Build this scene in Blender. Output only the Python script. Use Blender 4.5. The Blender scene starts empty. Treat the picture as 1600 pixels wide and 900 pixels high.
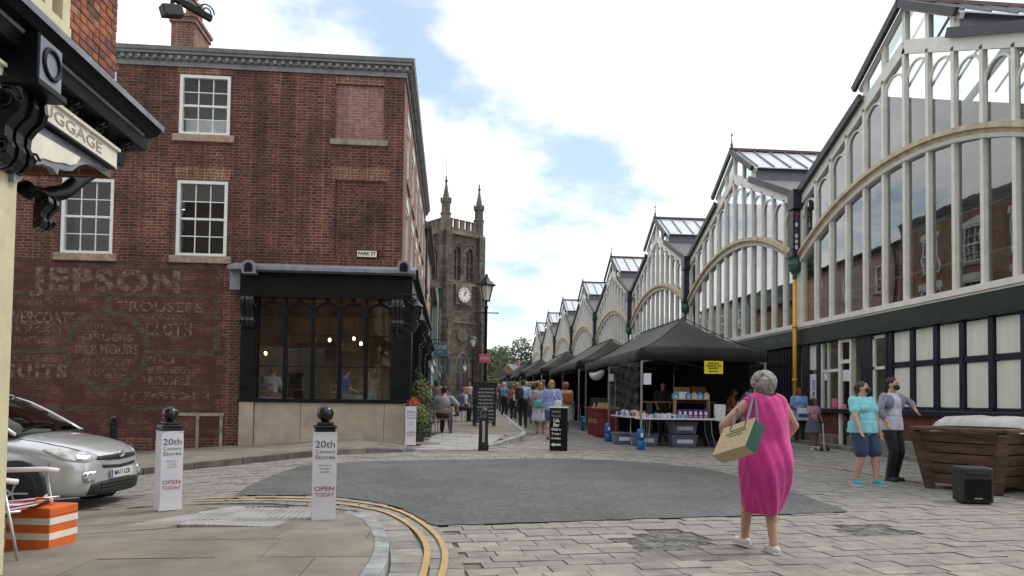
import bpy, bmesh, math, random
from mathutils import Vector, Matrix
from mathutils.bvhtree import BVHTree
random.seed(11)
SC = bpy.context.scene
COL = SC.collection
PI = math.pi

# ------------------------------------------------------------------ camera
CAMH, FPX, YAW, PITCH, ROLL, PCY = 1.33, 1130.0, .0848, .0341, .0127, 587.0
_c, _s, _cp, _sp, _cr, _sr = math.cos(YAW), math.sin(YAW), math.cos(PITCH), math.sin(PITCH), math.cos(ROLL), math.sin(ROLL)
_R0 = Vector((_c, -_s, 0)); _U0 = Vector((-_sp*_s, -_sp*_c, _cp)); FWD = Vector((_s*_cp, _c*_cp, _sp))
RGT = _cr*_R0 + _sr*_U0; UPV = _cr*_U0 - _sr*_R0
CAM = Vector((0, 0, CAMH))
cd = bpy.data.cameras.new('camera'); co = bpy.data.objects.new('camera', cd); COL.objects.link(co)
mw = Matrix.Identity(4)
for i in range(3):
    mw[i][0], mw[i][1], mw[i][2], mw[i][3] = RGT[i], UPV[i], -FWD[i], CAM[i]
co.matrix_world = mw
cd.sensor_width = 36; cd.lens = FPX/1600*36; cd.shift_y = (PCY-450)/1600; cd.clip_end = 3000; cd.clip_start = .05
SC.camera = co

# ------------------------------------------------------------------ sky, sun, exposure
SUN_EL, SUN_AZ = math.radians(52), math.radians(80)     # azimuth measured from +Y towards +X
w = bpy.data.worlds.new('World'); SC.world = w; w.use_nodes = True
nt = w.node_tree; nt.nodes.clear()
def _n(t, **k):
    n = nt.nodes.new(t)
    for a, b in k.items(): setattr(n, a, b)
    return n
def _l(a, b): nt.links.new(a, b)
def _m(op, a, b=None, clamp=False):
    n = _n('ShaderNodeMath', operation=op); n.use_clamp = clamp
    for i, v in enumerate((a, b)):
        if v is None: continue
        if isinstance(v, (int, float)): n.inputs[i].default_value = v
        else: _l(v, n.inputs[i])
    return n.outputs[0]
out = _n('ShaderNodeOutputWorld'); bg = _n('ShaderNodeBackground')
sky = _n('ShaderNodeTexSky', sky_type='NISHITA'); sky.sun_disc = False
sky.sun_elevation = SUN_EL; sky.sun_rotation = SUN_AZ; sky.air_density = 1.0; sky.dust_density = 1.2; sky.ozone_density = 1.5
tc = _n('ShaderNodeTexCoord')
sep = _n('ShaderNodeSeparateXYZ'); _l(tc.outputs['Generated'], sep.inputs[0])
den = _m('ADD', _m('MAXIMUM', sep.outputs[2], 0.0), .22)
cmb = _n('ShaderNodeCombineXYZ'); _l(_m('DIVIDE', sep.outputs[0], den), cmb.inputs[0]); _l(_m('DIVIDE', sep.outputs[1], den), cmb.inputs[1])
cmb.inputs[2].default_value = 3.1
nz = _n('ShaderNodeTexNoise'); nz.inputs['Scale'].default_value = 1.9; nz.inputs['Detail'].default_value = 7; nz.inputs['Roughness'].default_value = .58
_l(cmb.outputs[0], nz.inputs['Vector'])
cov = nz.outputs['Fac']
# openings in the cloud where the blue shows
def pix_dir(px, py):
    return (FWD + RGT*((px-800)/FPX) - UPV*((py-PCY)/FPX)).normalized()
for (px, py, rad, amt) in ((500, 20, .20, .26), (640, 60, .12, .16), (690, 215, .12, .13), (800, 330, .17, .17), (860, 380, .12, .10), (250, 130, .14, .05)):
    d = pix_dir(px, py)
    dn = _n('ShaderNodeVectorMath', operation='DISTANCE'); _l(tc.outputs['Generated'], dn.inputs[0]); dn.inputs[1].default_value = d
    f = _m('SUBTRACT', 1.0, _m('DIVIDE', dn.outputs['Value'], rad), clamp=True)
    cov = _m('SUBTRACT', cov, _m('MULTIPLY', f, amt))
ramp = _n('ShaderNodeMapRange'); ramp.interpolation_type = 'SMOOTHSTEP'
_l(cov, ramp.inputs['Value']); ramp.inputs['From Min'].default_value = .27; ramp.inputs['From Max'].default_value = .46
nz2 = _n('ShaderNodeTexNoise'); nz2.inputs['Scale'].default_value = 3.3; nz2.inputs['Detail'].default_value = 5
_l(cmb.outputs[0], nz2.inputs['Vector'])
cr = _n('ShaderNodeMapRange'); _l(nz2.outputs['Fac'], cr.inputs['Value']); cr.inputs['From Min'].default_value = .3; cr.inputs['From Max'].default_value = .62
cr.inputs['To Min'].default_value = .93; cr.inputs['To Max'].default_value = 1.3
cl = _n('ShaderNodeCombineXYZ'); _l(_m('MULTIPLY', cr.outputs[0], .985), cl.inputs[0]); _l(cr.outputs[0], cl.inputs[1]); _l(_m('MULTIPLY', cr.outputs[0], 1.02), cl.inputs[2])
skm = _n('ShaderNodeVectorMath', operation='SCALE'); _l(sky.outputs[0], skm.inputs[0]); skm.inputs['Scale'].default_value = .15
hz = _n('ShaderNodeMix', data_type='VECTOR'); hz.inputs[0].default_value = .5      # thin veil over the blue
_l(skm.outputs[0], hz.inputs[4]); hz.inputs[5].default_value = (.74, .93, 1.08)
mx = _n('ShaderNodeMix', data_type='VECTOR')
_l(ramp.outputs[0], mx.inputs[0]); _l(hz.outputs[1], mx.inputs[4]); _l(cl.outputs[0], mx.inputs[5])
_l(mx.outputs[1], bg.inputs['Color']); bg.inputs['Strength'].default_value = 1.0
_l(bg.outputs[0], out.inputs[0])
sd = bpy.data.lights.new('sun', 'SUN'); so = bpy.data.objects.new('sun', sd); COL.objects.link(so)
sd.energy = 1.5; sd.angle = math.radians(11); sd.color = (1, .96, .9)
sv = Vector((math.sin(SUN_AZ)*math.cos(SUN_EL), math.cos(SUN_AZ)*math.cos(SUN_EL), math.sin(SUN_EL)))
so.rotation_euler = (-sv).to_track_quat('-Z', 'Y').to_euler(); so.location = (0, 0, 30)
SC.view_settings.view_transform = 'Standard'; SC.view_settings.look = 'None'
SC.view_settings.exposure = 0.22; SC.view_settings.gamma = 1; SC.view_settings.use_curve_mapping = False
SC.cycles.use_denoising = True
SC.cycles.max_bounces = 6; SC.cycles.diffuse_bounces = 3; SC.cycles.glossy_bounces = 3; SC.cycles.transparent_max_bounces = 16

# ------------------------------------------------------------------ where things stand
def sm(a, b, x):
    t = min(1, max(0, (x-a)/(b-a))); return t*t*(3-2*t)
def gz(x, y):                                   # the street rises gently away, the side street falls to the left
    t = y-9
    up = .0175*(t if t > 2 else (0 if t < -2 else (t+2)**2/8))
    if y > 60: up = .0175*51+.006*(min(y, 160)-60)
    dn = max(0, -2.3-x); dn = dn-.3 if dn > .6 else dn*dn/1.2
    return up - .07*min(dn, 20)
def ray(px, py): return FWD + RGT*((px-800)/FPX) - UPV*((py-PCY)/FPX)
def at(px, py, d): return CAM + ray(px, py)*d
def atX(px, py, X): r = ray(px, py); return CAM + r*(X/r.x)
def atY(px, py, Y): r = ray(px, py); return CAM + r*(Y/r.y)
def G(px, py, dz=0):                            # where a sight line meets the ground
    r = ray(px, py); d = 6.
    for _ in range(60):
        p = CAM + r*d; d += (p.z - gz(p.x, p.y) - dz)/max(.02, -r.z)*.7; d = min(max(d, 1), 300)
    return CAM + r*d

# ------------------------------------------------------------------ materials
MATS = {}
def mat(name, col, rough=.75, var=.18, vs=6., bump=.0, bs=40., metal=0., spec=.5, rnd=0., col2=None, coat=0., stretch=(1, 1, 1), emit=0., sheen=0.):
    m = bpy.data.materials.new(name); m.use_nodes = True
    n = m.node_tree.nodes; l = m.node_tree.links; b = n['Principled BSDF']
    b.inputs['Roughness'].default_value = rough; b.inputs['Metallic'].default_value = metal
    b.inputs['Specular IOR Level'].default_value = spec; b.inputs['Coat Weight'].default_value = coat
    if sheen: b.inputs['Sheen Weight'].default_value = sheen
    tcn = n.new('ShaderNodeTexCoord'); mp = n.new('ShaderNodeMapping'); mp.inputs['Scale'].default_value = stretch
    l.new(tcn.outputs['Object'], mp.inputs[0])
    nz = n.new('ShaderNodeTexNoise'); nz.inputs['Scale'].default_value = vs; nz.inputs['Detail'].default_value = 6; nz.inputs['Roughness'].default_value = .6
    l.new(mp.outputs[0], nz.inputs['Vector'])
    c2 = col2 if col2 else tuple(c*(1-2*var) for c in col)
    c1 = col if col2 else tuple(min(1, c*(1+var)) for c in col)
    rp = n.new('ShaderNodeMapRange'); rp.inputs['From Min'].default_value = .33; rp.inputs['From Max'].default_value = .67
    l.new(nz.outputs['Fac'], rp.inputs['Value'])
    mxn = n.new('ShaderNodeMix'); mxn.data_type = 'RGBA'
    mxn.inputs[6].default_value = (*c2, 1); mxn.inputs[7].default_value = (*c1, 1); l.new(rp.outputs[0], mxn.inputs[0])
    last = mxn.outputs[2]
    if rnd:
        oi = n.new('ShaderNodeObjectInfo'); mr = n.new('ShaderNodeMapRange'); l.new(oi.outputs['Random'], mr.inputs['Value'])
        mr.inputs['To Min'].default_value = 1-rnd; mr.inputs['To Max'].default_value = 1+rnd
        hv = n.new('ShaderNodeHueSaturation'); l.new(mr.outputs[0], hv.inputs['Value']); l.new(last, hv.inputs['Color']); last = hv.outputs[0]
    l.new(last, b.inputs['Base Color'])
    if bump:
        nb = n.new('ShaderNodeTexNoise'); nb.inputs['Scale'].default_value = bs; nb.inputs['Detail'].default_value = 5
        l.new(mp.outputs[0], nb.inputs['Vector'])
        bp = n.new('ShaderNodeBump'); bp.inputs['Strength'].default_value = bump; bp.inputs['Distance'].default_value = .02
        l.new(nb.outputs['Fac'], bp.inputs['Height']); l.new(bp.outputs[0], b.inputs['Normal'])
    if emit:
        b.inputs['Emission Color'].default_value = (*col, 1); b.inputs['Emission Strength'].default_value = emit
    MATS[name] = m
    return m
def brickmat(name, c1, c2, mortar, bw=.23, bh=.077, ms=.011, dirt=.35, paint=None):
    m = bpy.data.materials.new(name); m.use_nodes = True
    n = m.node_tree.nodes; l = m.node_tree.links; b = n['Principled BSDF']; b.inputs['Roughness'].default_value = .88
    tcn = n.new('ShaderNodeTexCoord'); sp = n.new('ShaderNodeSeparateXYZ'); l.new(tcn.outputs['Object'], sp.inputs[0])
    ad = n.new('ShaderNodeMath'); ad.operation = 'ADD'; l.new(sp.outputs[0], ad.inputs[0]); l.new(sp.outputs[1], ad.inputs[1])
    cb = n.new('ShaderNodeCombineXYZ'); l.new(ad.outputs[0], cb.inputs[0]); l.new(sp.outputs[2], cb.inputs[1])
    # a slight wobble so the courses are not ruled
    wz = n.new('ShaderNodeTexNoise'); wz.inputs['Scale'].default_value = 2.; l.new(cb.outputs[0], wz.inputs['Vector'])
    wv = n.new('ShaderNodeVectorMath'); wv.operation = 'MULTIPLY_ADD'; l.new(wz.outputs['Color'], wv.inputs[0]); wv.inputs[1].default_value = (.03, .02, 0); l.new(cb.outputs[0], wv.inputs[2])
    bt = n.new('ShaderNodeTexBrick'); l.new(wv.outputs[0], bt.inputs['Vector'])
    bt.inputs['Scale'].default_value = 1; bt.inputs['Brick Width'].default_value = bw; bt.inputs['Row Height'].default_value = bh
    bt.inputs['Mortar Size'].default_value = ms; bt.inputs['Mortar Smooth'].default_value = .3; bt.inputs['Bias'].default_value = -.1
    bt.inputs['Color1'].default_value = (*c1, 1); bt.inputs['Color2'].default_value = (*c2, 1); bt.inputs['Mortar'].default_value = (*mortar, 1)
    bt.squash_frequency = 2; bt.squash = .62
    nz = n.new('ShaderNodeTexNoise'); nz.inputs['Scale'].default_value = .7; nz.inputs['Detail'].default_value = 9; nz.inputs['Roughness'].default_value = .68
    l.new(tcn.outputs['Object'], nz.inputs['Vector'])
    rp = n.new('ShaderNodeMapRange'); l.new(nz.outputs['Fac'], rp.inputs['Value']); rp.inputs['From Min'].default_value = .35; rp.inputs['From Max'].default_value = .65
    rp.inputs['To Min'].default_value = 1-dirt; rp.inputs['To Max'].default_value = 1+dirt*.6
    hv = n.new('ShaderNodeHueSaturation'); l.new(rp.outputs[0], hv.inputs['Value']); l.new(bt.outputs['Color'], hv.inputs['Color'])
    last = hv.outputs[0]
    n3 = n.new('ShaderNodeTexNoise'); n3.inputs['Scale'].default_value = 9; n3.inputs['Detail'].default_value = 4; l.new(tcn.outputs['Object'], n3.inputs['Vector'])
    r3 = n.new('ShaderNodeMapRange'); l.new(n3.outputs['Fac'], r3.inputs['Value']); r3.inputs['From Min'].default_value = .3; r3.inputs['From Max'].default_value = .7
    r3.inputs['To Min'].default_value = .72; r3.inputs['To Max'].default_value = 1.3
    h3 = n.new('ShaderNodeHueSaturation'); l.new(r3.outputs[0], h3.inputs['Value']); l.new(last, h3.inputs['Color']); last = h3.outputs[0]
    n5 = n.new('ShaderNodeTexNoise'); n5.inputs['Scale'].default_value = 1.; n5.inputs['Detail'].default_value = 6; mp5 = n.new('ShaderNodeMapping'); mp5.inputs['Scale'].default_value = (2.6, 2.6, .28); l.new(tcn.outputs['Object'], mp5.inputs[0]); l.new(mp5.outputs[0], n5.inputs['Vector'])
    r5 = n.new('ShaderNodeMapRange'); l.new(n5.outputs['Fac'], r5.inputs['Value']); r5.inputs['From Min'].default_value = .38; r5.inputs['From Max'].default_value = .62; r5.inputs['To Min'].default_value = .76; r5.inputs['To Max'].default_value = 1.2
    h5 = n.new('ShaderNodeHueSaturation'); l.new(r5.outputs[0], h5.inputs['Value']); l.new(last, h5.inputs['Color']); last = h5.outputs[0]
    if paint:      # worn coat of paint over the brick
        n4 = n.new('ShaderNodeTexNoise'); n4.inputs['Scale'].default_value = paint[2]; n4.inputs['Detail'].default_value = 9; n4.inputs['Roughness'].default_value = .75
        mp4 = n.new('ShaderNodeMapping'); mp4.inputs['Scale'].default_value = (1, 1, 2.6); l.new(tcn.outputs['Object'], mp4.inputs[0]); l.new(mp4.outputs[0], n4.inputs['Vector'])
        r4 = n.new('ShaderNodeMapRange'); l.new(n4.outputs['Fac'], r4.inputs['Value']); r4.inputs['From Min'].default_value = .36; r4.inputs['From Max'].default_value = .54
        r4.inputs['To Max'].default_value = paint[1]
        mm = n.new('ShaderNodeMix'); mm.data_type = 'RGBA'; l.new(r4.outputs[0], mm.inputs[0]); l.new(last, mm.inputs[6]); mm.inputs[7].default_value = (*paint[0], 1)
        last = mm.outputs[2]
    l.new(last, b.inputs['Base Color'])
    bp = n.new('ShaderNodeBump'); bp.inputs['Strength'].default_value = .5; bp.inputs['Distance'].default_value = .012; bp.invert = True
    l.new(bt.outputs['Fac'], bp.inputs['Height']); l.new(bp.outputs[0], b.inputs['Normal'])
    MATS[name] = m
    return m
def glassmat(name, tint=(.9, .92, .92), refl=.9, ior=1.5, mul=1.15):      # thin pane: fresnel mirror over clear glass
    m = bpy.data.materials.new(name); m.use_nodes = True
    n = m.node_tree.nodes; l = m.node_tree.links; n.clear()
    o = n.new('ShaderNodeOutputMaterial'); mx = n.new('ShaderNodeMixShader'); t = n.new('ShaderNodeBsdfTransparent'); g = n.new('ShaderNodeBsdfGlossy')
    t.inputs[0].default_value = (*tint, 1); g.inputs[0].default_value = (refl, refl, refl, 1); g.inputs['Roughness'].default_value = .015
    fr = n.new('ShaderNodeFresnel'); fr.inputs[0].default_value = ior
    nz = n.new('ShaderNodeTexNoise'); nz.inputs['Scale'].default_value = .9; tcn = n.new('ShaderNodeTexCoord'); l.new(tcn.outputs['Object'], nz.inputs['Vector'])
    bp = n.new('ShaderNodeBump'); bp.inputs['Strength'].default_value = .06; bp.inputs['Distance'].default_value = .05; l.new(nz.outputs['Fac'], bp.inputs['Height']); l.new(bp.outputs[0], g.inputs['Normal'])
    mu = n.new('ShaderNodeMath'); mu.operation = 'MULTIPLY'; mu.use_clamp = True; l.new(fr.outputs[0], mu.inputs[0]); mu.inputs[1].default_value = mul
    ge = n.new('ShaderNodeNewGeometry'); inv_ = n.new('ShaderNodeMath'); inv_.operation = 'SUBTRACT'; inv_.inputs[0].default_value = 1; l.new(ge.outputs['Backfacing'], inv_.inputs[1])
    m2 = n.new('ShaderNodeMath'); m2.operation = 'MULTIPLY'; l.new(mu.outputs[0], m2.inputs[0]); l.new(inv_.outputs[0], m2.inputs[1])      # a pane reflects once
    l.new(m2.outputs[0], mx.inputs[0]); l.new(t.outputs[0], mx.inputs[1]); l.new(g.outputs[0], mx.inputs[2]); l.new(mx.outputs[0], o.inputs[0])
    MATS[name] = m
    return m
def wornpaint(name, col, amount=.55, scale=6., lo=.40, hi=.60):              # faded lettering: paint that has flaked off in places
    m = bpy.data.materials.new(name); m.use_nodes = True
    n = m.node_tree.nodes; l = m.node_tree.links; b = n['Principled BSDF']; o = n['Material Output']
    b.inputs['Base Color'].default_value = (*col, 1); b.inputs['Roughness'].default_value = .9
    t = n.new('ShaderNodeBsdfTransparent'); mx = n.new('ShaderNodeMixShader')
    nz = n.new('ShaderNodeTexNoise'); nz.inputs['Scale'].default_value = scale; nz.inputs['Detail'].default_value = 9; nz.inputs['Roughness'].default_value = .75
    tcn = n.new('ShaderNodeTexCoord'); mp = n.new('ShaderNodeMapping'); mp.inputs['Scale'].default_value = (1, 1, 2.5); l.new(tcn.outputs['Object'], mp.inputs[0]); l.new(mp.outputs[0], nz.inputs['Vector'])
    r = n.new('ShaderNodeMapRange'); l.new(nz.outputs['Fac'], r.inputs['Value']); r.inputs['From Min'].default_value = lo; r.inputs['From Max'].default_value = hi; r.inputs['To Max'].default_value = amount
    l.new(r.outputs[0], mx.inputs[0]); l.new(t.outputs[0], mx.inputs[1]); l.new(b.outputs[0], mx.inputs[2]); l.new(mx.outputs[0], o.inputs[0])
    MATS[name] = m
    return m

# ------------------------------------------------------------------ mesh building
class MB:
    def __init__(s): s.v = []; s.f = []
    def add(s, vs, fs):
        o = len(s.v); s.v += [tuple(v) for v in vs]; s.f += [tuple(i+o for i in f) for f in fs]; return s
    def box(s, x0, x1, y0, y1, z0, z1):
        return s.add([(x0, y0, z0), (x1, y0, z0), (x1, y1, z0), (x0, y1, z0), (x0, y0, z1), (x1, y0, z1), (x1, y1, z1), (x0, y1, z1)],
                     [(3, 2, 1, 0), (4, 5, 6, 7), (0, 1, 5, 4), (1, 2, 6, 5), (2, 3, 7, 6), (3, 0, 4, 7)])
    def cbox(s, c, sx, sy, sz, M=None):
        b = MB().box(-sx/2, sx/2, -sy/2, sy/2, -sz/2, sz/2)
        M = M if M else Matrix.Identity(3)
        return s.add([Vector(c) + M @ Vector(v) for v in b.v], b.f)
    def beam(s, a, b, w, h, up=(0, 0, 1)):
        a = Vector(a); b = Vector(b); d = (b-a).normalized(); u = Vector(up)
        r = d.cross(u)
        if r.length < 1e-4: r = d.cross(Vector((0, 1, 0)))
        r.normalize(); u = r.cross(d)
        vs = [p + r*i*w/2 + u*j*h/2 for p in (a, b) for i, j in ((-1, -1), (1, -1), (1, 1), (-1, 1))]
        return s.add(vs, [(3, 2, 1, 0), (4, 5, 6, 7), (0, 1, 5, 4), (1, 2, 6, 5), (2, 3, 7, 6), (3, 0, 4, 7)])
    def tube(s, pts, r, n=8, closed=False):
        pts = [Vector(p) for p in pts]; rs = r if isinstance(r, (list, tuple)) else [r]*len(pts)
        rings = []; prev = None
        for i, p in enumerate(pts):
            a = pts[i-1] if i or closed else p; b = pts[(i+1) % len(pts)] if i < len(pts)-1 or closed else p
            d = (b-a).normalized()
            if prev is None:
                u = d.orthogonal().normalized()
            else:
                u = prev - d*prev.dot(d)
                u = u.normalized() if u.length > 1e-5 else d.orthogonal().normalized()
            prev = u; w_ = d.cross(u)
            rings.append([p + (u*math.cos(t*2*PI/n) + w_*math.sin(t*2*PI/n))*rs[i] for t in range(n)])
        vs = [v for q in rings for v in q]; fs = []
        m = len(pts)
        for i in range(m if closed else m-1):
            j = (i+1) % m
            for t in range(n): fs.append((i*n+t, i*n+(t+1) % n, j*n+(t+1) % n, j*n+t))
        if not closed: fs += [tuple(range(n))[::-1], tuple((m-1)*n+t for t in range(n))]
        return s.add(vs, fs)
    def lathe(s, prof, n=16, c=(0, 0, 0), axis='z', sx=1, sy=1):
        c = Vector(c); vs = []; fs = []
        for r, z in prof:
            for t in range(n):
                a = t*2*PI/n; p = (r*math.cos(a)*sx, r*math.sin(a)*sy, z)
                if axis == 'x': p = (p[2], p[0], p[1])
                if axis == 'y': p = (p[1], p[2], p[0])
                vs.append(c + Vector(p))
        m = len(prof)
        for i in range(m-1):
            for t in range(n): fs.append((i*n+t, i*n+(t+1) % n, (i+1)*n+(t+1) % n, (i+1)*n+t))
        fs += [tuple(range(n))[::-1], tuple((m-1)*n+t for t in range(n))]
        return s.add(vs, fs)
    def ell(s, c, rx, ry, rz, M=None, n=12, m=8):
        c = Vector(c); M = M if M else Matrix.Identity(3); vs = []; fs = []
        for i in range(1, m):
            a = PI*i/m
            for t in range(n):
                b = 2*PI*t/n; vs.append(c + M @ Vector((rx*math.sin(a)*math.cos(b), ry*math.sin(a)*math.sin(b), -rz*math.cos(a))))
        vs += [c + M @ Vector((0, 0, -rz)), c + M @ Vector((0, 0, rz))]; k = len(vs)
        for i in range(m-2):
            for t in range(n): fs.append((i*n+t, i*n+(t+1) % n, (i+1)*n+(t+1) % n, (i+1)*n+t))
        for t in range(n): fs.append((k-2, (t+1) % n, t)); fs.append((k-1, (m-2)*n+t, (m-2)*n+(t+1) % n))
        return s.add(vs, fs)
    def cap(s, a, b, ra, rb, n=10):               # tapered limb with round ends
        a = Vector(a); b = Vector(b); d = (b-a); L = d.length
        if L < 1e-5: return s.ell(a, ra, ra, ra)
        d /= L
        return s.tube([a-d*ra*.98, a-d*ra*.72, a-d*ra*.3, a, b, b+d*rb*.3, b+d*rb*.72, b+d*rb*.98], [ra*.18, ra*.7, ra*.95, ra, rb, rb*.95, rb*.7, rb*.18], n)
    def prism(s, poly, axis, a, b):               # poly of 2-d points pushed along an axis ('x': (y,z), 'y': (x,z), 'z': (x,y))
        n = len(poly)
        def P(p, t): return {'x': (t, p[0], p[1]), 'y': (p[0], t, p[1]), 'z': (p[0], p[1], t)}[axis]
        vs = [P(p, a) for p in poly] + [P(p, b) for p in poly]
        return s.add(vs, [tuple(range(n))[::-1], tuple(range(n, 2*n))] + [(i, (i+1) % n, n+(i+1) % n, n+i) for i in range(n)])
    def loft(s, rings, caps=True, closed=True):
        n = len(rings[0]); vs = [v for r in rings for v in r]; fs = []
        for i in range(len(rings)-1):
            for t in range(n if closed else n-1): fs.append((i*n+t, i*n+(t+1) % n, (i+1)*n+(t+1) % n, (i+1)*n+t))
        if caps: fs += [tuple(range(n))[::-1], tuple((len(rings)-1)*n+t for t in range(n))]
        return s.add(vs, fs)
    def xf(s, M): s.v = [tuple(M @ Vector(v)) for v in s.v]; return s
    def mesh(s, name, fix=True):
        me = bpy.data.meshes.new(name); me.from_pydata(s.v, [], s.f)
        if fix:
            bm = bmesh.new(); bm.from_mesh(me); bmesh.ops.recalc_face_normals(bm, faces=bm.faces); bm.to_mesh(me); bm.free()
        me.update(); return me
    def build(s, name, m, parent=None, smooth=False, bevel=0, fix=True, sub=0, **tagk):
        me = s.mesh(name, fix)
        return link(name, me, m, parent, smooth, bevel, sub, **tagk)
def link(name, me, m, parent=None, smooth=False, bevel=0, sub=0, loc=None, rot=None, **tagk):
    o = bpy.data.objects.new(name, me); COL.objects.link(o)
    if m and not me.materials: me.materials.append(MATS[m] if isinstance(m, str) else m)
    if parent: o.parent = parent
    if loc: o.location = loc
    if rot: o.rotation_euler = rot
    if smooth: me.shade_smooth()
    if bevel:
        b = o.modifiers.new('bevel', 'BEVEL'); b.width = bevel; b.segments = 2; b.limit_method = 'ANGLE'
    if sub:
        b = o.modifiers.new('sub', 'SUBSURF'); b.levels = sub; b.render_levels = sub
    tag(o, **tagk)
    return o
def tag(o, label=None, cat=None, group=None, kind=None):
    if label: o['label'] = label
    if cat: o['category'] = cat
    if group: o['group'] = group
    if kind: o['kind'] = kind
    return o
def thing(name, loc, label, cat, rz=0, group=None, scale=1):
    o = bpy.data.objects.new(name, None); COL.objects.link(o); o.location = loc; o.rotation_euler = (0, 0, rz); o.empty_display_size = .2
    if scale != 1: o.scale = (scale,)*3
    return tag(o, label, cat, group)
def dup(root, loc, rz=0, label=None, group=None, parent=None):
    r = root.copy(); COL.objects.link(r); r.location = loc; r.rotation_euler = (0, 0, rz)
    if parent: r.parent = parent
    if label: r['label'] = label
    if group: r['group'] = group
    for ch in list(root.children):
        c = ch.copy(); COL.objects.link(c); c.parent = r
        for g in list(ch.children):
            d = g.copy(); COL.objects.link(d); d.parent = c
    return r
TMP = bpy.data.scenes.new('letters')
def textmesh(txt, size, bold=0., width=1., align='CENTER', spacing=1., res=3):
    cu = bpy.data.curves.new('t', 'FONT'); cu.body = txt; cu.size = size; cu.offset = bold; cu.align_x = align; cu.align_y = 'CENTER'; cu.resolution_u = res; cu.space_character = spacing
    o = bpy.data.objects.new('t', cu); TMP.collection.objects.link(o)
    with bpy.context.temp_override(scene=TMP, view_layer=TMP.view_layers[0]):
        dg = bpy.context.evaluated_depsgraph_get(); me = bpy.data.meshes.new_from_object(o.evaluated_get(dg))
    bpy.data.objects.remove(o); bpy.data.curves.remove(cu)
    if width != 1.:
        for v in me.vertices: v.co.x *= width
    return me
def lettering(txt, size, m, parent, loc, rot, fit=None, **k):       # text stands in local XY, turned by rot; fit = wanted width
    me = textmesh(txt, size, **k); me.name = 'lettering'
    if fit:
        xs = [v.co.x for v in me.vertices]
        if xs:
            f = fit/(max(xs)-min(xs))
            for v in me.vertices: v.co.x *= f
    me.materials.clear()
    return link('lettering', me, m, parent, loc=loc, rot=rot)
def clip(poly, x0, x1, y0, y1):
    def cut(p, f, g):
        o = []
        for i in range(len(p)):
            a, b = p[i-1], p[i]; fa, fb = f(a), f(b)
            if (fa >= 0) != (fb >= 0): t = fa/(fa-fb); o.append((a[0]+(b[0]-a[0])*t, a[1]+(b[1]-a[1])*t))
            if fb >= 0: o.append(b)
        return o
    for f in (lambda q: q[0]-x0, lambda q: x1-q[0], lambda q: q[1]-y0, lambda q: y1-q[1]):
        if len(poly) < 3: return []
        poly = cut(poly, f, None)
    return poly
def area(p): return abs(sum(p[i-1][0]*p[i][1]-p[i][0]*p[i-1][1] for i in range(len(p))))/2
def sheet(poly, dz, cell=.6):                    # a flat polygon laid over the ground in small cells
    mb = MB(); xs = [p[0] for p in poly]; ys = [p[1] for p in poly]
    for i in range(math.floor(min(xs)/cell), math.ceil(max(xs)/cell)):
        for j in range(math.floor(min(ys)/cell), math.ceil(max(ys)/cell)):
            q = clip(poly, i*cell, (i+1)*cell, j*cell, (j+1)*cell)
            if len(q) > 2 and area(q) > 1e-5: mb.add([(x, y, gz(x, y)+dz) for x, y in q], [tuple(range(len(q)))])
    return mb
def GP(px): return [tuple(G(*p)[:2]) for p in px]
# ------------------------------------------------------------------ palette
brickmat('brick_red', (.072, .021, .015), (.155, .050, .031), (.205, .135, .105), ms=.009, dirt=.5)
brickmat('brick_orange', (.26, .10, .055), (.17, .06, .045), (.30, .25, .20))
brickmat('brick_pale', (.27, .13, .105), (.21, .095, .075), (.30, .21, .18), dirt=.2)
brickmat('brick_painted', (.12, .045, .035), (.15, .05, .038), (.16, .09, .075), dirt=.4, paint=((.058, .018, .018), .85, 1.8))
mat('slate', (.12, .115, .12), .6, .25, 9, .3, 30)
mat('lead', (.23, .25, .29), .5, .15, 5, .15, 12)
mat('stone_sill', (.36, .27, .2), .85, .2, 8, .2, 30)
mat('stone_grey', (.30, .27, .22), .85, .2, 5, .2, 40)
mat('stall_riser_stone', (.40, .345, .265), .8, .12, 2, .15, 60)
mat('church_stone', (.17, .145, .115), .9, .35, .5, .4, 3, rnd=.25, col2=(.07, .06, .052))
mat('white_paint', (.78, .78, .76), .45, .05, 10)
mat('sash_paint', (.74, .75, .74), .45, .05, 10)
mat('cream_paint', (.62, .56, .37), .45, .06, 5)
mat('cream_light', (.80, .76, .63), .45, .06, 5)
mat('iron_cream', (.70, .685, .64), .5, .06, 3, .1, 30)
mat('iron_arch', (.46, .39, .25), .55, .16, 4, .1, 30)
mat('black_paint', (.009, .010, .012), .42, .2, 4, spec=.16)
mat('black_gloss', (.012, .012, .014), .22, .2, 4, .05, 20)
mat('navy_paint', (.013, .017, .032), .4, .2, 4)
mat('green_paint', (.012, .026, .026), .4, .2, 3)
mat('grey_paint', (.17, .18, .20), .5, .1, 6)
mat('cornice_grey', (.20, .205, .215), .55, .14, 4, .1, 20)
mat('door_white', (.66, .65, .60), .55, .05, 6, stretch=(1, 1, .2))
mat('plinth_red', (.13, .035, .03), .6, .25, 4)
mat('yellow_pipe', (.62, .36, .02), .4, .08, 5)
mat('pipe_green', (.03, .10, .075), .5, .2, 8)
mat('tarmac', (.100, .101, .105), .9, .10, .9, .6, 60)
mat('sett_stone', (.262, .250, .228), .82, .13, 5, .35, 45, rnd=.16)
mat('sett_bed', (.19, .175, .145), .95, .3, 4, .4, 60)
mat('slab_stone', (.205, .188, .155), .86, .13, 2.2, .25, 50, rnd=.10)
mat('tactile_stone', (.34, .335, .325), .85, .12, 3, .2, 60, rnd=.07)
mat('kerb_stone', (.30, .315, .32), .82, .22, 4, .3, 60, rnd=.08)
mat('kerb_dark', (.17, .16, .14), .86, .25, 3, .3, 60, rnd=.15)
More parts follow.
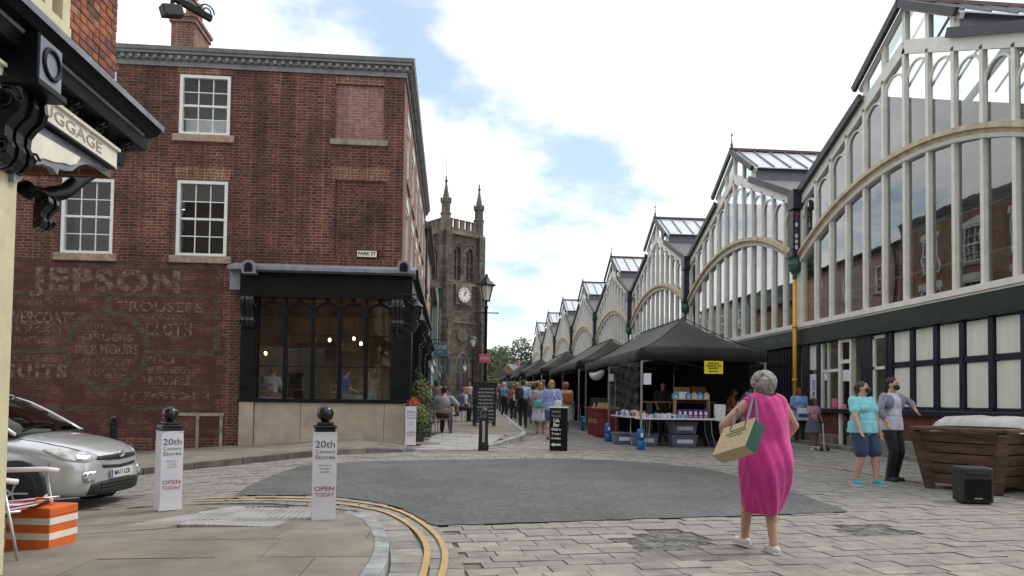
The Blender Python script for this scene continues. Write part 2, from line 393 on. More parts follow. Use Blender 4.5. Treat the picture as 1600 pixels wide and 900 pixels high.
mat('ground_far', (.21, .2, .18), .9, .2, .8, .3, 12)
mat('yellow_line', (.50, .32, .11), .85, .3, 6, .3, 40, col2=(.36, .27, .15))
mat('yellow_line_worn', (.36, .27, .14), .85, .25, 5, .2, 40)
mat('patch_tar', (.17, .165, .16), .95, .35, 6, .8, 30)
mat('wood_planter', (.098, .055, .036), .6, .3, 3, .3, 20, stretch=(1, 1, 6), rnd=.12)
mat('silver_car', (.60, .615, .64), .28, .03, 2, metal=.5, coat=.9)
mat('tyre', (.015, .015, .016), .8, .2, 20)
mat('dark_trim', (.02, .021, .023), .55, .15, 10)
mat('chrome', (.7, .71, .73), .15, .03, 5, metal=1)
mat('aluminium', (.52, .53, .55), .35, .06, 5, metal=.8)
mat('white_plastic', (.75, .75, .76), .4, .04, 5)
mat('paper', (.66, .66, .72), .8, .04, 3)
mat('ink', (.02, .02, .025), .7, .1, 5)
mat('ink_grey', (.16, .16, .17), .7, .1, 5)
mat('ink_red', (.32, .03, .04), .7, .1, 5)
mat('chalk', (.6, .6, .58), .9, .2, 30)
mat('awning', (.014, .013, .018), .8, .25, 1.2, .5, 5, sheen=.12, spec=.25)
mat('awning_dark', (.010, .010, .012), .8, .2, 2, .1, 10)
mat('blue_weight', (.01, .12, .33), .35, .1, 6)
mat('pole_metal', (.33, .34, .34), .4, .1, 5, metal=.6)
mat('table_white', (.62, .63, .64), .5, .05, 5)
mat('red_cloth', (.20, .022, .035), .8, .2, 3, .2, 20)
mat('gold_ink', (.55, .36, .12), .7, .1, 5)
mat('purple', (.16, .03, .30), .5, .1, 5)
mat('cyan', (.08, .42, .60), .5, .1, 5)
mat('pink_pale', (.62, .45, .42), .5, .1, 5)
mat('brown', (.19, .09, .04), .7, .2, 8)
mat('tan_box', (.40, .27, .15), .8, .2, 5)
mat('crate_blue', (.13, .15, .24), .35, .15, 5)
mat('sign_yellow', (.75, .66, .02), .6, .05, 5)
mat('sign_pink', (.62, .10, .20), .6, .05, 5)
mat('sign_teal', (.07, .17, .23), .55, .1, 5)
mat('board_dark', (.022, .027, .038), .7, .2, 5)
mat('foliage_dark', (.035, .06, .022), .7, .4, 3, col2=(.018, .03, .012))
mat('foliage_mid', (.07, .105, .03), .7, .4, 3, col2=(.03, .05, .016))
mat('foliage_yellow', (.17, .17, .05), .7, .4, 4, col2=(.06, .08, .025))
mat('flower_red', (.45, .07, .03), .6, .2, 9)
mat('bark', (.08, .06, .045), .9, .3, 8, .5, 20)
mat('orange', (.66, .13, .02), .7, .08, 5)
mat('stripe_white', (.72, .66, .58), .7, .06, 5)
mat('bulb', (1., .62, .25), .4, emit=26)
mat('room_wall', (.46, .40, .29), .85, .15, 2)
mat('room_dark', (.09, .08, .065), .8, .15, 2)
mat('wood_chair', (.30, .17, .08), .55, .2, 5)
mat('render_pink', (.36, .25, .22), .8, .15, 2, .1, 20)
mat('render_cream', (.44, .40, .34), .8, .15, 2, .1, 20)
mat('shop_teal', (.17, .25, .24), .5, .1, 5)
mat('shop_blue', (.04, .09, .16), .5, .1, 5)
mat('wall_white', (.62, .62, .6), .7, .08, 3)
mat('jute', (.52, .41, .26), .9, .15, 60, .4, 200)
mat('bag_green', (.006, .072, .05), .8, .15, 20)
glassmat('glass'); glassmat('glass_shop', (.93, .94, .94), .9, 1.5, 2.4); glassmat('glass_market', (.93, .96, .955), .95, 1.52, 3.2); glassmat('glass_roof', (.95, .97, .97), .5, 1.15)
mat('lamp_glass', (.75, .74, .68), .2, .05, 4)
wornpaint('ghost_white', (.30, .235, .21), .68, 6., .43, .6); wornpaint('ghost_green', (.115, .11, .06), .8, 5., .4, .58); wornpaint('ghost_faint', (.28, .215, .195), .62, 8., .45, .6)
mat('clear_film', (.75, .77, .78), .12, .05, 4)
_m2 = MATS['clear_film']; _b = _m2.node_tree.nodes['Principled BSDF']; _b.inputs['Alpha'].default_value = .05
brickmat('sett_far', (.20, .19, .175), (.25, .24, .22), (.10, .095, .085), bw=.34, bh=.24, ms=.016, dirt=.25)
_t = MATS['sett_far'].node_tree           # this pattern lies on the ground: use x, y
for lk in list(_t.links):
    if lk.to_node.type == 'COMBXYZ': _t.links.remove(lk)
_cb = [n for n in _t.nodes if n.type == 'COMBXYZ'][0]; _sp2 = [n for n in _t.nodes if n.type == 'SEPXYZ'][0]
_t.links.new(_sp2.outputs[0], _cb.inputs[0]); _t.links.new(_sp2.outputs[1], _cb.inputs[1])

# speckled chippings in the tarmac
_t = MATS['tarmac'].node_tree; _b = _t.nodes['Principled BSDF']
_tcn = [n for n in _t.nodes if n.type == 'TEX_COORD'][0]; last_ = _b.inputs['Base Color'].links[0].from_socket
for sc_, lo_, hi_ in ((30, .74, 1.34), (11, .93, 1.07), (.5, .88, 1.1)):
    if sc_ > 2:
        _v = _t.nodes.new('ShaderNodeTexVoronoi'); _v.inputs['Scale'].default_value = sc_; _t.links.new(_tcn.outputs['Object'], _v.inputs['Vector'])
        _s2 = _t.nodes.new('ShaderNodeSeparateColor'); _t.links.new(_v.outputs['Color'], _s2.inputs[0]); src_ = _s2.outputs[0]
    else:
        _v = _t.nodes.new('ShaderNodeTexNoise'); _v.inputs['Scale'].default_value = sc_; _v.inputs['Detail'].default_value = 4; _t.links.new(_tcn.outputs['Object'], _v.inputs['Vector']); src_ = _v.outputs['Fac']
    _r = _t.nodes.new('ShaderNodeMapRange'); _t.links.new(src_, _r.inputs['Value']); _r.inputs['To Min'].default_value = lo_; _r.inputs['To Max'].default_value = hi_
    if sc_ < 2: _r.inputs['From Min'].default_value = .35; _r.inputs['From Max'].default_value = .65
    _h = _t.nodes.new('ShaderNodeHueSaturation'); _t.links.new(_r.outputs[0], _h.inputs['Value']); _t.links.new(last_, _h.inputs['Color']); last_ = _h.outputs[0]
_t.links.new(last_, _b.inputs['Base Color'])

# ------------------------------------------------------------------ ground
def axis(lim, near, step):
    a = [-lim, -lim*.4, -lim*.15] + [near[0]+i*step for i in range(int((near[1]-near[0])/step)+1)] + [lim*.15, lim*.4, lim]
    return sorted(set(a))
gx = axis(600, (-24, 16), 1.0); gy = [-200, -60, -20] + [float(i) for i in range(-8, 62)] + [70, 80, 100, 130, 160, 220, 350, 700, 1200]
gm = MB(); nx = len(gx)
gm.v = [(x, y, gz(x, y)-.03) for y in gy for x in gx]
gm.f = [(j*nx+i, j*nx+i+1, (j+1)*nx+i+1, (j+1)*nx+i) for j in range(len(gy)-1) for i in range(nx-1)]
gm.build('ground', 'sett_far', fix=False, smooth=True, kind='structure')

ROAD = GP([(352, 784), (380, 766), (418, 746), (470, 729), (560, 722), (640, 720.5), (720, 719), (790, 717.5), (870, 717), (960, 720), (1040, 726), (1100, 733), (1160, 746), (1240, 770), (1328, 800),
           (1200, 806), (1000, 812), (850, 817), (700, 822), (680, 822), (668, 818), (641, 802), (610, 790), (567, 782), (529, 778), (482, 775), (420, 775), (380, 775)])
_rr = []
for i in range(len(ROAD)):                # ragged edge of the patch
    a_, b_ = Vector(ROAD[i-1]), Vector(ROAD[i]); n_ = max(1, int((b_-a_).length/.12))
    for k in range(n_): q_ = a_+(b_-a_)*(k/n_); _rr.append((q_.x+random.gauss(0, .016), q_.y+random.gauss(0, .016)))
road = sheet(_rr, .012, .5)
road.build('road', 'tarmac', fix=False, smooth=True, kind='structure')

def offs(pl, d):          # shift a polyline sideways
    o = []
    for i, p in enumerate(pl):
        a = Vector(pl[max(0, i-1)]); b = Vector(pl[min(len(pl)-1, i+1)]); t = (b-a).normalized(); o.append((p[0]-t.y*d, p[1]+t.x*d))
    return o
def resample(pl, step):
    pts = [Vector(p) for p in pl]; out_ = [pts[0]]; acc = 0
    for a, b in zip(pts, pts[1:]):
        L = (b-a).length; t = step-acc
        while t < L: out_.append(a+(b-a)*(t/L)); t += step
        acc = (acc+L) % step
    out_.append(pts[-1]); return [tuple(p) for p in out_]
def smoothline(pl, n=3):
    for _ in range(n):
        q = [pl[0]]
        for a, b in zip(pl, pl[1:]): q += [(a[0]*.75+b[0]*.25, a[1]*.75+b[1]*.25), (a[0]*.25+b[0]*.75, a[1]*.25+b[1]*.75)]
        pl = q+[pl[-1]]
    return pl
def strip(pl, w, dz, name, m, gaps=0., **k):
    mb = MB(); pl = resample(pl, .3); a = offs(pl, w/2); b = offs(pl, -w/2)
    for i in range(len(pl)-1):
        if random.random() < gaps: continue
        q = [a[i], b[i], b[i+1], a[i+1]]
        mb.add([(x, y, gz(x, y)+dz) for x, y in q], [(0, 1, 2, 3)])
    return mb.build(name, m, fix=False, **k)
L1 = smoothline(GP([(300, 781), (380, 778.7), (482.7, 779), (529, 782), (566.7, 786.5), (610, 794), (641, 806.7), (669, 825), (688, 844), (695.8, 862.7), (695.8, 881), (691, 900), (675, 940)]), 2)
L2 = smoothline(GP([(300, 785), (380, 782.5), (482.7, 783.5), (529, 788), (585, 795.8), (616.5, 806.7), (644.5, 824), (663, 844), (669, 862.7), (666, 881), (661.6, 900), (645, 940)]), 2)
for l_ in (L1, L2): strip(l_, .055, .017, 'yellow_line', 'yellow_line', kind='structure')
L3 = GP([(655, 706.5), (740, 706), (850, 706.5), (930, 708), (1000, 711), (1080, 718), (1180, 720), (1300, 731), (1380, 745), (1450, 757), (1600, 780), (1700, 800)])
strip(L3, .07, .017, 'yellow_line', 'yellow_line_worn', .12, kind='structure')

# near pavement with its kerb
def podz(x, y): return .075*(1-sm(6.6, 8.0, y))+.022
def GK(px, dz): return tuple(G(px[0], px[1], dz)[:2])
KO = [GK(p, .09) for p in ((585, 925), (592, 899), (604, 880), (607, 871), (608, 858), (607, 845), (601, 826))] + [GK(p, .03) for p in ((590, 811), (570, 802), (545, 797))]
KI = [GK(p, .09) for p in ((550, 925), (561, 900), (573, 882), (579, 872), (584, 858), (584, 840), (577, 823))] + [GK(p, .03) for p in ((567, 811), (552, 805), (535, 801))]
pave = thing('near_pavement', (0, 0, 0), None, None); pave['kind'] = 'structure'
for i in range(len(KO)-1):
    q = [KI[i], KO[i], KO[i+1], KI[i+1]]
    c = (sum(p[0] for p in q)/4, sum(p[1] for p in q)/4)
    q = [(c[0]+(p[0]-c[0])*.985, c[1]+(p[1]-c[1])*.985) for p in q]
    tops = [(x, y, gz(x, y)+podz(x, y)+.006) for x, y in q]
    mb = MB().add([(x, y, gz(x, y)-.05) for x, y in q]+tops, [(0, 1, 5, 4), (1, 2, 6, 5), (2, 3, 7, 6), (3, 0, 4, 7), (4, 5, 6, 7)])
    mb.build('kerb_stone', 'kerb_stone', pave, bevel=.012)
PFAR = [GK(p, .02) for p in ((535, 801), (490, 792), (355, 789), (290, 790), (150, 797), (0, 803), (-200, 815))]
PAVE = KI + PFAR + [(-11, 9.6), (-11, 3.4), (KI[0][0], 3.4)]
TACT = [GK(p, .03) for p in ((198.5, 820), (320, 798), (364, 791), (485, 794), (489, 808), (416, 827), (297, 821))]
sheet(PAVE, .004, .5).build('slab_bed', 'sett_bed', pave, fix=False)
def slabs(poly, x0, x1, y0, y1, rowh, wmin, wmax, name, m, parent, dzf, gap=.008, jit=.004, stagger=True, holes=(), ang=0, cmax=400, thick=.05, bevel=.006):
    ca, sa = math.cos(ang), math.sin(ang); n = 0; y = y0; row = 0; rest = MB()
    rot = lambda p: (p[0]*ca-p[1]*sa, p[0]*sa+p[1]*ca); inv = lambda p: (p[0]*ca+p[1]*sa, -p[0]*sa+p[1]*ca)
    pl = [inv(p) for p in poly]; hl = [[inv(p) for p in h] for h in holes]; todo = []
    while y < y1:
        h = rowh*random.uniform(.92, 1.08) if stagger else rowh
        x = x0 - (random.random()*wmax if stagger else 0)
        while x < x1:
            w_ = random.uniform(wmin, wmax)
            q = clip(pl, x+gap/2, x+w_-gap/2, y+gap/2, y+h-gap/2)
            if len(q) > 2 and area(q) > .004:
                c = (sum(p[0] for p in q)/len(q), sum(p[1] for p in q)/len(q))
                if not any(inpoly(c, hh) for hh in hl): todo.append([rot(p) for p in q])
            x += w_
        y += h; row += 1
    todo.sort(key=lambda q: min(p[0]**2+p[1]**2 for p in q))
    for i, q in enumerate(todo):
        t = random.uniform(-jit, jit); k = len(q)
        tops = [(x_, y_, gz(x_, y_)+dzf(x_, y_)+t+random.uniform(-jit, jit)*.4) for x_, y_ in q]; bots = [(x_, y_, z_-thick) for x_, y_, z_ in tops]
        mb = MB() if i < cmax else rest
        mb.add(bots+tops, [tuple(range(k, 2*k))] + [(a, (a+1) % k, k+(a+1) % k, k+a) for a in range(k)])
        if i < cmax: mb.build(name, m, parent, fix=True)
    if rest.v: rest.build(name+'s_beyond', m, parent, fix=True, kind='stuff')
    return len(todo)
def inpoly(p, poly):
    c = False
    for i in range(len(poly)):
        a, b = poly[i-1], poly[i]
        if (a[1] > p[1]) != (b[1] > p[1]) and p[0] < (b[0]-a[0])*(p[1]-a[1])/(b[1]-a[1])+a[0]: c = not c
    return c
slabs(PAVE, -9, 0, 3.5, 10, .78, .75, 1.25, 'slab', 'slab_stone', pave, podz, holes=[TACT])
slabs(TACT, -6, 0, 6, 10.4, .4, .4, .4, 'tactile_tile', 'tactile_stone', pave, lambda x, y: podz(x, y)+.004, stagger=False, gap=.006)
# blisters on the tactile tiles
bl = MB(); u = -4.6
while u < -1.:
    v = 6.8
    while v < 9.8:
        if inpoly((u, v), TACT):
            z = gz(u, v)+podz(u, v)+.004
            bl.add([(u-.017, v-.017, z), (u+.017, v-.017, z), (u+.017, v+.017, z), (u-.017, v+.017, z), (u-.009, v-.009, z+.006), (u+.009, v-.009, z+.006), (u+.009, v+.009, z+.006), (u-.009, v+.009, z+.006)],
                   [(0, 1, 5, 4), (1, 2, 6, 5), (2, 3, 7, 6), (3, 0, 4, 7), (4, 5, 6, 7)])
        v += .0667
    u += .0667
bl.build('blisters', 'tactile_stone', pave, kind='stuff')

# stone setts of the street
setts = thing('sett_paving', (0, 0, 0), None, None); setts['kind'] = 'structure'
SBED = [(-9, 9.6), (-1.2, 8.4), (-.2, 3.5), (12, 3.5), (12, 30), (3.2, 30), (1.6, 17.5), (-1.2, 15.5), (-9, 13)]
HOLE1 = [tuple(G(*p)[:2]) for p in ((975, 842), (1000, 832), (1060, 828), (1105, 833), (1118, 848), (1080, 858), (1010, 858))]
HOLE2 = [tuple(G(*p)[:2]) for p in ((1290, 826), (1310, 819), (1385, 817), (1425, 828), (1400, 836), (1330, 836))]
sb = sheet(SBED, -.018, .7); sb.build('sett_bed', 'sett_bed', setts, fix=False, smooth=True)
curb = smoothline(KO, 1)
# curved courses along the kerb
for k, (d0, d1) in enumerate(((.012, .30), (.32, .60))):
    ln = resample(curb, .34 if k else .3); a = offs(ln, -d0); b = offs(ln, -d1)
    for i in range(len(ln)-1):
        q = [a[i], b[i], b[i+1], a[i+1]]; c = (sum(p[0] for p in q)/4, sum(p[1] for p in q)/4)
        q = [(c[0]+(p[0]-c[0])*.96, c[1]+(p[1]-c[1])*.96) for p in q]; t = random.uniform(-.003, .003)
        MB().add([(x, y, gz(x, y)-.05) for x, y in q]+[(x, y, gz(x, y)+t) for x, y in q], [(0, 1, 5, 4), (1, 2, 6, 5), (2, 3, 7, 6), (3, 0, 4, 7), (4, 5, 6, 7)]).build('sett', 'sett_stone', setts)
CURVE = curb + offs(curb, -.61)[::-1]
rs2 = lambda x, y: random.uniform(-.006, .006) if y > 9 else 0
SETA = [(.0, 3.5), (12, 3.5), (12, 26), (3.4, 26), (1.9, 19), (-.9, 16.6), (-6, 13.6), (-9, 12.6), (-9, 10.2), (-2.2, 9.3), (-1.1, 8.75), (-.3, 7.6), (-.15, 6), (-.1, 3.5)]
rin = [tuple(Vector(p)) for p in ROAD]
cx = sum(p[0] for p in rin)/len(rin); cy = sum(p[1] for p in rin)/len(rin)
RIN = [(cx+(p[0]-cx)*.94, cy+(p[1]-cy)*.94) for p in rin]
slabs(SETA, -9, 13, 2, 26, .215, .24, .40, 'sett', 'sett_stone', setts, lambda x, y: 0, gap=.011, jit=.005, holes=[RIN, CURVE, HOLE1, HOLE2], ang=math.radians(6.5), cmax=260)
for h in (HOLE1, HOLE2):
    c = (sum(p[0] for p in h)/len(h), sum(p[1] for p in h)/len(h)); hp = [(c[0]+(p[0]-c[0])*1.25, c[1]+(p[1]-c[1])*1.25) for p in h]
    mb = sheet(hp, -.012, .06); mb.v = [(x, y, z+random.uniform(-.004, .004)) for x, y, z in mb.v]
    mb.build('road_patch', 'patch_tar', setts, fix=False, smooth=True)

# pavement beyond the side street, in front of the shops
FK = smoothline([tuple(G(*p)[:2]) for p in ((-60, 775), (100, 755), (215, 742), (380, 724), (480, 714), (573, 707), (640, 703.5), (740, 701.5), (775, 697), (806, 690.5), (823, 684), (821, 677), (808, 667), (795, 656), (786, 647), (780, 640))], 2) + [(2.6, 48), (2.6, 70), (2.6, 100)]
def fdz(x, y):
    d = sm(-2.2, -.9, x)*(1-sm(.9, 1.7, x))*(1-sm(18.5, 22, y))
    return .115-.10*d
fp = thing('far_pavement', (0, 0, 0), None, None); fp['kind'] = 'structure'
ks = resample(FK, .9); ki = offs(ks, .16)
for i in range(len(ks)-1):
    if ks[i][1] > 40: break
    q = [ks[i], ks[i+1], ki[i+1], ki[i]]; c = (sum(p[0] for p in q)/4, sum(p[1] for p in q)/4); q = [(c[0]+(p[0]-c[0])*.99, c[1]+(p[1]-c[1])*.99) for p in q]
    MB().add([(x, y, gz(x, y)-.06) for x, y in q]+[(x, y, gz(x, y)+fdz(x, y)+.004) for x, y in q], [(3, 2, 1, 0), (0, 1, 5, 4), (1, 2, 6, 5), (2, 3, 7, 6), (3, 0, 4, 7), (4, 5, 6, 7)]).build('kerb_stone', 'kerb_dark' if ks[i][0] < -1.6 else 'kerb_stone', fp, bevel=.012)
FP = offs(FK, .165) + [(-1.2, 100), (-1.2, 19.0), (-14, 19.0)]
TF = [tuple(G(*p, .03)[:2]) for p in ((646, 702), (752, 702), (788, 684), (683, 681))]
ff = MB(); 
mb = sheet(FP, .0, 1.2); mb.v = [(x, y, gz(x, y)+fdz(x, y)-.02) for x, y, z in mb.v]; mb.build('slab_bed', 'slab_stone', fp, fix=False)
slabs([p for p in FP if True], -14, 4, 12, 31, .7, .6, 1.1, 'slab', 'slab_stone', fp, fdz, holes=[TF], jit=.003)
slabs(TF, -3, 4, 15, 24, .4, .4, .4, 'tactile_tile', 'tactile_stone', fp, lambda x, y: fdz(x, y)+.004, stagger=False)
# raised walk along the market hall
mk = MB()
for i in range(0, 64):
    y0, y1 = 9+i*1.4, 9+(i+1)*1.4
    k = MB()
    for dx0, dx1, dz in ((10.05, 10.62, .10),):
        q = [(dx0, y0+.006), (dx1, y0+.006), (dx1, y1-.006), (dx0, y1-.006)]
        k.add([(x, y, gz(x, y)-.05) for x, y in q]+[(x, y, gz(x, y)+dz) for x, y in q], [(0, 1, 5, 4), (1, 2, 6, 5), (2, 3, 7, 6), (3, 0, 4, 7), (4, 5, 6, 7)])
    if i < 14: k.build('kerb_stone', 'kerb_dark', setts, bevel=.012)
# ------------------------------------------------------------------ buildings
def proj(P):
    d = Vector(P)-CAM; z = d.dot(FWD); return (800+FPX*d.dot(RGT)/z, PCY-FPX*d.dot(UPV)/z)
def wb(mb, name, m, parent, org, **k):          # build from world coordinates under a root that stands at org
    o = Vector(org); mb.v = [tuple(Vector(v)-o) for v in mb.v]
    return mb.build(name, m, parent, **k)
def wallgrid(P, a0, a1, b0, b1, holes, depth):   # wall face with openings and their reveals; P maps (along, up, inward)
    mb = MB(); A = sorted(set([a0, a1]+[h[0] for h in holes]+[h[1] for h in holes])); B = sorted(set([b0, b1]+[h[2] for h in holes]+[h[3] for h in holes]))
    A = [a for a in A if a0 <= a <= a1]; B = [b for b in B if b0 <= b <= b1]
    for i in range(len(A)-1):
        for j in range(len(B)-1):
            ca, cb = (A[i]+A[i+1])/2, (B[j]+B[j+1])/2
            if any(h[0] < ca < h[1] and h[2] < cb < h[3] for h in holes): continue
            mb.add([P(A[i], B[j], 0), P(A[i+1], B[j], 0), P(A[i+1], B[j+1], 0), P(A[i], B[j+1], 0)], [(0, 1, 2, 3)])
    for h in holes:
        x0, x1, z0, z1 = h[:4]; d = depth
        for q in (((x0, z0), (x0, z1)), ((x1, z0), (x1, z1)), ((x0, z0), (x1, z0)), ((x0, z1), (x1, z1))):
            mb.add([P(*q[0], 0), P(*q[1], 0), P(*q[1], d), P(*q[0], d)], [(0, 1, 2, 3)])
    return mb
def bx3(P, mb, a0, a1, b0, b1, c0, c1):
    return mb.add([P(a, b, c) for c in (c0, c1) for a, b in ((a0, b0), (a1, b0), (a1, b1), (a0, b1))], [(3, 2, 1, 0), (4, 5, 6, 7), (0, 1, 5, 4), (1, 2, 6, 5), (2, 3, 7, 6), (3, 0, 4, 7)])
def sash(P, root, org, x0, x1, z0, z1, cols=3, rows=4, inset=.06, fw=.085, pm='sash_paint', panes=True, blind=0):
    f = MB(); d0, d1 = inset-.05, inset+.09
    bx3(P, f, x0, x0+fw, z0, z1, d0, d1); bx3(P, f, x1-fw, x1, z0, z1, d0, d1); bx3(P, f, x0+fw, x1-fw, z1-fw, z1, d0, d1); bx3(P, f, x0+fw, x1-fw, z0, z0+fw*.8, d0-.02, d1)
    wn = wb(f, 'window', pm, root, org)
    b = MB(); ix0, ix1, iz0, iz1 = x0+fw, x1-fw, z0+fw*.8, z1-fw; t = .012; zm = (iz0+iz1)/2
    bx3(P, b, ix0, ix1, zm-.028, zm+.028, inset, inset+.07)
    for i in range(1, cols):
        x = ix0+(ix1-ix0)*i/cols; bx3(P, b, x-t, x+t, iz0, zm-.028, inset+.012, inset+.05); bx3(P, b, x-t, x+t, zm+.028, iz1, inset+.012, inset+.05)
    for j in range(1, rows):
        if j*2 == rows: continue
        z = iz0+(iz1-iz0)*j/rows; bx3(P, b, ix0, ix1, z-t, z+t, inset+.016, inset+.046)
    wb(b, 'glazing_bars', pm, wn, org)
    for i in range(cols if panes else 1):
        for j in range(rows if panes else 1):
            c = cols if panes else 1; r = rows if panes else 1
            p = MB(); bx3(P, p, ix0+(ix1-ix0)*i/c+.002, ix0+(ix1-ix0)*(i+1)/c-.002, iz0+(iz1-iz0)*j/r+.002, iz0+(iz1-iz0)*(j+1)/r-.002, inset+.028, inset+.034)
            wb(p, 'pane', 'glass', wn, org)
    if blind:
        p = MB(); bx3(P, p, ix0, ix1, iz0, iz0+(iz1-iz0)*blind, inset+.2, inset+.21); wb(p, 'blind', 'wall_white', wn, org)
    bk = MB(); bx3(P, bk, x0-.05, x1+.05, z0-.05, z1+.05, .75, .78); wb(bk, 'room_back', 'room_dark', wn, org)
    return wn
def rect(px0, py0, px1, py1, Y):
    a = atY(px0, (py0+py1)/2, Y); b = atY(px1, (py0+py1)/2, Y); c = atY((px0+px1)/2, py0, Y); d = atY((px0+px1)/2, py1, Y)
    return (a.x, b.x, d.z, c.z)
def soldier(P, root, org, x0, x1, z0, z1, m='brick_orange'):
    n = max(3, int((x1-x0)/.085)); mb = MB()
    for i in range(n):
        a = x0+(x1-x0)*i/n; s = ((i+.5)/n-.5)*.06
        mb.add([P(a+.006, z0, -.004), P(a+(x1-x0)/n-.006, z0, -.004), P(a+(x1-x0)/n-.006+s, z1, -.004), P(a+.006+s, z1, -.004),
                P(a+.006, z0, .02), P(a+(x1-x0)/n-.006, z0, .02), P(a+(x1-x0)/n-.006+s, z1, .02), P(a+.006+s, z1, .02)], [(0, 1, 2, 3), (0, 1, 5, 4), (1, 2, 6, 5), (2, 3, 7, 6), (3, 0, 4, 7)])
    return wb(mb, 'brick_arch', m, root, org)

# ---- corner building with the painted wall
FY, XC, SX = 19.07, -1.32, -13.5
ORG = Vector((XC, FY, gz(XC, FY)))
cb_ = thing('corner_building', ORG, 'three storey red brick corner building with faded painted wall advert and black arched shopfront', 'building')
PF = lambda a, b, c: (a, FY+c, b)               # front, facing the camera
PS = lambda a, b, c: (XC-c, a, b)               # side, facing the street
ZT = 9.84
W1 = rect(280, 117, 360, 211, FY); W2 = rect(95, 278, 177, 396, FY); W3 = rect(275, 282, 355, 400, FY); W4 = rect(96, 110, 181, 205, FY)
BL1 = rect(524, 133, 600, 219, FY); BL2 = rect(523, 283, 601, 402, FY)
SHW = (atY(403, 540, FY).x, atY(612, 540, FY).x, 1.3, 3.95)
front = wallgrid(PF, SX, XC, -1.6, ZT, [W1, W2, W3, W4, BL1, BL2, SHW], .13)
bx3(PF, front, BL2[0], BL2[1], BL2[2], BL2[3], .045, .12)
wl = wb(front, 'front_wall', 'brick_red', cb_, ORG, fix=False)
p = MB(); bx3(PF, p, BL1[0], BL1[1], BL1[2], BL1[3], .05, .12); wb(p, 'bricked_up_window', 'brick_pale', cb_, ORG)
sw = []
for k in range(5):
    for z0, z1 in ((4.85, 6.75), (7.5, 9.1)): sw.append((20.4+k*2.7, 21.5+k*2.7, z0, z1))
gw = [(20.2, 23.2, 1.35, 3.9), (25.2, 28.4, 1.2, 3.8), (29.6, 32.6, 1.2, 3.8)]
BY1 = 34.0
side = wallgrid(PS, FY, BY1, -.4, ZT, sw+gw, .13); wb(side, 'side_wall', 'brick_orange', cb_, ORG, fix=False)
bk = MB().add([(SX, FY, -1.6), (SX, BY1, -1.6), (SX, BY1, ZT), (SX, FY, ZT), (XC, BY1, ZT), (XC, BY1, -1.6)], [(0, 1, 2, 3), (1, 5, 4, 2)])
wb(bk, 'rear_wall', 'brick_red', cb_, ORG, fix=False)
r = MB(); r.add([(SX, FY, ZT+.05), (XC, FY, ZT+.05), (XC, BY1, ZT+.05), (SX, BY1, ZT+.05)], [(0, 1, 2, 3)]); r.box(SX, XC-.3, FY+1.5, FY+1.55, ZT, ZT+.3)
wb(r, 'roof', 'slate', cb_, ORG, fix=False)
for i, wq in enumerate((W1, W2, W3, W4)):
    wn = sash(PF, cb_, ORG, *wq, blind=.28 if i == 0 else 0)
    s = MB(); bx3(PF, s, wq[0]-.13, wq[1]+.05+.08, wq[2]-.19, wq[2]-.005, -.07, .1); wb(s, 'sill', 'stone_sill', wn, ORG, bevel=.012)
    if i != 1: soldier(PF, cb_, ORG, wq[0]-.05, wq[1]+.05, wq[3]+.02, wq[3]+.34)
s = MB(); bx3(PF, s, BL1[0]-.12, BL1[1]+.12, BL1[2]-.15, BL1[2], -.06, .09); wb(s, 'sill', 'stone_grey', cb_, ORG, bevel=.012)
soldier(PF, cb_, ORG, BL1[0], BL1[1], BL1[3]+.01, BL1[3]+.2); soldier(PF, cb_, ORG, BL2[0]-.08, BL2[1]+.08, BL2[3]+.02, BL2[3]+.36)
for q in sw:
    wn = sash(PS, cb_, ORG, *q, panes=False, pm='white_paint')
    s = MB(); bx3(PS, s, q[0]-.1, q[1]+.1, q[2]-.16, q[2], -.06, .1); wb(s, 'sill', 'stone_grey', wn, ORG); s = MB(); bx3(PS, s, q[0]-.14, q[1]+.14, q[3], q[3]+.28, -.018, .1); wb(s, 'lintel', 'wall_white', wn, ORG)
# cornice with dentils along both faces
prof = [(0, 0), (.05, 0), (.05, .13), (.09, .145), (.09, .245), (.19, .27), (.19, .32), (.23, .34), (.26, .43), (0, .45)]
c = MB(); z0 = ZT-.02
rings = [[(SX-.3, FY-o, z0+h) for o, h in prof], [(XC+o, FY-o, z0+h) for o, h in prof], [(XC+o, BY1, z0+h) for o, h in prof]]
c.loft(rings, caps=False); wb(c, 'cornice', 'cornice_grey', cb_, ORG)
d = MB(); x = SX
while x < XC+.1: d.box(x, x+.085, FY-.16, FY-.092, z0+.15, z0+.238); x += .2
y = FY
while y < BY1: d.box(XC+.092, XC+.16, y, y+.085, z0+.15, z0+.238); y += .2
wb(d, 'dentils', 'cornice_grey', cb_, ORG, kind='stuff')
# chimney
c0 = atY(267, 60, 22.2); c1 = atY(303, 60, 22.2); yb = atX(327, 60, c1.x).y; zt = atY(285, 22, 22.2).z
ch = MB().box(c0.x, c1.x, 22.2, yb, ZT, zt-.25); chm = wb(ch, 'chimney', 'brick_orange', cb_, ORG)
ch = MB().box(c0.x-.05, c1.x+.05, 22.15, yb+.05, zt-.25, zt-.1).box(c0.x-.09, c1.x+.09, 22.11, yb+.09, zt-.1, zt); wb(ch, 'chimney_band', 'brick_pale', chm, ORG)
for yy in (22.55, yb-.5):
    ch = MB().lathe([(.17, zt), (.15, zt+.6), (.18, zt+.66), (.18, zt+.74), (.13, zt+.76)], 12, ((c0.x+c1.x)/2+.12, yy, 0)); wb(ch, 'chimney_pot', 'stone_sill', chm, ORG, smooth=True)
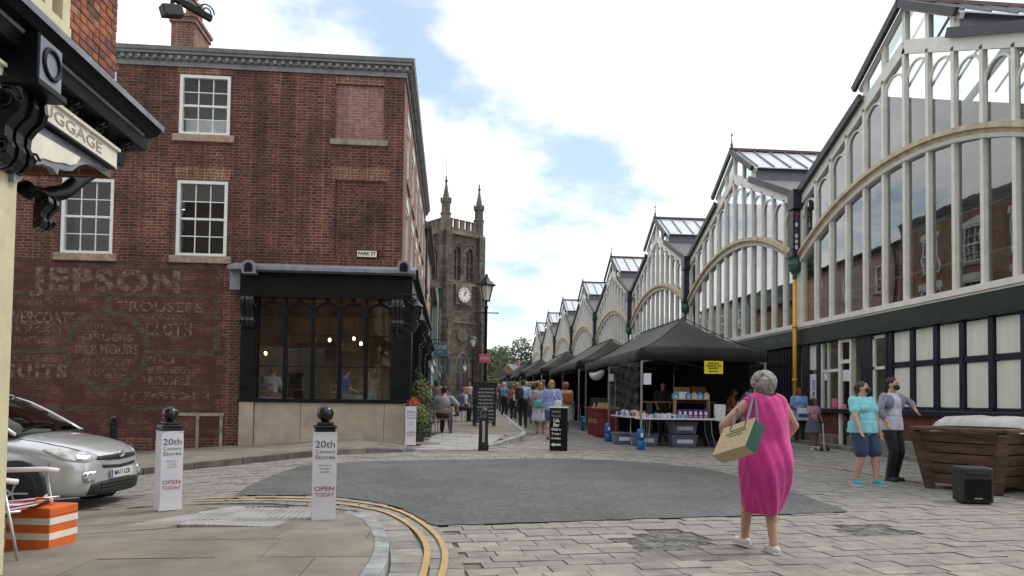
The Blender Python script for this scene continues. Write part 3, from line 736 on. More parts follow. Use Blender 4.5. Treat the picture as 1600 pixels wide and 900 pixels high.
# painted advert: worn maroon ground, green bands, pale lettering
GS = rect(2, 409, 346, 682, FY)
g = MB(); n_ = 36; rows_ = [(GS[2]+(GS[3]-GS[2])*i/n_) for i in range(n_+1)]
for i in range(n_):
    e = GS[1]+random.choice((-.12, 0, 0, .1, .04)); bx3(PF, g, GS[0]-1.2, e, rows_[i], rows_[i+1], -.004, .01)
gs = wb(g, 'painted_advert', 'brick_painted', cb_, ORG)
def gpoly(pts, name='green_band', m='ghost_green', e=-.008):
    mb = MB(); mb.add([PF(*((lambda q: (q.x, q.z))(atY(p[0], p[1], FY))), e) for p in pts], [tuple(range(len(pts)))]); return wb(mb, name, m, gs, ORG, fix=False)
for q in (((20, 454), (345, 460), (345, 466), (20, 460)), ((20, 546), (105, 543), (105, 550), (20, 553)), ((228, 548), (342, 548), (342, 556), (228, 556)), ((166, 460), (176, 460), (174, 488), (165, 488)),
          ((20, 632), (160, 636), (160, 642), (20, 640)), ((205, 634), (330, 634), (330, 640), (205, 642)), ((334, 462), (345, 462), (345, 560), (334, 560)), ((120, 412), (345, 416), (345, 421), (120, 418)), ((160, 606), (168, 606), (168, 618), (160, 618))):
    gpoly(q)
cc = atY(167, 546, FY); ro = 1.06; ri = .90; mb = MB(); N = 48
for i in range(N):
    a, b = 2*PI*i/N, 2*PI*(i+1)/N
    mb.add([PF(cc.x+r_*math.cos(t), cc.z+r_*.98*math.sin(t), -.0065) for r_, t in ((ri, a), (ro, a), (ro, b), (ri, b))], [(0, 1, 2, 3)])
wb(mb, 'green_ring', 'ghost_green', gs, ORG, fix=False)
def gtext(t, x0, x1, yc, hpx, m='ghost_white', bold=.02, sp=1.):
    a = atY(x0, yc, FY); b = atY(x1, yc, FY); hh = hpx*19.07/1130
    me_o = lettering(t, hh*1.38, m, gs, (0, 0, 0), (PI/2, 0, 0), fit=(b.x-a.x), bold=hh*bold, spacing=1.22 if hpx > 18 else 1.05)
    me_o.location = Vector(((a.x+b.x)/2, FY-.011, a.z))-ORG
for t, x0, x1, yc, hp, m, bo in (('JEPSON', 52, 286, 437, 32, 'ghost_white', .07), ('OVERCOATS', 4, 117, 496, 18, 'ghost_white', .04), ('& JACKETS', 22, 108, 514, 9, 'ghost_faint', .03), ('WAISTCOATS', 22, 100, 531, 10, 'ghost_faint', .03),
                             ('SUITS', 8, 105, 580, 20, 'ghost_white', .07), ('MOURNING SUITS', 20, 103, 560, 10, 'ghost_faint', .03), ('TROUSERS', 183, 318, 479, 15, 'ghost_white', .03), ('MADE IN ALL', 218, 300, 495, 9, 'ghost_faint', .02),
                             ('CLOTH', 228, 300, 515, 20, 'ghost_white', .04), ('ALTERATIONS', 134, 200, 512, 9, 'ghost_faint', .02), ('ORDERS', 128, 208, 527, 11, 'ghost_white', .02), ('IN 8 HOURS', 118, 216, 546, 14, 'ghost_white', .03),
                             ('PROMPTLY', 128, 206, 565, 10, 'ghost_faint', .02), ('EXECUTED', 137, 200, 582, 11, 'ghost_faint', .03), ('BLACK', 232, 276, 563, 11, 'ghost_white', .02), ('BUSINESS', 230, 290, 578, 10, 'ghost_white', .02), ('TROUSERS', 222, 296, 595, 13, 'ghost_white', .02),
                             ('HEALTHY WEAR', 40, 130, 472, 11, 'ghost_faint', .02), ('JEPSON', 190, 330, 618, 11, 'ghost_faint', .02)):
    gtext(t, x0, x1, yc, hp, m, bo)
# pale timber battens low on the wall
for q in ((262, 645, 350, 650), (269, 650, 274, 704), (306, 650, 311, 704), (343, 650, 348, 704)):
    rq = rect(*q, FY); b = MB(); bx3(PF, b, *rq, -.03, 0); wb(b, 'wall_batten', 'stone_grey', cb_, ORG)
# street name plate
rq = rect(557, 391, 590, 403, FY); b = MB(); bx3(PF, b, *rq, -.03, -.004); bx3(PF, b, rq[0]+.03, rq[0]+.06, rq[2]-.01, rq[3]+.01, -.02, 0); pl = wb(b, 'street_name_plate', 'black_paint', cb_, ORG, label='white street name plate reading PARK ST')
b = MB(); bx3(PF, b, rq[0]+.02, rq[1]-.02, rq[2]+.02, rq[3]-.02, -.034, -.03); wb(b, 'plate_face', 'cream_light', pl, ORG)
lo = lettering('PARK ST', .13, 'ink', pl, Vector(((rq[0]+rq[1])/2, FY-.036, (rq[2]+rq[3])/2))-ORG, (PI/2, 0, 0), fit=(rq[1]-rq[0])*.84, bold=.004)
# ---- black shopfront
SY = 18.72
PP = lambda a, b, c: (a, SY+c, b)
rs = rect(373, 629, 632, 700, SY); zr = rs[3]
for a0, a1, pr in ((373, 396, .05), (396, 469, 0), (469, 600, 0), (600, 633, .02)):
    q = rect(a0, 629, a1, 700, SY); b = MB(); bx3(PP, b, q[0]+.004, q[1]-.004, -1.2, zr, -pr, FY-SY+.05); wb(b, 'stall_riser', 'stall_riser_stone', cb_, ORG, bevel=.015)
shop = thing('shopfront', (0, 0, 0), None, None); shop.parent = cb_
q = rect(376, 430, 642, 464, SY); xl, xr = q[0], q[1]
b = MB(); bx3(PP, b, xl, xr, q[2], q[3]+.05, -.05, FY-SY+.02); bx3(PP, b, xl+.1, xr-.1, q[3]-.07, q[3]-.03, -.075, -.05); bx3(PP, b, xl, xr, q[2]-.04, q[2]+.02, -.09, 0); wb(b, 'fascia', 'black_paint', shop, ORG); zf0, zf1 = q[2], q[3]
b = MB(); b.add([(xl-.25, SY-.3, zf1+.05), (xr+.12, SY-.3, zf1+.05), (xr+.12, SY-.3, zf1+.14), (xl-.25, SY-.3, zf1+.14), (xl-.25, FY, zf1+.32), (xr+.12, FY, zf1+.32), (xl-.25, FY, zf1+.0), (xr+.12, FY, zf1+.0)],
                [(0, 1, 2, 3), (3, 2, 5, 4), (0, 3, 4, 6), (1, 7, 5, 2), (0, 6, 7, 1)]); wb(b, 'lead_flashing', 'lead', shop, ORG)
b = MB(); bx3(PP, b, xl-.28, xl-.02, zf1-.42, zf1+.2, .02, FY-SY); wb(b, 'lead_apron', 'lead', shop, ORG)
for px in (389, 631):
    cpt = atY(px, 420, SY-.3); b = MB(); w_ = .17; arc = [(cpt.x-w_, cpt.z-.12)]+[(cpt.x+w_*math.cos(t), cpt.z+.06+.16*math.sin(t)) for t in [PI-PI*k/8 for k in range(9)]]+[(cpt.x+w_, cpt.z-.12)]
    b.prism(arc, 'y', SY-.36, SY-.02); ob = wb(b, 'finial_block', 'lead', shop, ORG, bevel=.01)
    b = MB(); arc = [(cpt.x-.1, cpt.z-.08)]+[(cpt.x+.1*math.cos(t), cpt.z+.05+.1*math.sin(t)) for t in [PI-PI*k/8 for k in range(9)]]+[(cpt.x+.1, cpt.z-.08)]
    b.prism(arc, 'y', SY-.375, SY-.35); wb(b, 'niche', 'black_paint', ob, ORG)
gx0, gx1 = atY(402, 540, SY).x, atY(612.5, 540, SY).x; gz0, gz1 = zr+.03, zf0
for a0, a1 in ((atY(375, 540, SY).x, gx0), (gx1, atY(634, 540, SY).x)):
    b = MB(); bx3(PP, b, a0, a1, zr, zf0, 0, FY-SY); bx3(PP, b, a0+.06, a1-.06, zr+.35, zf0-.75, -.02, 0); wb(b, 'pilaster', 'black_paint', shop, ORG, bevel=.01)
b = MB(); bx3(PP, b, atY(375, 540, SY).x, atY(634, 540, SY).x, zr, zr+.09, -.07, .1); wb(b, 'shop_sill', 'black_paint', shop, ORG, bevel=.01)
mxs = [gx0]+[atY(px, 540, SY).x for px in (445.6, 488.6, 530.8, 571.8)]+[gx1]
for x in mxs[1:-1]:
    b = MB(); bx3(PP, b, x-.055, x+.055, gz0, zf0-.36, .02, .12); bx3(PP, b, x-.025, x+.025, zf0-.36, zf0, .03, .1); b.lathe([(.06, -.09), (.06, -.03)], 10, (x, SY+.06, zf0-.44)); wb(b, 'mullion', 'black_paint', shop, ORG, bevel=.008)
zs = zf0-.48
for a, c in zip(mxs, mxs[1:]):
    x = (a+c)/2; r_ = (c-a)/2-.03
    b = MB(); b.tube([(x+r_*math.cos(t), SY+.06, zs+.02+r_*.95*math.sin(t)) for t in [PI*k/16 for k in range(17)]], .038, 6); bx3(PP, b, x-.06, x+.06, zs+r_*.95+.03, zf0, .02, .1); wb(b, 'arch', 'black_paint', shop, ORG)
    b = MB(); bx3(PP, b, a+.04, c-.04, gz0, zf0, .055, .061); wb(b, 'pane', 'glass_shop', shop, ORG)
    for py in (524, 573):
        z = atY(500, py, SY).z; b = MB(); bx3(PP, b, a+.05, c-.05, z-.012, z+.012, .04, .08); wb(b, 'transom', 'black_paint', shop, ORG)
def corbel(root, P, org, x0, x1, zt, zb, out_, m='black_gloss', ribs=3):      # carved scroll bracket: S profile with raised ribs
    H_ = zt-zb; pr = [(0, 0), (.35, .02), (.72, .08), (.95, .18), (1, .3), (.9, .42), (.66, .5), (.5, .58), (.48, .68), (.6, .76), (.56, .88), (.36, .97), (.12, 1), (0, 1)]
    b = MB(); w_ = (x1-x0)
    for k in range(ribs):
        a0 = x0+w_*k/ribs+.008; a1 = x0+w_*(k+1)/ribs-.008; s = 1 if k % 2 == 0 else .88
        pts = [(-u*out_*s, zt-v*H_) for u, v in pr]; n = len(pts)
        b.add([P(a0, z, y) for y, z in pts]+[P(a1, z, y) for y, z in pts], [tuple(range(n))[::-1], tuple(range(n, 2*n))]+[(i, (i+1) % n, n+(i+1) % n, n+i) for i in range(n)])
    for zz, rr in ((zt-.3*H_, .26*H_*.6), (zt-.8*H_, .14*H_*.7)):
        for e in (x0-.006, x1+.006):
            sp_ = [(e, zz+rr*(1-k/14)*math.sin(k*.9), -out_*.45-rr*(1-k/14)*math.cos(k*.9)) for k in range(13)]
            b.tube([P(*q_) for q_ in sp_], .012, 5)
    return wb(b, 'corbel', m, root, org, bevel=.006)
for px0, px1 in ((378, 399), (612, 631)):
    corbel(shop, PP, ORG, atY(px0, 490, SY).x, atY(px1, 490, SY).x, zf0+.02, zf0-.85, .24)
rq = rect(383, 553, 395, 567, SY); b = MB(); bx3(PP, b, *rq, -.012, -.002); hs = wb(b, 'hydrant_plate', 'sign_yellow', shop, ORG, label='small yellow plate with a black H')
lettering('H', .2, 'ink', hs, Vector(((rq[0]+rq[1])/2, SY-.014, (rq[2]+rq[3])/2))-ORG, (PI/2, 0, 0), bold=.004)
# shopfront round the corner
PSS = lambda a, b, c: (XC+.3-c, a, b)
b = MB(); bx3(PSS, b, SY+.02, 33.5, zf0-.05, zf1+.03, 0, .3); bx3(PSS, b, SY+.02, 33.5, zf1+.03, zf1+.2, -.15, .3); wb(b, 'fascia', 'black_paint', shop, ORG)
for i, yy in enumerate((18.75, 23.4, 24.7, 28.6, 29.2, 33.0)):
    b = MB(); bx3(PSS, b, yy, yy+.42, gz(0, yy), zf0-.05, 0, .3); wb(b, 'pilaster', 'black_paint', shop, ORG); corbel(shop, PSS, ORG, yy+.05, yy+.38, zf0, zf0-.8, .26)
for q in gw:
    b = MB(); bx3(PSS, b, q[0], q[1], q[2], q[3], .2, .21); wb(b, 'pane', 'glass', shop, ORG)
    b = MB(); bx3(PSS, b, q[0], q[1], gz(0, q[0]), q[2], .1, .3)
    for k in range(4): yy = q[0]+(q[1]-q[0])*k/3; bx3(PSS, b, yy-.04, yy+.04, q[2], q[3], .14, .24)
    wb(b, 'stall_riser', 'black_paint', shop, ORG)
# the room behind the arched window
rm = MB(); X0, X1, Y0, Y1, Z0, Z1 = -7.2, XC-.05, FY+.05, 25.2, .82, 4.1
rm.add([(X0, Y0, Z0), (X1, Y0, Z0), (X1, Y1, Z0), (X0, Y1, Z0), (X0, Y0, Z1), (X1, Y0, Z1), (X1, Y1, Z1), (X0, Y1, Z1)], [(0, 1, 2, 3), (3, 2, 6, 7), (0, 3, 7, 4)])
wb(rm, 'cafe_room', 'room_wall', cb_, ORG, fix=False)
rm = MB().add([(X0, Y0, Z1), (X1, Y0, Z1), (X1, Y1, Z1), (X0, Y1, Z1)], [(0, 1, 2, 3)]); rm.box(-6.9, -1.6, 23.9, 24.3, Z0, 1.95).box(-5.2, -3.9, 25.0, 25.15, 1.6, 3.2); wb(rm, 'cafe_counter', 'room_dark', cb_, ORG, fix=False)

# pendant lamps hanging in the window
for i, (px, py, dd) in enumerate(((415, 552, 2.2), (515, 531, 1.6), (553, 529, 3.0), (564, 537, 1.3))):
    P_ = atY(px, py, SY+dd); t = thing('pendant_lamp', P_, ['leftmost lit pendant bulb behind the arched window', 'lit pendant bulb behind the third arched pane', 'small lit pendant bulb deep behind the fourth arched pane', 'lit pendant bulb beside the fourth mullion of the arched window'][i], 'lamp', group='lit bulbs in the cafe')
    MB().ell((0, 0, 0), .035, .035, .05).build('bulb', 'bulb', t, smooth=True)
    MB().tube([(0, 0, .05), (0, 0, 4.05-P_.z)], .008, 5).build('flex', 'ink', t); MB().lathe([(.02, .04), (.03, .1)], 8).build('lamp_holder', 'brown', t)
# ------------------------------------------------------------------ market hall
MX, BAY, S0, ML = 10.4, 10.12, 20.78, .817
MO = Vector((MX, S0, gz(MX, S0)))
mh = thing('market_hall', MO, 'long cream iron and glass market hall with glazed gables along the right', 'building')
NB = 8; ZS, ZV, ZM, ZR = 3.60, 7.62, 9.88, 10.7; HB = BAY/2; DEP = 24.
def main_z(t): return ZV+(ZM-ZV)*(1-abs(t-HB)/HB)
def lan_z(t): return ZR-.64*abs(t-HB)
PM = lambda t, z, c: (c, t, z)              # bay coordinates: along the street, up, into the hall
pier = .158
js = [pier+ML*j for j in range(13)]
def bay_front(y0):
    f = MB()
    for t in (0, BAY): bx3(PM, f, t-pier if t else 0, t+pier if t == 0 else BAY, ZS, ZV+.15, -.03, .16)
    f2 = MB()
    for s in (1, -1):
        a, b = (0, HB) if s == 1 else (BAY, HB)
        f.beam((0.04, a, main_z(a)-.22), (0.04, b, main_z(b)-.22), .30, .16, up=(1, 0, 0))
        f.beam((0.03, HB-s*1.85, lan_z(HB-1.85)-.1), (0.03, HB, ZR-.1), .12, .1, up=(1, 0, 0))
    bx3(PM, f, 0, BAY, ZS, ZS+.13, -.10, .14); bx3(PM, f, 0, BAY, ZS-.05, ZS, -.06, .14)
    for o in (-1.85, -1.62, -.817, 0, .817, 1.62, 1.85):
        if abs(o) < 1.7: bx3(PM, f, HB+o-.06, HB+o+.06, main_z(HB+o)-.12, lan_z(HB+o)-.12, -.02, .1)
    o = f.build('gable_front', 'iron_cream', mh); o.location = (0, y0, 0)
    for j in range(1, 12):
        b = MB(); t = js[j]; zt = main_z(t)-.3; bx3(PM, b, t-.048, t+.048, ZS+.13, zt, -.04, .075); b.build('mullion', 'iron_cream', o)
    R = HB-pier; ri = 1.4; RR = (R*R+ri*ri)/(2*ri); zc = 7.15-RR
    pts = []
    for k in range(33):
        t = -R+2*R*k/32; pts.append((t+HB, zc+math.sqrt(RR*RR-t*t)))
    rg = [[(-.17, t, z+.09), (.02, t, z+.12), (.1, t, z-.1), (-.1, t, z-.12), (-.12, t, z-.05), (-.18, t, z-.02)] for t, z in pts]
    b = MB().loft(rg); b.build('arch_rib', 'iron_arch', o, smooth=False)
    rg = [[(-.1, t, z-.12), (.1, t, z-.1), (.1, t, z-.2), (-.07, t, z-.2)] for t, z in pts]; MB().loft(rg).build('arch_rib_lower', 'iron_cream', o)
    for j in range(12):
        t0, t1 = js[j]+.03, js[j+1]-.03; zt = min(main_z(t0), main_z(t1))-.36; w_ = (t1-t0)/2; tm = (t0+t1)/2
        b = MB(); bx3(PM, b, js[j]+.02, js[j+1]-.02, ZS+.1, min(main_z(js[j]), main_z(js[j+1]))-.2, .045, .051); b.build('pane', 'glass_market', o)
        b = MB(); b.tube([(.02, tm+w_*math.cos(a), zt-.42+.42*math.sin(a)) for a in [PI*k/10 for k in range(11)]], .032, 6)
        b.beam((.02, t0, zt-.42), (.02, t0, zt-.1), .05, .05); b.beam((.02, t1, zt-.42), (.02, t1, zt-.1), .05, .05); b.build('arch_head', 'iron_cream', o)
    for a, c in ((-1.62, -.817), (-.817, 0), (0, .817), (.817, 1.62)):
        b = MB(); ta, tb_ = HB+a+.05, HB+c-.05
        b.add([(e, t, z) for e in (.04, .046) for t, z in ((ta, main_z(ta)-.1), (tb_, main_z(tb_)-.1), (tb_, lan_z(tb_)-.1), (ta, lan_z(ta)-.1))], [(0, 1, 2, 3), (4, 5, 6, 7)]); b.build('lantern_pane', 'glass_market', o)
    return o
def bay_roof(y0):
    s = MB()                                            # slated slope facing the camera side
    def slope(mb, ta, za, tb_, zb, x0, x1, th=.07): mb.add([(x0, ta, za), (x0, tb_, zb), (x1, tb_, zb), (x1, ta, za), (x0, ta, za-th), (x0, tb_, zb-th), (x1, tb_, zb-th), (x1, ta, za-th)], [(0, 1, 2, 3), (7, 6, 5, 4), (0, 4, 5, 1), (1, 5, 6, 2), (2, 6, 7, 3), (3, 7, 4, 0)])
    lt = HB-1.6
    slope(s, .12, ZV+.06, lt, main_z(lt)+.03, -.12, DEP); o = s.build('roof', 'slate', mh); o.location = (0, y0, 0)
    b = MB(); slope(b, BAY-.12, ZV+.06, BAY-lt, main_z(lt)+.03, -.12, DEP); b.build('far_slope', 'slate', o)
    b = MB(); slope(b, BAY-.14, ZV-.04, BAY-lt, main_z(lt)-.07, .1, DEP, .01); b.build('roof_lining', 'lining', o)
    b = MB(); bx3(PM, b, BAY-.2, BAY+.2, ZV-.12, ZV+.02, .05, DEP); b.build('valley_gutter', 'lead', o)
    b = MB(); bx3(PM, b, BAY-.04, BAY+.04, ZV-1.35, ZV-.12, .3, DEP); b.build('valley_light_screen', 'pipe_green', o)  # added screen under the valley, blocks the bright view of farther lanterns
    b = MB()
    for k in range(5):
        x = 2.6+k*4.8
        for sgn in (0, 1):
            t0 = .3 if sgn == 0 else BAY-.3; b.beam((x, t0, ZV-.2), (x, HB, ZM-.1), .1, .16)
        b.tube([(x, .3, ZV-.2), (x, HB, ZV+.5), (x, BAY-.3, ZV-.2)], .03, 6); b.tube([(x, HB, ZV+.5), (x, HB, ZM)], .025, 6); b.tube([(x, HB, ZV+.5), (x, HB*.5, (ZV+ZM)/2-.2)], .02, 6); b.tube([(x, HB, ZV+.5), (x, HB*1.5, (ZV+ZM)/2-.2)], .02, 6)
    b.build('roof_truss', 'pipe_green', o)
    b = MB(); bx3(PM, b, lt-.03, lt+.03, main_z(lt), lan_z(lt)-.06, .1, DEP); b.build('lantern_side', 'grey_paint', o)
    b = MB(); bx3(PM, b, BAY-lt-.01, BAY-lt+.01, main_z(lt), lan_z(lt)-.06, .1, DEP); b.build('lantern_side', 'glass_roof', o)
    for sg in (-1, 1):
        b = MB(); slope(b, HB+sg*1.82, lan_z(HB+1.82), HB, ZR+.02, -.1, DEP, .03); b.build('lantern_roof', 'glass_roof' if sg == 1 else 'lantern_sheet', o)
        b = MB()
        for k in range(40): b.beam((.1+k*.6, HB+sg*1.82, lan_z(HB+1.82)+.03), (.1+k*.6, HB, ZR+.05), .04, .05)
        b.build('lantern_bars', 'grey_paint', o)
    b = MB(); b.beam((-.12, HB, ZR+.05), (DEP, HB, ZR+.05), .24, .09); b.build('ridge_cap', 'ridge_red', o)
    bg_ = MB()                                          # dark barge boards at the front
    for sg in (-1, 1):
        bg_.beam((-.12, HB+sg*HB*.985, ZV+.03), (-.12, HB+sg*1.62, main_z(HB-1.62)+.0), .09, .20, up=(0, 0, 1)); bg_.beam((-.14, HB+sg*1.9, lan_z(HB+1.9)-.03), (-.14, HB, ZR-.02), .1, .18)
    bg_.build('barge_board', 'barge', o)
    b = MB().lathe([(.09, 0), (.11, .05), (.05, .1), (.06, .2), (.03, .26), (.015, .5), (.045, .55), (.012, .62), (.006, .85), (.001, .95)], 8, (-.1, HB, ZR+.05))
    b.build('finial', 'ridge_red', o, smooth=True)
    return o
mat('lining', (.40, .44, .43), .7, .08, 2); mat('lantern_sheet', (.55, .60, .63), .25, .1, 3, metal=.0, spec=.8); mat('ridge_red', (.13, .08, .072), .7, .2, 8); mat('barge', (.03, .031, .036), .5, .2, 6)
gf = bay_front(-BAY); rf = bay_roof(-BAY)
for k in range(1, NB):
    for src in (gf, rf):
        c_ = src.copy(); COL.objects.link(c_); c_.location = (0, -BAY+k*BAY, 0)
        for ch in list(src.children):
            g_ = ch.copy(); COL.objects.link(g_); g_.parent = c_
# end wall, rear wall and floor of the hall
e = MB(); ya = -BAY; yb = (NB-1)*BAY
e.box(.2, DEP, ya-.1, ya, -.6, ZV); e.box(DEP, DEP+.2, ya, yb, -.6, 7.3); e.box(.2, DEP, yb, yb+.1, -.6, ZV); e.build('hall_wall', 'room_wall', mh)
e = MB().box(.2, DEP, ya, yb, -.4, -.25); e.build('hall_floor', 'stone_grey', mh)
e = MB()
for k in range(NB):
    y0 = ya+k*BAY; e.add([(DEP+.1, y0, 7.2), (DEP+.1, y0+BAY, 7.2), (DEP+.1, y0+BAY, ZV), (DEP+.1, y0+HB, ZM), (DEP+.1, y0, ZV)], [(0, 1, 2, 3, 4)])
e.build('rear_gable', 'grey_paint', mh)
# inner rail seen through the glass
e = MB()
for z in (4.55, 5.6): e.box(.9, .96, ya, yb, z, z+.05)
for k in range(NB+1): e.tube([(1.4, ya+k*BAY, -.3), (1.4, ya+k*BAY, ZV)], .09, 8)
e.build('inner_columns', 'pipe_green', mh)
# lower storey
def lower(name, m, boxes, **k):
    b = MB()
    for y0, y1, z0, z1, c0, c1 in boxes: b.box(c0, c1, y0-S0, y1-S0, z0-MO.z, z1-MO.z)
    return b.build(name, m, mh, **k)
mh_z = MO.z
for o in list(mh.children):
    if o.name.split('.')[0] in ('gable_front', 'roof', 'hall_wall', 'rear_gable', 'inner_columns'): o.location.z -= mh_z
YE = S0+yb
lower('fascia', 'green_paint', [(S0-BAY, YE, 3.16, 3.55, -.06, .14), (S0-BAY, YE, 3.08, 3.16, -.10, .14)])
lower('window_sill', 'navy_paint', [(S0-BAY, YE, 1.10, 1.22, -.10, .14)], bevel=.01)
lower('plinth', 'plinth_red', [(S0-BAY, 18.0, .52, 1.10, 0, .14), (18.7, YE, .52, 1.10, 0, .14)])
lower('base_course', 'kerb_dark', [(S0-BAY, 18.0, -.3, .52, -.14, .14), (18.7, YE, -.3, .52, -.14, .14)], bevel=.02)
edges = [16.24-.8*i for i in range(7)]
for i, yl in enumerate(edges):
    lower('post', 'navy_paint', [(yl, yl+.12, 1.22, 3.08, -.03, .12)])
    for z0, z1 in ((1.30, 2.20), (2.34, 3.04)):
        lower('shutter_panel', 'door_white', [(yl-.65, yl-.03, z0, z1, .03, .07)] if i % 2 else [(yl-.65, yl-.345, z0, z1, .03, .07), (yl-.34, yl-.03, z0, z1, .032, .07)])
lower('rail', 'navy_paint', [(S0-BAY, 16.5, 2.22, 2.32, -.01, .12), (S0-BAY, 16.5, 1.22, 1.28, 0, .12)])
lower('post', 'navy_paint', [(16.40, 16.50, 1.2, 3.08, -.03, .12)]); 
w_ = lower('shop_window', 'iron_cream', [(16.5, 16.56, 2.25, 3.02, .02, .08), (17.0, 17.08, 1.25, 3.02, .02, .08), (16.5, 17.08, 2.96, 3.04, .02, .08), (16.5, 17.08, 2.2, 2.27, .02, .08)])
b = MB().box(.05, .056, 16.53-S0, 17.04-S0, 1.3-mh_z, 2.98-mh_z); b.build('pane', 'glass', w_)
lower('post', 'navy_paint', [(17.08, 17.55, 1.2, 3.08, -.02, .12)]); lower('post', 'black_paint', [(17.55, 18.0, .2, 3.08, .3, .4), (17.52, 17.58, .2, 3.08, 0, .4)])
dr = lower('door', 'black_paint', [(18.0, 18.55, .22, 3.0, .05, .10)]); 
lower('door_frame', 'door_white', [(18.50, 18.6, .22, 3.06, -.02, .12), (17.98, 18.06, .22, 3.06, -.02, .12), (18.06, 18.5, 2.42, 2.52, -.01, .12), (18.06, 18.5, 2.98, 3.06, -.01, .12)])
b = MB().box(.03, .036, 18.1-S0, 18.46-S0, 1.95-mh_z, 2.25-mh_z); b.build('notice', 'paper', dr); b = MB().box(.04, .046, 18.07-S0, 18.49-S0, 1.2-mh_z, 2.4-mh_z); b.build('pane', 'glass', dr)
w_ = lower('shop_window', 'iron_cream', [(18.62, 18.68, 1.2, 3.04, .02, .1), (19.52, 19.6, 1.2, 3.04, .02, .1), (19.2, 19.24, 1.2, 3.04, .02, .1), (18.62, 19.6, 2.22, 2.3, .03, .1)])
b = MB().box(.05, .056, 18.65-S0, 19.55-S0, 1.2-mh_z, 3.04-mh_z); b.build('pane', 'glass', w_)
b = MB().box(.035, .045, 18.75-S0, 19.05-S0, 1.25-mh_z, 1.5-mh_z); b.build('red_poster', 'sign_pink', w_); b = MB().box(.035, .045, 19.3-S0, 19.45-S0, 2.0-mh_z, 2.2-mh_z); b.build('notice', 'paper', w_)
lower('post', 'navy_paint', [(19.6, 19.76, .2, 3.08, -.03, .12), (20.24, 20.6, .2, 3.08, -.03, .12)])
for z0, z1 in ((1.24, 2.2), (2.32, 3.04)): lower('shutter_panel', 'door_white', [(19.76, 20.24, z0, z1, .03, .07)])
po = lower('poster', 'paper', [(19.84, 20.14, 1.55, 2.1, .015, .028)])
for i in range(5): MB().box(.010, .014, 19.90-S0, 20.08-S0, 1.98-i*.06-mh_z, 2.01-i*.06-mh_z).build('print_line', 'purple' if i < 3 else 'ink_grey', po)
MB().box(.009, .014, 19.93-S0, 20.05-S0, 1.58-mh_z, 1.68-mh_z).build('print_picture', 'ink_red', po)
# the next bay: iron gates, then shuttered fronts further on
lower('gate_boarding', 'navy_paint', [(21.0, 25.6, .2, 3.08, .10, .14)])
for i in range(22): lower('gate_bar', 'black_paint', [(21.15+i*.2, 21.18+i*.2, .25, 2.95, -.03, .0)])
lower('gate_rail', 'black_paint', [(21.05, 25.55, .5, .55, -.02, .02), (21.05, 25.55, 2.6, 2.65, -.02, .02)])
y = 25.7
while y < 62:
    lower('post', 'navy_paint', [(y, y+.15, .2, 3.08, -.03, .12)])
    for z0, z1 in ((1.30, 2.20), (2.34, 3.04)): lower('shutter_panel', 'door_white', [(y+.15, y+.8, z0, z1, .03, .07)])
    y += .8
lower('rail', 'navy_paint', [(25.7, 62, 2.22, 2.32, -.01, .12)]); lower('gate_boarding', 'navy_paint', [(62, YE, .2, 3.08, .1, .14)])
lo = lettering('MARKET HALL', .24, 'ink_grey', mh, (-.065, 22.3-S0, 3.34-mh_z), (PI/2, 0, -PI/2), bold=.002, spacing=1.2)
# columns between the bays with hoppers, sign boxes and downpipes
for k in range(0, NB-1):
    y = k*BAY; 
    b = MB().box(-.26, .05, y-.10, y+.14, 5.95-mh_z, 7.15-mh_z).box(-.3, .1, y-.2, y+.2, 7.15-mh_z, 7.75-mh_z).box(-.32, .1, y-.2, y+.2, 5.72-mh_z, 5.92-mh_z); cbx = b.build('gutter_box', 'navy_paint', mh, bevel=.02)
    b = MB().lathe([(.05, 5.05), (.07, 5.1), (.07, 5.2), (.17, 5.34), (.2, 5.5), (.17, 5.62), (.2, 5.72)], 8, (-.16, y, -mh_z)); b.build('hopper', 'pipe_green', mh)
    b = MB().tube([(-.16, y, 5.05-mh_z), (-.16, y, .2)], .06, 12)
    for z in (1.8, 3.4): b.lathe([(.08, z), (.08, z+.07)], 12, (-.16, y, 0))
    b.build('downpipe', 'yellow_pipe' if k == 0 else 'green_paint', mh, smooth=True)
    if k == 0:
        for i, (ch, mm, sz) in enumerate((('T', 'ink_red', .34), ('8', 'paper', .17), ('x', 'ink_red', .13), ('8', 'paper', .17), ('8', 'paper', .15), ('8', 'paper', .17))):
            lettering(ch, sz, mm, mh, (-.16, y-.105, 6.92-i*.17-(.06 if i else 0)-mh_z), (PI/2, 0, 0), bold=.008)
# ------------------------------------------------------------------ shop near the camera, cut-away corner with carved fascia
WX = -3.25
NO = Vector((WX, 7.3, gz(WX, 7.3)))
ns = thing('luggage_shop', NO, 'near brick shop with cream pilaster, black carved cornice and LUGGAGE fascia board', 'building')
PN = lambda a, b, c: (WX-c, a, b)
ye = atX(179, 100, WX).y; yw = atX(106, 30, WX).y; zc = atX(176, 132, WX).z
wnd = (yw-1.1, yw, zc+.05, zc+2.2); zlow = atX(181, 262, WX+.20).z
f = wallgrid(PN, -6, ye-.004, zlow, 9.5, [wnd, (yw-4.4, yw-3.3, zc+.05, zc+2.2), (yw-7.6, yw-6.5, zc+.05, zc+2.2)], .12); wb(f, 'upper_wall', 'mortar', ns, NO, fix=False) if 'mortar' in MATS else wb(f, 'upper_wall', mat('mortar', (.33, .27, .20), .9, .15, 9, .3, 60), ns, NO, fix=False)
b = MB().add([(WX, ye, zlow), (WX-8, ye, zlow), (WX-8, ye, 9.5), (WX, ye, 9.5), (WX-8, -6, zlow), (WX-8, -6, 9.5), (WX, -6, 9.5)], [(0, 1, 2, 3), (3, 2, 5, 6), (1, 4, 5, 2)]); wb(b, 'end_wall', 'brick_orange', ns, NO, fix=False)
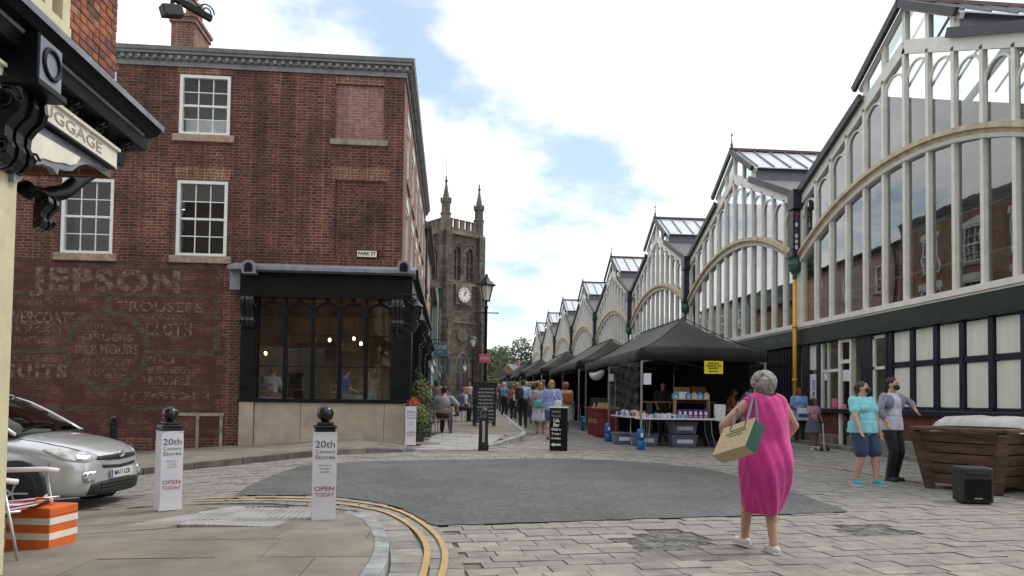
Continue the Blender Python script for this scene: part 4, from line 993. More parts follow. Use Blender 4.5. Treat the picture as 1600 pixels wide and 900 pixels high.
# single bricks, proud of the mortar
bm_ = [mat('brick_a', (.30, .105, .05), .85, .25, 14, .4, 60, rnd=.15), mat('brick_b', (.22, .075, .05), .85, .25, 14, .4, 60, rnd=.15), mat('brick_c', (.13, .06, .05), .85, .25, 14, .4, 60, rnd=.15), mat('brick_d', (.34, .16, .075), .85, .25, 14, .4, 60, rnd=.12)]
bmesh_ = {}
def brick(L):
    key = round(L, 3)
    if key not in bmesh_:
        bmesh_[key] = [MB().box(-.02, .011, 0, L, 0, .064).mesh('brick') for _ in bm_]
        for me, m_ in zip(bmesh_[key], bm_): me.materials.append(m_)
    return random.choices(bmesh_[key], (5, 4, 2, 2))[0]
z = zc-.16; row = 0; nb = 0
while z < zc+1.9:
    y = ye; seq = [(.215, .102), (.102, .215)][row % 2]; k = 0
    while y > yw+.01:
        L = seq[k % 2] if row % 2 == 0 or k else .102
        if y-L < yw: L = y-yw-.004
        if L > .03:
            o = link('brick', brick(L), None, ns, loc=Vector((WX+random.uniform(-.003, .003), y-L, z))-NO); nb += 1
        y -= L+.011; k += 1
    z += .075; row += 1
fr = MB(); bx3(PN, fr, wnd[1]-.12, wnd[1]-.005, wnd[2], wnd[3], -.02, .1); bx3(PN, fr, wnd[1]-.3, wnd[1]-.2, wnd[2], wnd[3], .02, .1); bx3(PN, fr, wnd[0], wnd[0]+.1, wnd[2], wnd[3], -.02, .1); bx3(PN, fr, wnd[0], wnd[1], wnd[2]-.02, wnd[2]+.06, -.03, .1)
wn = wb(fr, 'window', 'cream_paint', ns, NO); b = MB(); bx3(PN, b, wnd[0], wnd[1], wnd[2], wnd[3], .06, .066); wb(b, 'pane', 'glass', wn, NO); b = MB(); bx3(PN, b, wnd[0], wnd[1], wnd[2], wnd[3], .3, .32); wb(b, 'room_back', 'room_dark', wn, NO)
b = MB(); bx3(PN, b, ye-.5, ye+.02, zc+1.02, zc+1.07, -.03, .0); wb(b, 'lead_strip', 'lead', ns, NO)
# cornice: fillet, soffit, fascia and lead on top
tip = atX(253, 205, WX+.44); ty = tip.y; tz = tip.z
prof = [(0, tz-.36), (.10, tz-.36), (.12, tz-.22), (.30, tz-.20), (.32, tz-.08), (.40, tz-.06), (.44, tz), (.43, tz+.035), (0, tz+.16)]
c = MB().loft([[(WX+o, yy, z) for o, z in prof] for yy in (-6, ty)]); cor = wb(c, 'cornice', 'black_paint', ns, NO)
c = MB().loft([[(WX+o, yy, z) for o, z in ((.455, tz-.01), (.46, tz+.04), (.0, tz+.20), (0, tz+.17), (.43, tz+.028))] for yy in (-6, ty+.01)]); wb(c, 'lead_flashing', 'lead', cor, NO)
c = MB().loft([[(WX+o, yy, z) for o, z in ((.325, tz-.10), (.335, tz-.06), (.30, tz-.05), (.30, tz-.10))] for yy in (-6, ty-.12)]); wb(c, 'cornice_fillet', 'lead', cor, NO)
# fascia board with the name
FX = WX+.20
fa, fb = atX(183, 237, FX), atX(181, 264, FX); fy1 = fa.y; fz1, fz0 = fa.z, fb.z
b = MB(); P2 = lambda a, b_, c_: (FX-c_, a, b_); bx3(P2, b, 2.0, fy1, fz0, fz1, 0, .05); bx3(P2, b, 2.0, fy1+.015, fz1, fz1+.025, -.025, .05); fs = wb(b, 'fascia_board', 'cream_light', ns, NO)
b = MB(); bx3(P2, b, 2.0, fy1-.06, fz0-.02, fz0-.003, -.02, .06); wb(b, 'fascia_rail', 'black_paint', fs, NO)
ta, tb_ = atX(158, 236, FX), atX(52, 165, FX)
lettering('LUGGAGE', (fz1-fz0)*.80, 'gilt', fs, Vector((FX+.004, (ta.y+tb_.y)/2, (fz0+fz1)/2))-NO, (PI/2, 0, PI/2), fit=abs(ta.y-tb_.y), bold=.001) if 'gilt' in MATS else lettering('LUGGAGE', (fz1-fz0)*.80, mat('gilt', (.30, .29, .25), .6, .1, 9), fs, Vector((FX+.004, (ta.y+tb_.y)/2, (fz0+fz1)/2))-NO, (PI/2, 0, PI/2), fit=abs(ta.y-tb_.y), bold=.001)
# small brackets under the cornice
for px, py in ((112, 155), (152, 190), (192, 218), (70, 118)):
    q = atX(px, py, WX+.2); corbel(cor, lambda a, b_, c_: (WX+.16-c_, a, b_), NO, q.y-.045, q.y+.045, tz-.19, max(fz1+.04, tz-.36), .12)
c = MB(); P3 = lambda a, b_, c_: (WX+.19-c_, a, b_)
bx3(P3, c, 2, fy1, fz1+.03, tz-.30, -.0, .05); wb(c, 'bracket_band', 'lead', ns, NO)
# pilaster, carved console and block
pe = atX(27, 300, WX+.12); py1 = pe.y
b = MB(); P4 = lambda a, b_, c_: (WX+.12-c_, a, b_)
zcap = atX(15, 262, WX+.12).z
bx3(P4, b, py1-.62, py1, NO.z-.2, zcap, 0, .4); pil = wb(b, 'pilaster', 'cream_paint', ns, NO, bevel=.01)
b = MB(); bx3(P4, b, py1-.52, py1-.1, .7, zcap-.25, -.012, 0); bx3(P4, b, py1-.46, py1-.16, .78, zcap-.35, -.026, -.01); wb(b, 'pilaster_panel', 'cream_paint', pil, NO, bevel=.008)
c0 = atX(62, 145, WX+.3); corbel(ns, P4, NO, py1-.36, py1-.03, atX(40, 135, WX+.2).z, zcap-.05, .22, ribs=5)
bl0 = atX(60, 105, WX+.40); cy0 = bl0.y
b = MB(); P5 = lambda a, b_, c_: (WX+.42-c_, a, b_); zb1, zb0 = atX(80, 66, WX+.42).z, atX(80, 140, WX+.42).z
ya_, yb_ = atX(59, 105, WX+.42).y, atX(97, 105, WX+.42).y
bx3(P5, b, ya_, yb_, zb0, zb1, 0, .40); bx3(P5, b, ya_-.04, yb_+.03, zb0-.05, zb0, -.03, .4); bk_ = wb(b, 'console_block', 'black_paint', ns, NO, bevel=.008)
b = MB(); bx3(P5, b, ya_+.015, yb_-.015, zb0+.015, zb1-.015, -.006, 0); wb(b, 'block_face', 'lead', bk_, NO)
ym, zm = (ya_+yb_)/2, (zb0+zb1)/2; rr = (yb_-ya_)*.33
b = MB().tube([(WX+.43, ym+rr*math.cos(t), zm+rr*math.sin(t)) for t in [2*PI*k/20 for k in range(20)]], .018, 6, closed=True); wb(b, 'roundel', 'black_paint', bk_, NO, smooth=True)
# scalloped spandrel under the fascia
SXp = WX+.16
def yz(px, py, X=SXp): q = atX(px, py, X); return (q.y, q.z)
b = MB().prism([yz(*p) for p in ((64, 197), (172, 262), (168, 268), (153, 261), (136, 256), (123, 259), (113, 267), (101, 267), (93, 263), (90, 273), (82, 262), (66, 256), (51, 259), (40, 268), (31, 284), (22, 284), (22, 200))], 'x', SXp-.05, SXp); sp_ = wb(b, 'spandrel', 'lead', ns, NO)
b = MB().prism([yz(*p) for p in ((40, 200), (46, 201), (124, 246), (117, 256), (108, 258), (97, 254), (92, 254), (83, 253), (66, 247), (51, 250), (38, 260), (30, 272), (28, 205))], 'x', SXp, SXp+.012); wb(b, 'spandrel_panel', 'cream_light', sp_, NO)
zs_ = fz0+.02
b = MB().box(WX-.75, WX-.05, py1-.1, py1+.95, zs_-.0, zs_+.04); wb(b, 'porch_ceiling', 'brown', ns, NO)
q0 = [atX(px, py, WX-.35) for px, py in ((155, 262), (125, 280), (100, 300), (70, 306), (45, 300), (38, 292))]
b = MB().tube(q0, .07, 8); wb(b, 'inner_arch', 'black_paint', ns, NO, smooth=True)
q1 = atX(52, 330, WX-.2); corbel(ns, lambda a, b_, c_: (WX-.15-c_, a, b_), NO, q1.y-.1, q1.y+.08, q1.z+.16, q1.z-.16, .12, ribs=3)
# shop wall below, running back past the camera, with the cut-off corner
g = MB(); bx3(PN, g, -6, py1-.5, NO.z-.3, .7, 0, .25); bx3(PN, g, -6, py1-.5, fz0-.4, fz0, 0, .2)
for yy in (-4, -2.2, -.4, 1.4, 3.1): bx3(PN, g, yy-.05, yy+.05, .7, fz0-.4, 0, .15)
g.add([(WX, py1, NO.z-.3), (WX-2.0, fy1-.1, NO.z-.6), (WX-2.0, fy1-.1, fz0), (WX, py1, fz0)], [(0, 1, 2, 3)]); wb(g, 'shop_wall', 'cream_paint', ns, NO)
g = MB(); bx3(PN, g, -6, py1-.5, .7, fz0-.4, .1, .106); wb(g, 'pane', 'glass', ns, NO); g = MB(); bx3(PN, g, -6, py1-.5, .2, fz0, 1.5, 1.55); wb(g, 'room_back', 'room_wall', ns, NO)

# wrought iron sign bracket with floodlight on the corner
def diag(px, z=None):
    lo_, hi_ = 0., 4.
    for _ in range(40):
        m_ = (lo_+hi_)/2
        if proj((WX+m_*.75, ye+m_*.66, 5.2))[0] < px: lo_ = m_
        else: hi_ = m_
    return lo_
a1 = diag(330); a0 = diag(262)
def dpt(a, py):
    p0 = Vector((WX+a*.75, ye+a*.66, 5.)); d = (p0-CAM).dot(FWD); return Vector((p0.x, p0.y, at(proj(p0)[0], py, d).z))
E1, E0 = dpt(a1, 29), dpt(a0, -6)
sgn = thing('sign_bracket', Vector((WX, ye, E0.z)), 'black wrought iron sign bracket with floodlight on the near brick corner', 'bracket'); so_ = sgn.location.copy()
b = MB().beam(Vector((WX-.05, ye-.04, E0.z+.12)), E1, .05, .06); wb(b, 'arm', 'black_paint', sgn, so_)
b = MB(); pc = dpt(diag(322), 17)
b.tube([pc+Vector((.085*(1-k/26)*math.cos(k*.55)*.75, .085*(1-k/26)*math.cos(k*.55)*.66, .085*(1-k/26)*math.sin(k*.55))) for k in range(18)], .008, 5)
b.tube([E1+Vector((0, 0, .02)), dpt(diag(318), 18), dpt(diag(300), -2), dpt(diag(285), -22)], .008, 5); wb(b, 'scroll', 'black_paint', sgn, so_)
fl = dpt(diag(268), 17); b = MB().cbox(fl, .20, .12, .11, Matrix.Rotation(.7, 3, 'Z') @ Matrix.Rotation(-.3, 3, 'Y')); fo = wb(b, 'floodlight', 'dark_trim', sgn, so_, bevel=.01); b = MB().beam(fl, fl+Vector((.02, 0, .28)), .03, .03); wb(b, 'floodlight_arm', 'dark_trim', fo, so_)

# ------------------------------------------------------------------ row of shops beyond the corner building
def terrace(name, label, y0, y1, top, wm, shopm, nw, floors, proud=0., gable=False):
    X = XC+proud; org = Vector((X, y0, gz(X, y0))); t = thing(name, org, label, 'building'); P = lambda a, b, c: (X-c, a, b)
    holes = []; n = nw; fz = floors
    for k in range(n):
        yc = y0+(y1-y0)*(k+.5)/n
        for z0, z1 in fz: holes.append((yc-.5, yc+.5, z0, z1))
    wb(wallgrid(P, y0+.01, y1-.01, 3.6, top, holes, .12), 'wall', wm, t, org, fix=False)
    b = MB().add([(X, y0+.01, -.3), (X-9, y0+.01, -.3), (X-9, y0+.01, top), (X, y0+.01, top), (X, y1-.01, -.3), (X-9, y1-.01, -.3), (X-9, y1-.01, top), (X, y1-.01, top)], [(0, 1, 2, 3), (4, 5, 6, 7), (1, 5, 6, 2)]); wb(b, 'flank_wall', wm, t, org, fix=False)
    b = MB().prism([(X+.25, top), (X+.25, top+.12), (X-4.5, top+2.4), (X-9.2, top)], 'y', y0+.01, y1-.01) if False else MB().prism([(X+.25, top-.02), (X+.25, top+.12), (X-4.5, top+1.4), (X-9.2, top)], 'y', y0+.02, y1-.02); wb(b, 'roof', 'slate', t, org)
    b = MB().tube([(X+.27, y0, top+.02), (X+.27, y1, top+.02)], .07, 8); wb(b, 'gutter', 'dark_trim', t, org); b = MB().tube([(X+.1, y0+.25, top), (X+.1, y0+.25, gz(0, y0))], .055, 8); wb(b, 'downpipe', 'dark_trim', t, org)
    for h in holes:
        w_ = sash(P, t, org, *h, cols=2, panes=False, pm='white_paint'); b = MB(); bx3(P, b, h[0]-.1, h[1]+.1, h[2]-.14, h[2], -.07, .1); wb(b, 'sill', 'stone_grey', w_, org)
    g0 = gz(0, y0); b = MB(); bx3(P, b, y0+.02, y1-.02, 3.1, 3.62, -.14, .1); bx3(P, b, y0+.02, y1-.02, 3.62, 3.72, -.28, .1); wb(b, 'shop_fascia', shopm, t, org)
    for yy in (y0+.05, (y0+y1)/2-.2, y1-.45): b = MB(); bx3(P, b, yy, yy+.4, g0, 3.1, -.1, .1); wb(b, 'shop_pilaster', shopm, t, org)
    b = MB(); bx3(P, b, y0+.05, y1-.05, g0, g0+.6, -.02, .1); wb(b, 'stall_riser', shopm, t, org)
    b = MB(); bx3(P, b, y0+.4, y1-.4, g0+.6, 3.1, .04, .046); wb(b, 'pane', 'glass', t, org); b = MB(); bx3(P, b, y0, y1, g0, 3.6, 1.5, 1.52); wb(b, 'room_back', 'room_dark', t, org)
    return t, org, P
t1 = terrace('rendered_shop', 'pale pink rendered shop building next beyond the red brick corner building', 34.05, 43.5, 9.4, 'render_pink', 'shop_blue', 3, ((4.6, 6.4), (7.2, 8.6)))
t2 = terrace('brick_shop', 'narrow orange brick shop building along the far left of the street', 43.5, 51, 8.0, 'brick_orange', 'wall_white', 3, ((4.5, 6.4),))
t3 = terrace('teal_shop', 'pale teal painted shop building nearest the church tower', 51, 62, 9.2, 'shop_teal', 'shop_teal', 3, ((4.6, 6.4), (7.0, 8.4)), proud=.35)
t4 = terrace('far_shop', 'small dark far shop building just before the church tower', 62, 74, 7.0, 'render_cream', 'shop_blue', 3, ((4.4, 5.9),))
# hanging signs
def hang(name, label, px0, py0, px1, py1, d, txt, m, tm):
    p0, p1 = at(px0, py0, d), at(px1, py1, d); X0 = XC
    c_ = Vector(((p0.x+p1.x)/2, (p0.y+p1.y)/2, p1.z)); t = thing(name, c_, label, 'sign'); w_ = p1.x-p0.x; h_ = p0.z-p1.z
    MB().box(-w_/2, w_/2, -.03, .03, 0, h_).build('board', m, t, bevel=.01)
    MB().tube([(X0-c_.x, 0, h_+.1), (w_/2, 0, h_+.1)], .02, 6).tube([(-w_*.3, 0, h_), (-w_*.3, 0, h_+.1)], .01, 5).tube([(w_*.3, 0, h_), (w_*.3, 0, h_+.1)], .01, 5).build('bracket', 'black_paint', t)
    for i, (s_, sz, zz) in enumerate(txt): lettering(s_, sz*h_, tm, t, (0, -.033, zz*h_), (PI/2, 0, 0), bold=.003)
hang('hanging_sign', 'square teal blue hanging shop sign projecting over the left pavement', 678, 534, 699, 557, 33.5, (('ONE', .42, .62), ('SIXTY', .14, .3)), 'sign_teal', 'chalk')
hang('hanging_sign', 'narrow navy hanging banner below the teal hanging sign', 697, 562, 702, 585, 40, (), 'shop_blue', 'chalk')

# ------------------------------------------------------------------ church tower
brickmat('ashlar', (.06, .052, .042), (.135, .117, .088), (.05, .044, .036), bw=.9, bh=.42, ms=.03, dirt=.45)
CD = 105.; c0 = at(691, 620, CD); th = math.radians(48)+YAW; gzc = 1.2
tw = thing('church_tower', (c0.x, c0.y, gzc), 'dark weathered stone church tower with white clock, belfry windows and pinnacles', 'tower', rz=-th+PI/2 if False else PI/2-th)
# local: +x runs along the right hand face, +y along the left hand face, origin at the near corner
TW = 7.1; HT = 25.1
def twb(mb, name, m, par=None, **k): return mb.build(name, m, par or tw, **k)
openw = [(1.75, 3.0, 17.9, 23.3), (4.1, 5.35, 17.9, 23.3)]
fr_ = wallgrid(lambda a, b, c: (a, c, b), 0, TW, 0, HT, openw, .6); lf = wallgrid(lambda a, b, c: (c, a, b), 0, TW, 0, HT, openw, .6)
fr_.v += [] ; o = len(fr_.v); fr_.v += lf.v; fr_.f += [tuple(i+o for i in f_) for f_ in lf.f]
fr_.add([(TW, 0, 0), (TW, TW, 0), (TW, TW, HT), (TW, 0, HT), (0, TW, 0), (0, TW, HT)], [(0, 1, 2, 3), (4, 1, 2, 5), (3, 2, 5, 5)])
twb(fr_, 'shaft', 'ashlar', fix=False)
def pointed(x0, x1, z0, z1, n=8):
    xm = (x0+x1)/2; w_ = x1-x0; zs_ = z1-w_*.9
    L = [(x1-w_*(1-math.cos(t)), zs_+w_*.9/.866*math.sin(t)*.866) for t in [PI/3*k/n for k in range(n+1)]]
    R_ = [(2*xm-x, z) for x, z in L[::-1]]
    return [(x0, z0), (x1, z0)]+L+R_[1:]
for face in (0, 1):
    PF_ = (lambda a, b, c: (a, c, b)) if face == 0 else (lambda a, b, c: (c, a, b))
    for x0, x1, z0, z1 in openw:
        pl = pointed(x0, x1, z0, z1-.1); fill = MB()
        # spandrels that turn the square opening into a pointed one, mullion and louvres
        xm = (x0+x1)/2
        for sgn_ in (0, 1):
            half = [p for p in pl[2:] if (p[0] >= xm-1e-6 if sgn_ else p[0] <= xm+1e-6)]
            half = half + ([(x1, z1)] if sgn_ else [(x0, z1)])
            if sgn_: half = [p for p in half[:-1]]+[(xm, z1), (x1, z1)]
            else: half = [(xm, z1)] + [p for p in half[:-1]] + [(x0, z1)]
            fill.add([PF_(a, b, .12) for a, b in half], [tuple(range(len(half)))])
        bx3(PF_, fill, xm-.09, xm+.09, z0, z1-.5, .15, .35); bx3(PF_, fill, x0, x1, (z0+z1)/2-.5, (z0+z1)/2-.3, .15, .4)
        wd = twb(fill, 'belfry_window', 'ashlar', fix=False); lv = MB()
        for k in range(9): zz = z0+.25+k*.56; bx3(PF_, lv, x0, x1, zz, zz+.3, .45, .5)
        bx3(PF_, lv, x0, x1, z0, z1, .58, .6); twb(lv, 'louvre', 'slate', wd)
        hd = MB(); hd.tube([PF_(a, b, -.06) for a, b in pl[2:]], .09, 5); twb(hd, 'hood_mould', 'church_stone', wd)
    for z, h, o_ in ((HT-.5, .5, .3), (17.2, .35, .18), (11.5, .3, .15), (6.2, .3, .15)):
        b = MB(); bx3(PF_, b, -.1, TW+.1, z, z+h, -o_, 0); twb(b, 'string_course', 'church_stone')
    b = MB(); bx3(PF_, b, 0, TW, HT, HT+.5, 0, .4)
    for k in range(6):
        x = .75+k*1.12; bx3(PF_, b, x, x+.68, HT+.5, HT+1.7, 0, .4); bx3(PF_, b, x-.06, x+.74, HT+1.7, HT+1.85, -.05, .45)
    for k in range(14): bx3(PF_, b, .5+k*.45, .62+k*.45, HT-.9+.9, HT+.5, -.03, .1)
    twb(b, 'battlement', 'church_stone')
# clock on the right hand face
b = MB(); bx3(lambda a, b_, c: (a, c, b_), b, 2.0, 5.0, 14.2, 17.2, -.25, 0); twb(b, 'clock_panel', 'church_stone', bevel=.05)
cx_, cz_ = 3.5, 15.7
b = MB().lathe([(1.32, -.05), (1.32, .12), (1.1, .16)], 28, (cx_, -.25, cz_), axis='y'); b.v = [(x, -.25-(y+.25), z) for x, y, z in b.v]; twb(b, 'clock_surround', 'church_stone')
b = MB().lathe([(1.1, 0), (1.1, .05)], 28, (cx_, -.46, cz_), axis='y'); ck = twb(b, 'clock_face', 'wall_white')
b = MB()
for k in range(12):
    a = k*PI/6; d_ = Vector((math.sin(a), 0, math.cos(a))); b.beam(Vector((cx_, -.48, cz_))+d_*.78, Vector((cx_, -.48, cz_))+d_*1.02, .11, .03, up=(0, 1, 0))
twb(b, 'hour_marks', 'ink', ck)
b = MB()
for a, L, w_ in ((math.radians(36), .55, .13), (math.radians(12), .85, .1)):
    d_ = Vector((math.sin(a), 0, math.cos(a))); b.beam(Vector((cx_, -.5, cz_))-d_*.15, Vector((cx_, -.5, cz_))+d_*L, w_, .03, up=(0, 1, 0))
twb(b, 'clock_hands', 'ink', ck)
# round window, west window and door below
b = MB().lathe([(.95, -.02), (.95, .1), (.7, .12)], 20, (3.5, -.06, 9.6), axis='y'); b.v = [(x, -.12-y, z) for x, y, z in b.v]; rw = twb(b, 'round_window', 'church_stone'); b = MB().lathe([(.68, 0), (.68, .03)], 20, (3.5, -.1, 9.6), axis='y'); twb(b, 'pane', 'black_gloss', rw)
pl = pointed(2.2, 4.8, 1.6, 7.4); b = MB().prism(pl, 'y', -.05, -.01); ww = twb(b, 'west_window', 'black_gloss'); b = MB().tube([(a, -.1, z) for a, z in pl[1:]], .16, 6); b.tube([(a, -.1, z) for a, z in (pl[-1], pl[0])], .16, 6)
for x in (3.07, 3.93): b.beam((x, -.08, 1.6), (x, -.08, 6.4), .14, .12)
b.beam((2.2, -.08, 4.2), (4.8, -.08, 4.2), .12, .14); twb(b, 'tracery', 'church_stone', ww)
# stepped buttresses and pinnacles
for bx_, by_, sx_, sy_ in ((-.1, -.1, 1, 1), (TW-.9, -.1, 1, 1), (-.1, TW-.9, 1, 1)):
    b = MB(); 
    for z0, z1, o_ in ((0, 6.2, 1.5), (6.2, 11.6, 1.2), (11.6, 17.4, .85), (17.4, HT-.3, .5)):
        if by_ < 1: b.box(bx_, bx_+1.05, by_-o_, .3, z0, z1).add([(bx_, by_-o_, z1), (bx_+1.05, by_-o_, z1), (bx_+1.05, .2, z1+.7), (bx_, .2, z1+.7), (bx_, .2, z1), (bx_+1.05, .2, z1)], [(0, 1, 2, 3), (0, 3, 4), (1, 5, 2)])
        if bx_ < 1: b.box(bx_-o_, .3, by_, by_+1.05, z0, z1)
    twb(b, 'buttress', 'ashlar')
    b = MB(); c_ = (bx_+.55, by_+.55, 0); b.lathe([(.72, HT-.4), (.72, HT+2.2), (.85, HT+2.3), (.85, HT+2.5), (.66, HT+2.55), (.66, HT+3.9), (.8, HT+4.0), (.8, HT+4.2), (.58, HT+4.3), (.12, HT+7.0), (.22, HT+7.15), (.25, HT+7.35), (.1, HT+7.5), (.14, HT+7.8), (.02, HT+8.2)], 8, c_)
    for k in range(8): a = k*PI/4+PI/8; b.cbox((c_[0]+.72*math.cos(a), c_[1]+.72*math.sin(a), HT+4.4), .2, .2, .7)
    twb(b, 'pinnacle', 'church_stone')
b = MB().tube([(.45, .45, HT+8), (.45, .45, HT+12)], .05, 5); twb(b, 'flagpole', 'pole_metal')

# ------------------------------------------------------------------ terrace across the street behind the camera (seen only in the shop glass)
bt = thing('opposite_terrace', (-2, -13, 0), 'pale terrace behind the viewer, seen only as a reflection in the shop windows', 'building'); PB = lambda a, b, c: (a, -c, b)
hb = [(-16+k*3.4, -14.8+k*3.4, z0, z0+1.9) for k in range(11) for z0 in (1.2, 4.6, 7.6)]
wallgrid(PB, -18, 22, -1, 10.5, hb, .15).build('wall', 'render_cream', bt, fix=False); MB().box(-18, 22, -8, 0.3, 10.5, 10.8).build('roof', 'slate', bt)
for h in hb: b = MB(); bx3(PB, b, *h, .12, .16); w_ = b.build('window', 'white_paint', bt); b = MB(); bx3(PB, b, h[0]+.1, h[1]-.1, h[2]+.1, h[3]-.1, .1, .12); b.build('pane', 'black_gloss', w_)
# ------------------------------------------------------------------ lamps, bollards, signs
def lamp_post(P, h, label, arm=True):
    t = thing('lamp_post', P, label, 'street lamp', group='black street lamps')
    MB().lathe([(.16, 0), (.16, .12), (.12, .16), (.12, .9), (.14, .94), (.08, 1.05), (.06, 1.3), (.055, h-1.25), (.09, h-1.2), (.05, h-1.12), (.04, h-.98)], 12).build('post', 'black_gloss', t, smooth=True)
    if arm: MB().tube([(-.42, 0, h-1.4), (.42, 0, h-1.4)], .022, 6).ell((-.43, 0, h-1.4), .035, .035, .035).ell((.43, 0, h-1.4), .035, .035, .035).build('ladder_bar', 'black_gloss', t)
    b = MB()
    for a in range(4):
        c, s = math.cos(a*PI/2+PI/4), math.sin(a*PI/2+PI/4); b.beam((c*.16, s*.16, h-.95), (c*.3, s*.3, h-.38), .03, .03)
    b.lathe([(.14, h-.98), (.2, h-.95)], 4).lathe([(.34, h-.4), (.36, h-.36), (.12, h-.16), (.1, h-.1), (.05, h-.06), (.07, h-.02), (.02, h+.06)], 4)
    l_ = b.build('lantern', 'black_gloss', t)
    b = MB().lathe([(.14, h-.94), (.27, h-.4)], 4); b.build('lantern_glass', 'lamp_glass', l_)
    return t
lp = lamp_post(G(757, 664, .1), 5.55, 'tallest nearest black street lamp behind the chalkboard sign')
b_ = lp.location; pk = thing('pink_sign', (b_.x, b_.y-.09, b_.z), 'small pink sign fixed to the nearest black lamp post', 'sign')
q0, q1 = at(747, 556, 27.8), at(764, 569, 27.8); MB().box(q0.x-b_.x, q1.x-b_.x, -.02, .0, q1.z-b_.z, q0.z-b_.z).build('board', 'sign_pink', pk, bevel=.006)
lettering('OPEN', .13, 'chalk', pk, ((q0.x+q1.x)/2-b_.x, -.024, (q0.z+q1.z)/2-b_.z), (PI/2, 0, 0), bold=.004)
for px, d, h, lb in ((738, 56, 5.6, 'second black street lamp, in front of the church tower window'), (726, 84, 4.6, 'farthest thin black street lamp at the foot of the church tower')):
    p_ = at(px, 624, d); lamp_post((p_.x, p_.y, gz(p_.x, p_.y)), h, lb, arm=False)

def bollard(P, label, rz=0, wrap=False, slim=False):
    t = thing('bollard', P, label, 'bollard', rz=rz, group='black cast iron bollards')
    if slim:
        MB().box(-.12, .12, -.12, .12, 0, .16).build('base', 'black_gloss', t, bevel=.015)
        b = MB().lathe([(.115, .16), (.10, .72)], 8); b.build('shaft', 'black_gloss', t); b = MB()
        for a in range(4): b.box(-.03, .03, -.118, -.09, .22, .7)
        b = MB().box(-.032, .032, -.114, -.085, .2, .7); b.build('reflector', 'aluminium', t)
        MB().lathe([(.12, .72), (.125, .78), (.10, .8), (.115, .9), (.10, .96), (.05, 1.0)], 10).build('head', 'black_gloss', t, smooth=True)
        return t
    MB().box(-.10, .10, -.10, .10, 0, .93).build('shaft', 'black_gloss', t, bevel=.015)
    MB().box(-.105, .105, -.105, .105, .93, .985).box(-.12, .12, -.12, .12, .985, 1.01).box(-.085, .085, -.085, .085, 1.01, 1.045).build('collar', 'black_gloss', t, bevel=.008)
    MB().lathe([(.04, 1.04), (.045, 1.06), (.078, 1.085), (.092, 1.135), (.078, 1.19), (.04, 1.222), (.005, 1.23)], 16).build('ball', 'black_gloss', t, smooth=True)
    return t
mat('ink_soft', (.07, .07, .08), .7, .1, 5)
def wrap(P, rz, label, w=.235, h=.94, z0=.01):
    t = thing('paper_wrap', P, label, 'sign', rz=rz, group='white paper notices wrapped round bollards')
    k = w/2; b = MB()
    rg = []
    for z, g in ((z0, .006), (.12, .001), (.3, .0), (.45, .002), (.6, .001), (.75, .003), (h-.02, .0), (h, .008)):
        j = lambda: random.uniform(-.004, .004); rg.append([(-k-g, -k-g, z+j()), (0+j(), -k-g*.2+j()*.3, z+j()), (k+g, -k-g, z+j()), (k+g*.2+j()*.3, j(), z+j()), (k+g, k+g, z+j()), (0, k+g*.2, z+j()), (-k-g, k+g, z+j()), (-k-g*.2, 0, z+j())])
    b.loft(rg, caps=False); so = b.build('sleeve', 'paper', t); m_ = so.modifiers.new('s', 'SOLIDIFY'); m_.thickness = .004
    for rot, loc in (((PI/2, 0, 0), lambda z: (0, -k-.009, z)), ((PI/2, 0, PI/2), lambda z: (k+.009, 0, z))):
        for s, sz, z, m, bo in (('20th', .105, h-.13, 'ink_soft', .0), ('Century', .058, h-.205, 'ink_grey', .0), ('Stores', .062, h-.265, 'ink_soft', .0), ('specialists in', .026, h-.35, 'ink_grey', 0), ('vintage', .028, h-.385, 'ink_grey', 0), ('goods', .028, h-.42, 'ink_grey', 0),
                                ('OPEN', .066, h-.60, 'ink_red', .0), ('TODAY', .060, h-.665, 'ink_red', .0)):
            lettering(s, sz, m, t, loc(z), rot, bold=bo, fit=w*(.86 if sz > .05 else .6 if sz < .027 else .42))
    return t
for (px, py), rz, lb, lw in (((505, 811), .22, 'black ball-topped bollard on the near pavement corner, tallest in view', 'white 20th Century Stores paper wrapped round the nearest tall bollard'),
                             ((262, 797), .62, 'black ball-topped bollard between the silver car and the pavement corner', 'white 20th Century Stores paper on the bollard right of the silver car')):
    p_ = G(px, py, .02); bollard(p_, lb, rz); wrap(p_, rz, lw)
p_ = G(641, 697, .1); bollard(p_, 'black bollard by the corner of the arched shopfront', .1).scale = (.8, .8, .72); wrap(p_+Vector((0, 0, .02)), .1, 'small white paper notice on the bollard by the arched shopfront corner', w=.23, h=.9)
bollard(G(755, 704), 'slim black bollard standing in the dropped kerb below the chalkboard', 0, slim=True)
p_ = atY(177, 690, 17.2); bollard((p_.x, p_.y, gz(p_.x, p_.y)+.1), 'small black bollard behind the silver car bonnet, against the painted wall', .3).scale = (.8, .8, .8)
# black totem sign
p_ = G(873, 704); t = thing('totem_sign', p_, 'black four sided totem sign with white lettering and white top', 'sign', rz=-.12)
MB().box(-.22, .2, -.15, .15, 0, 1.02).build('body', 'black_paint', t, bevel=.008); MB().box(-.24, .22, -.17, .17, 1.02, 1.05).build('lid', 'paper', t)
for i, (s, sz) in enumerate((('MARKET', .085), ('PLACE', .085), ('Cafe', .12), ('Bar', .12), ('Kitchen', .075), ('Terrace', .075), ('& Garden', .06))):
    lettering(s, sz, 'ink_grey' if i < 2 else 'chalk', t, (-.07, -.153, .93-i*.105), (PI/2, 0, 0), bold=.004, fit=.22 if i > 3 or i < 2 else .15)
b = MB().add([(-.2, -.153, .15), (-.12, -.153, .2), (-.12, -.153, .175), (.04, -.153, .175), (.04, -.153, .125), (-.12, -.153, .125), (-.12, -.153, .1)], [(0, 1, 2, 5, 6), (2, 3, 4, 5)]); b.build('arrow', 'chalk', t, fix=False)
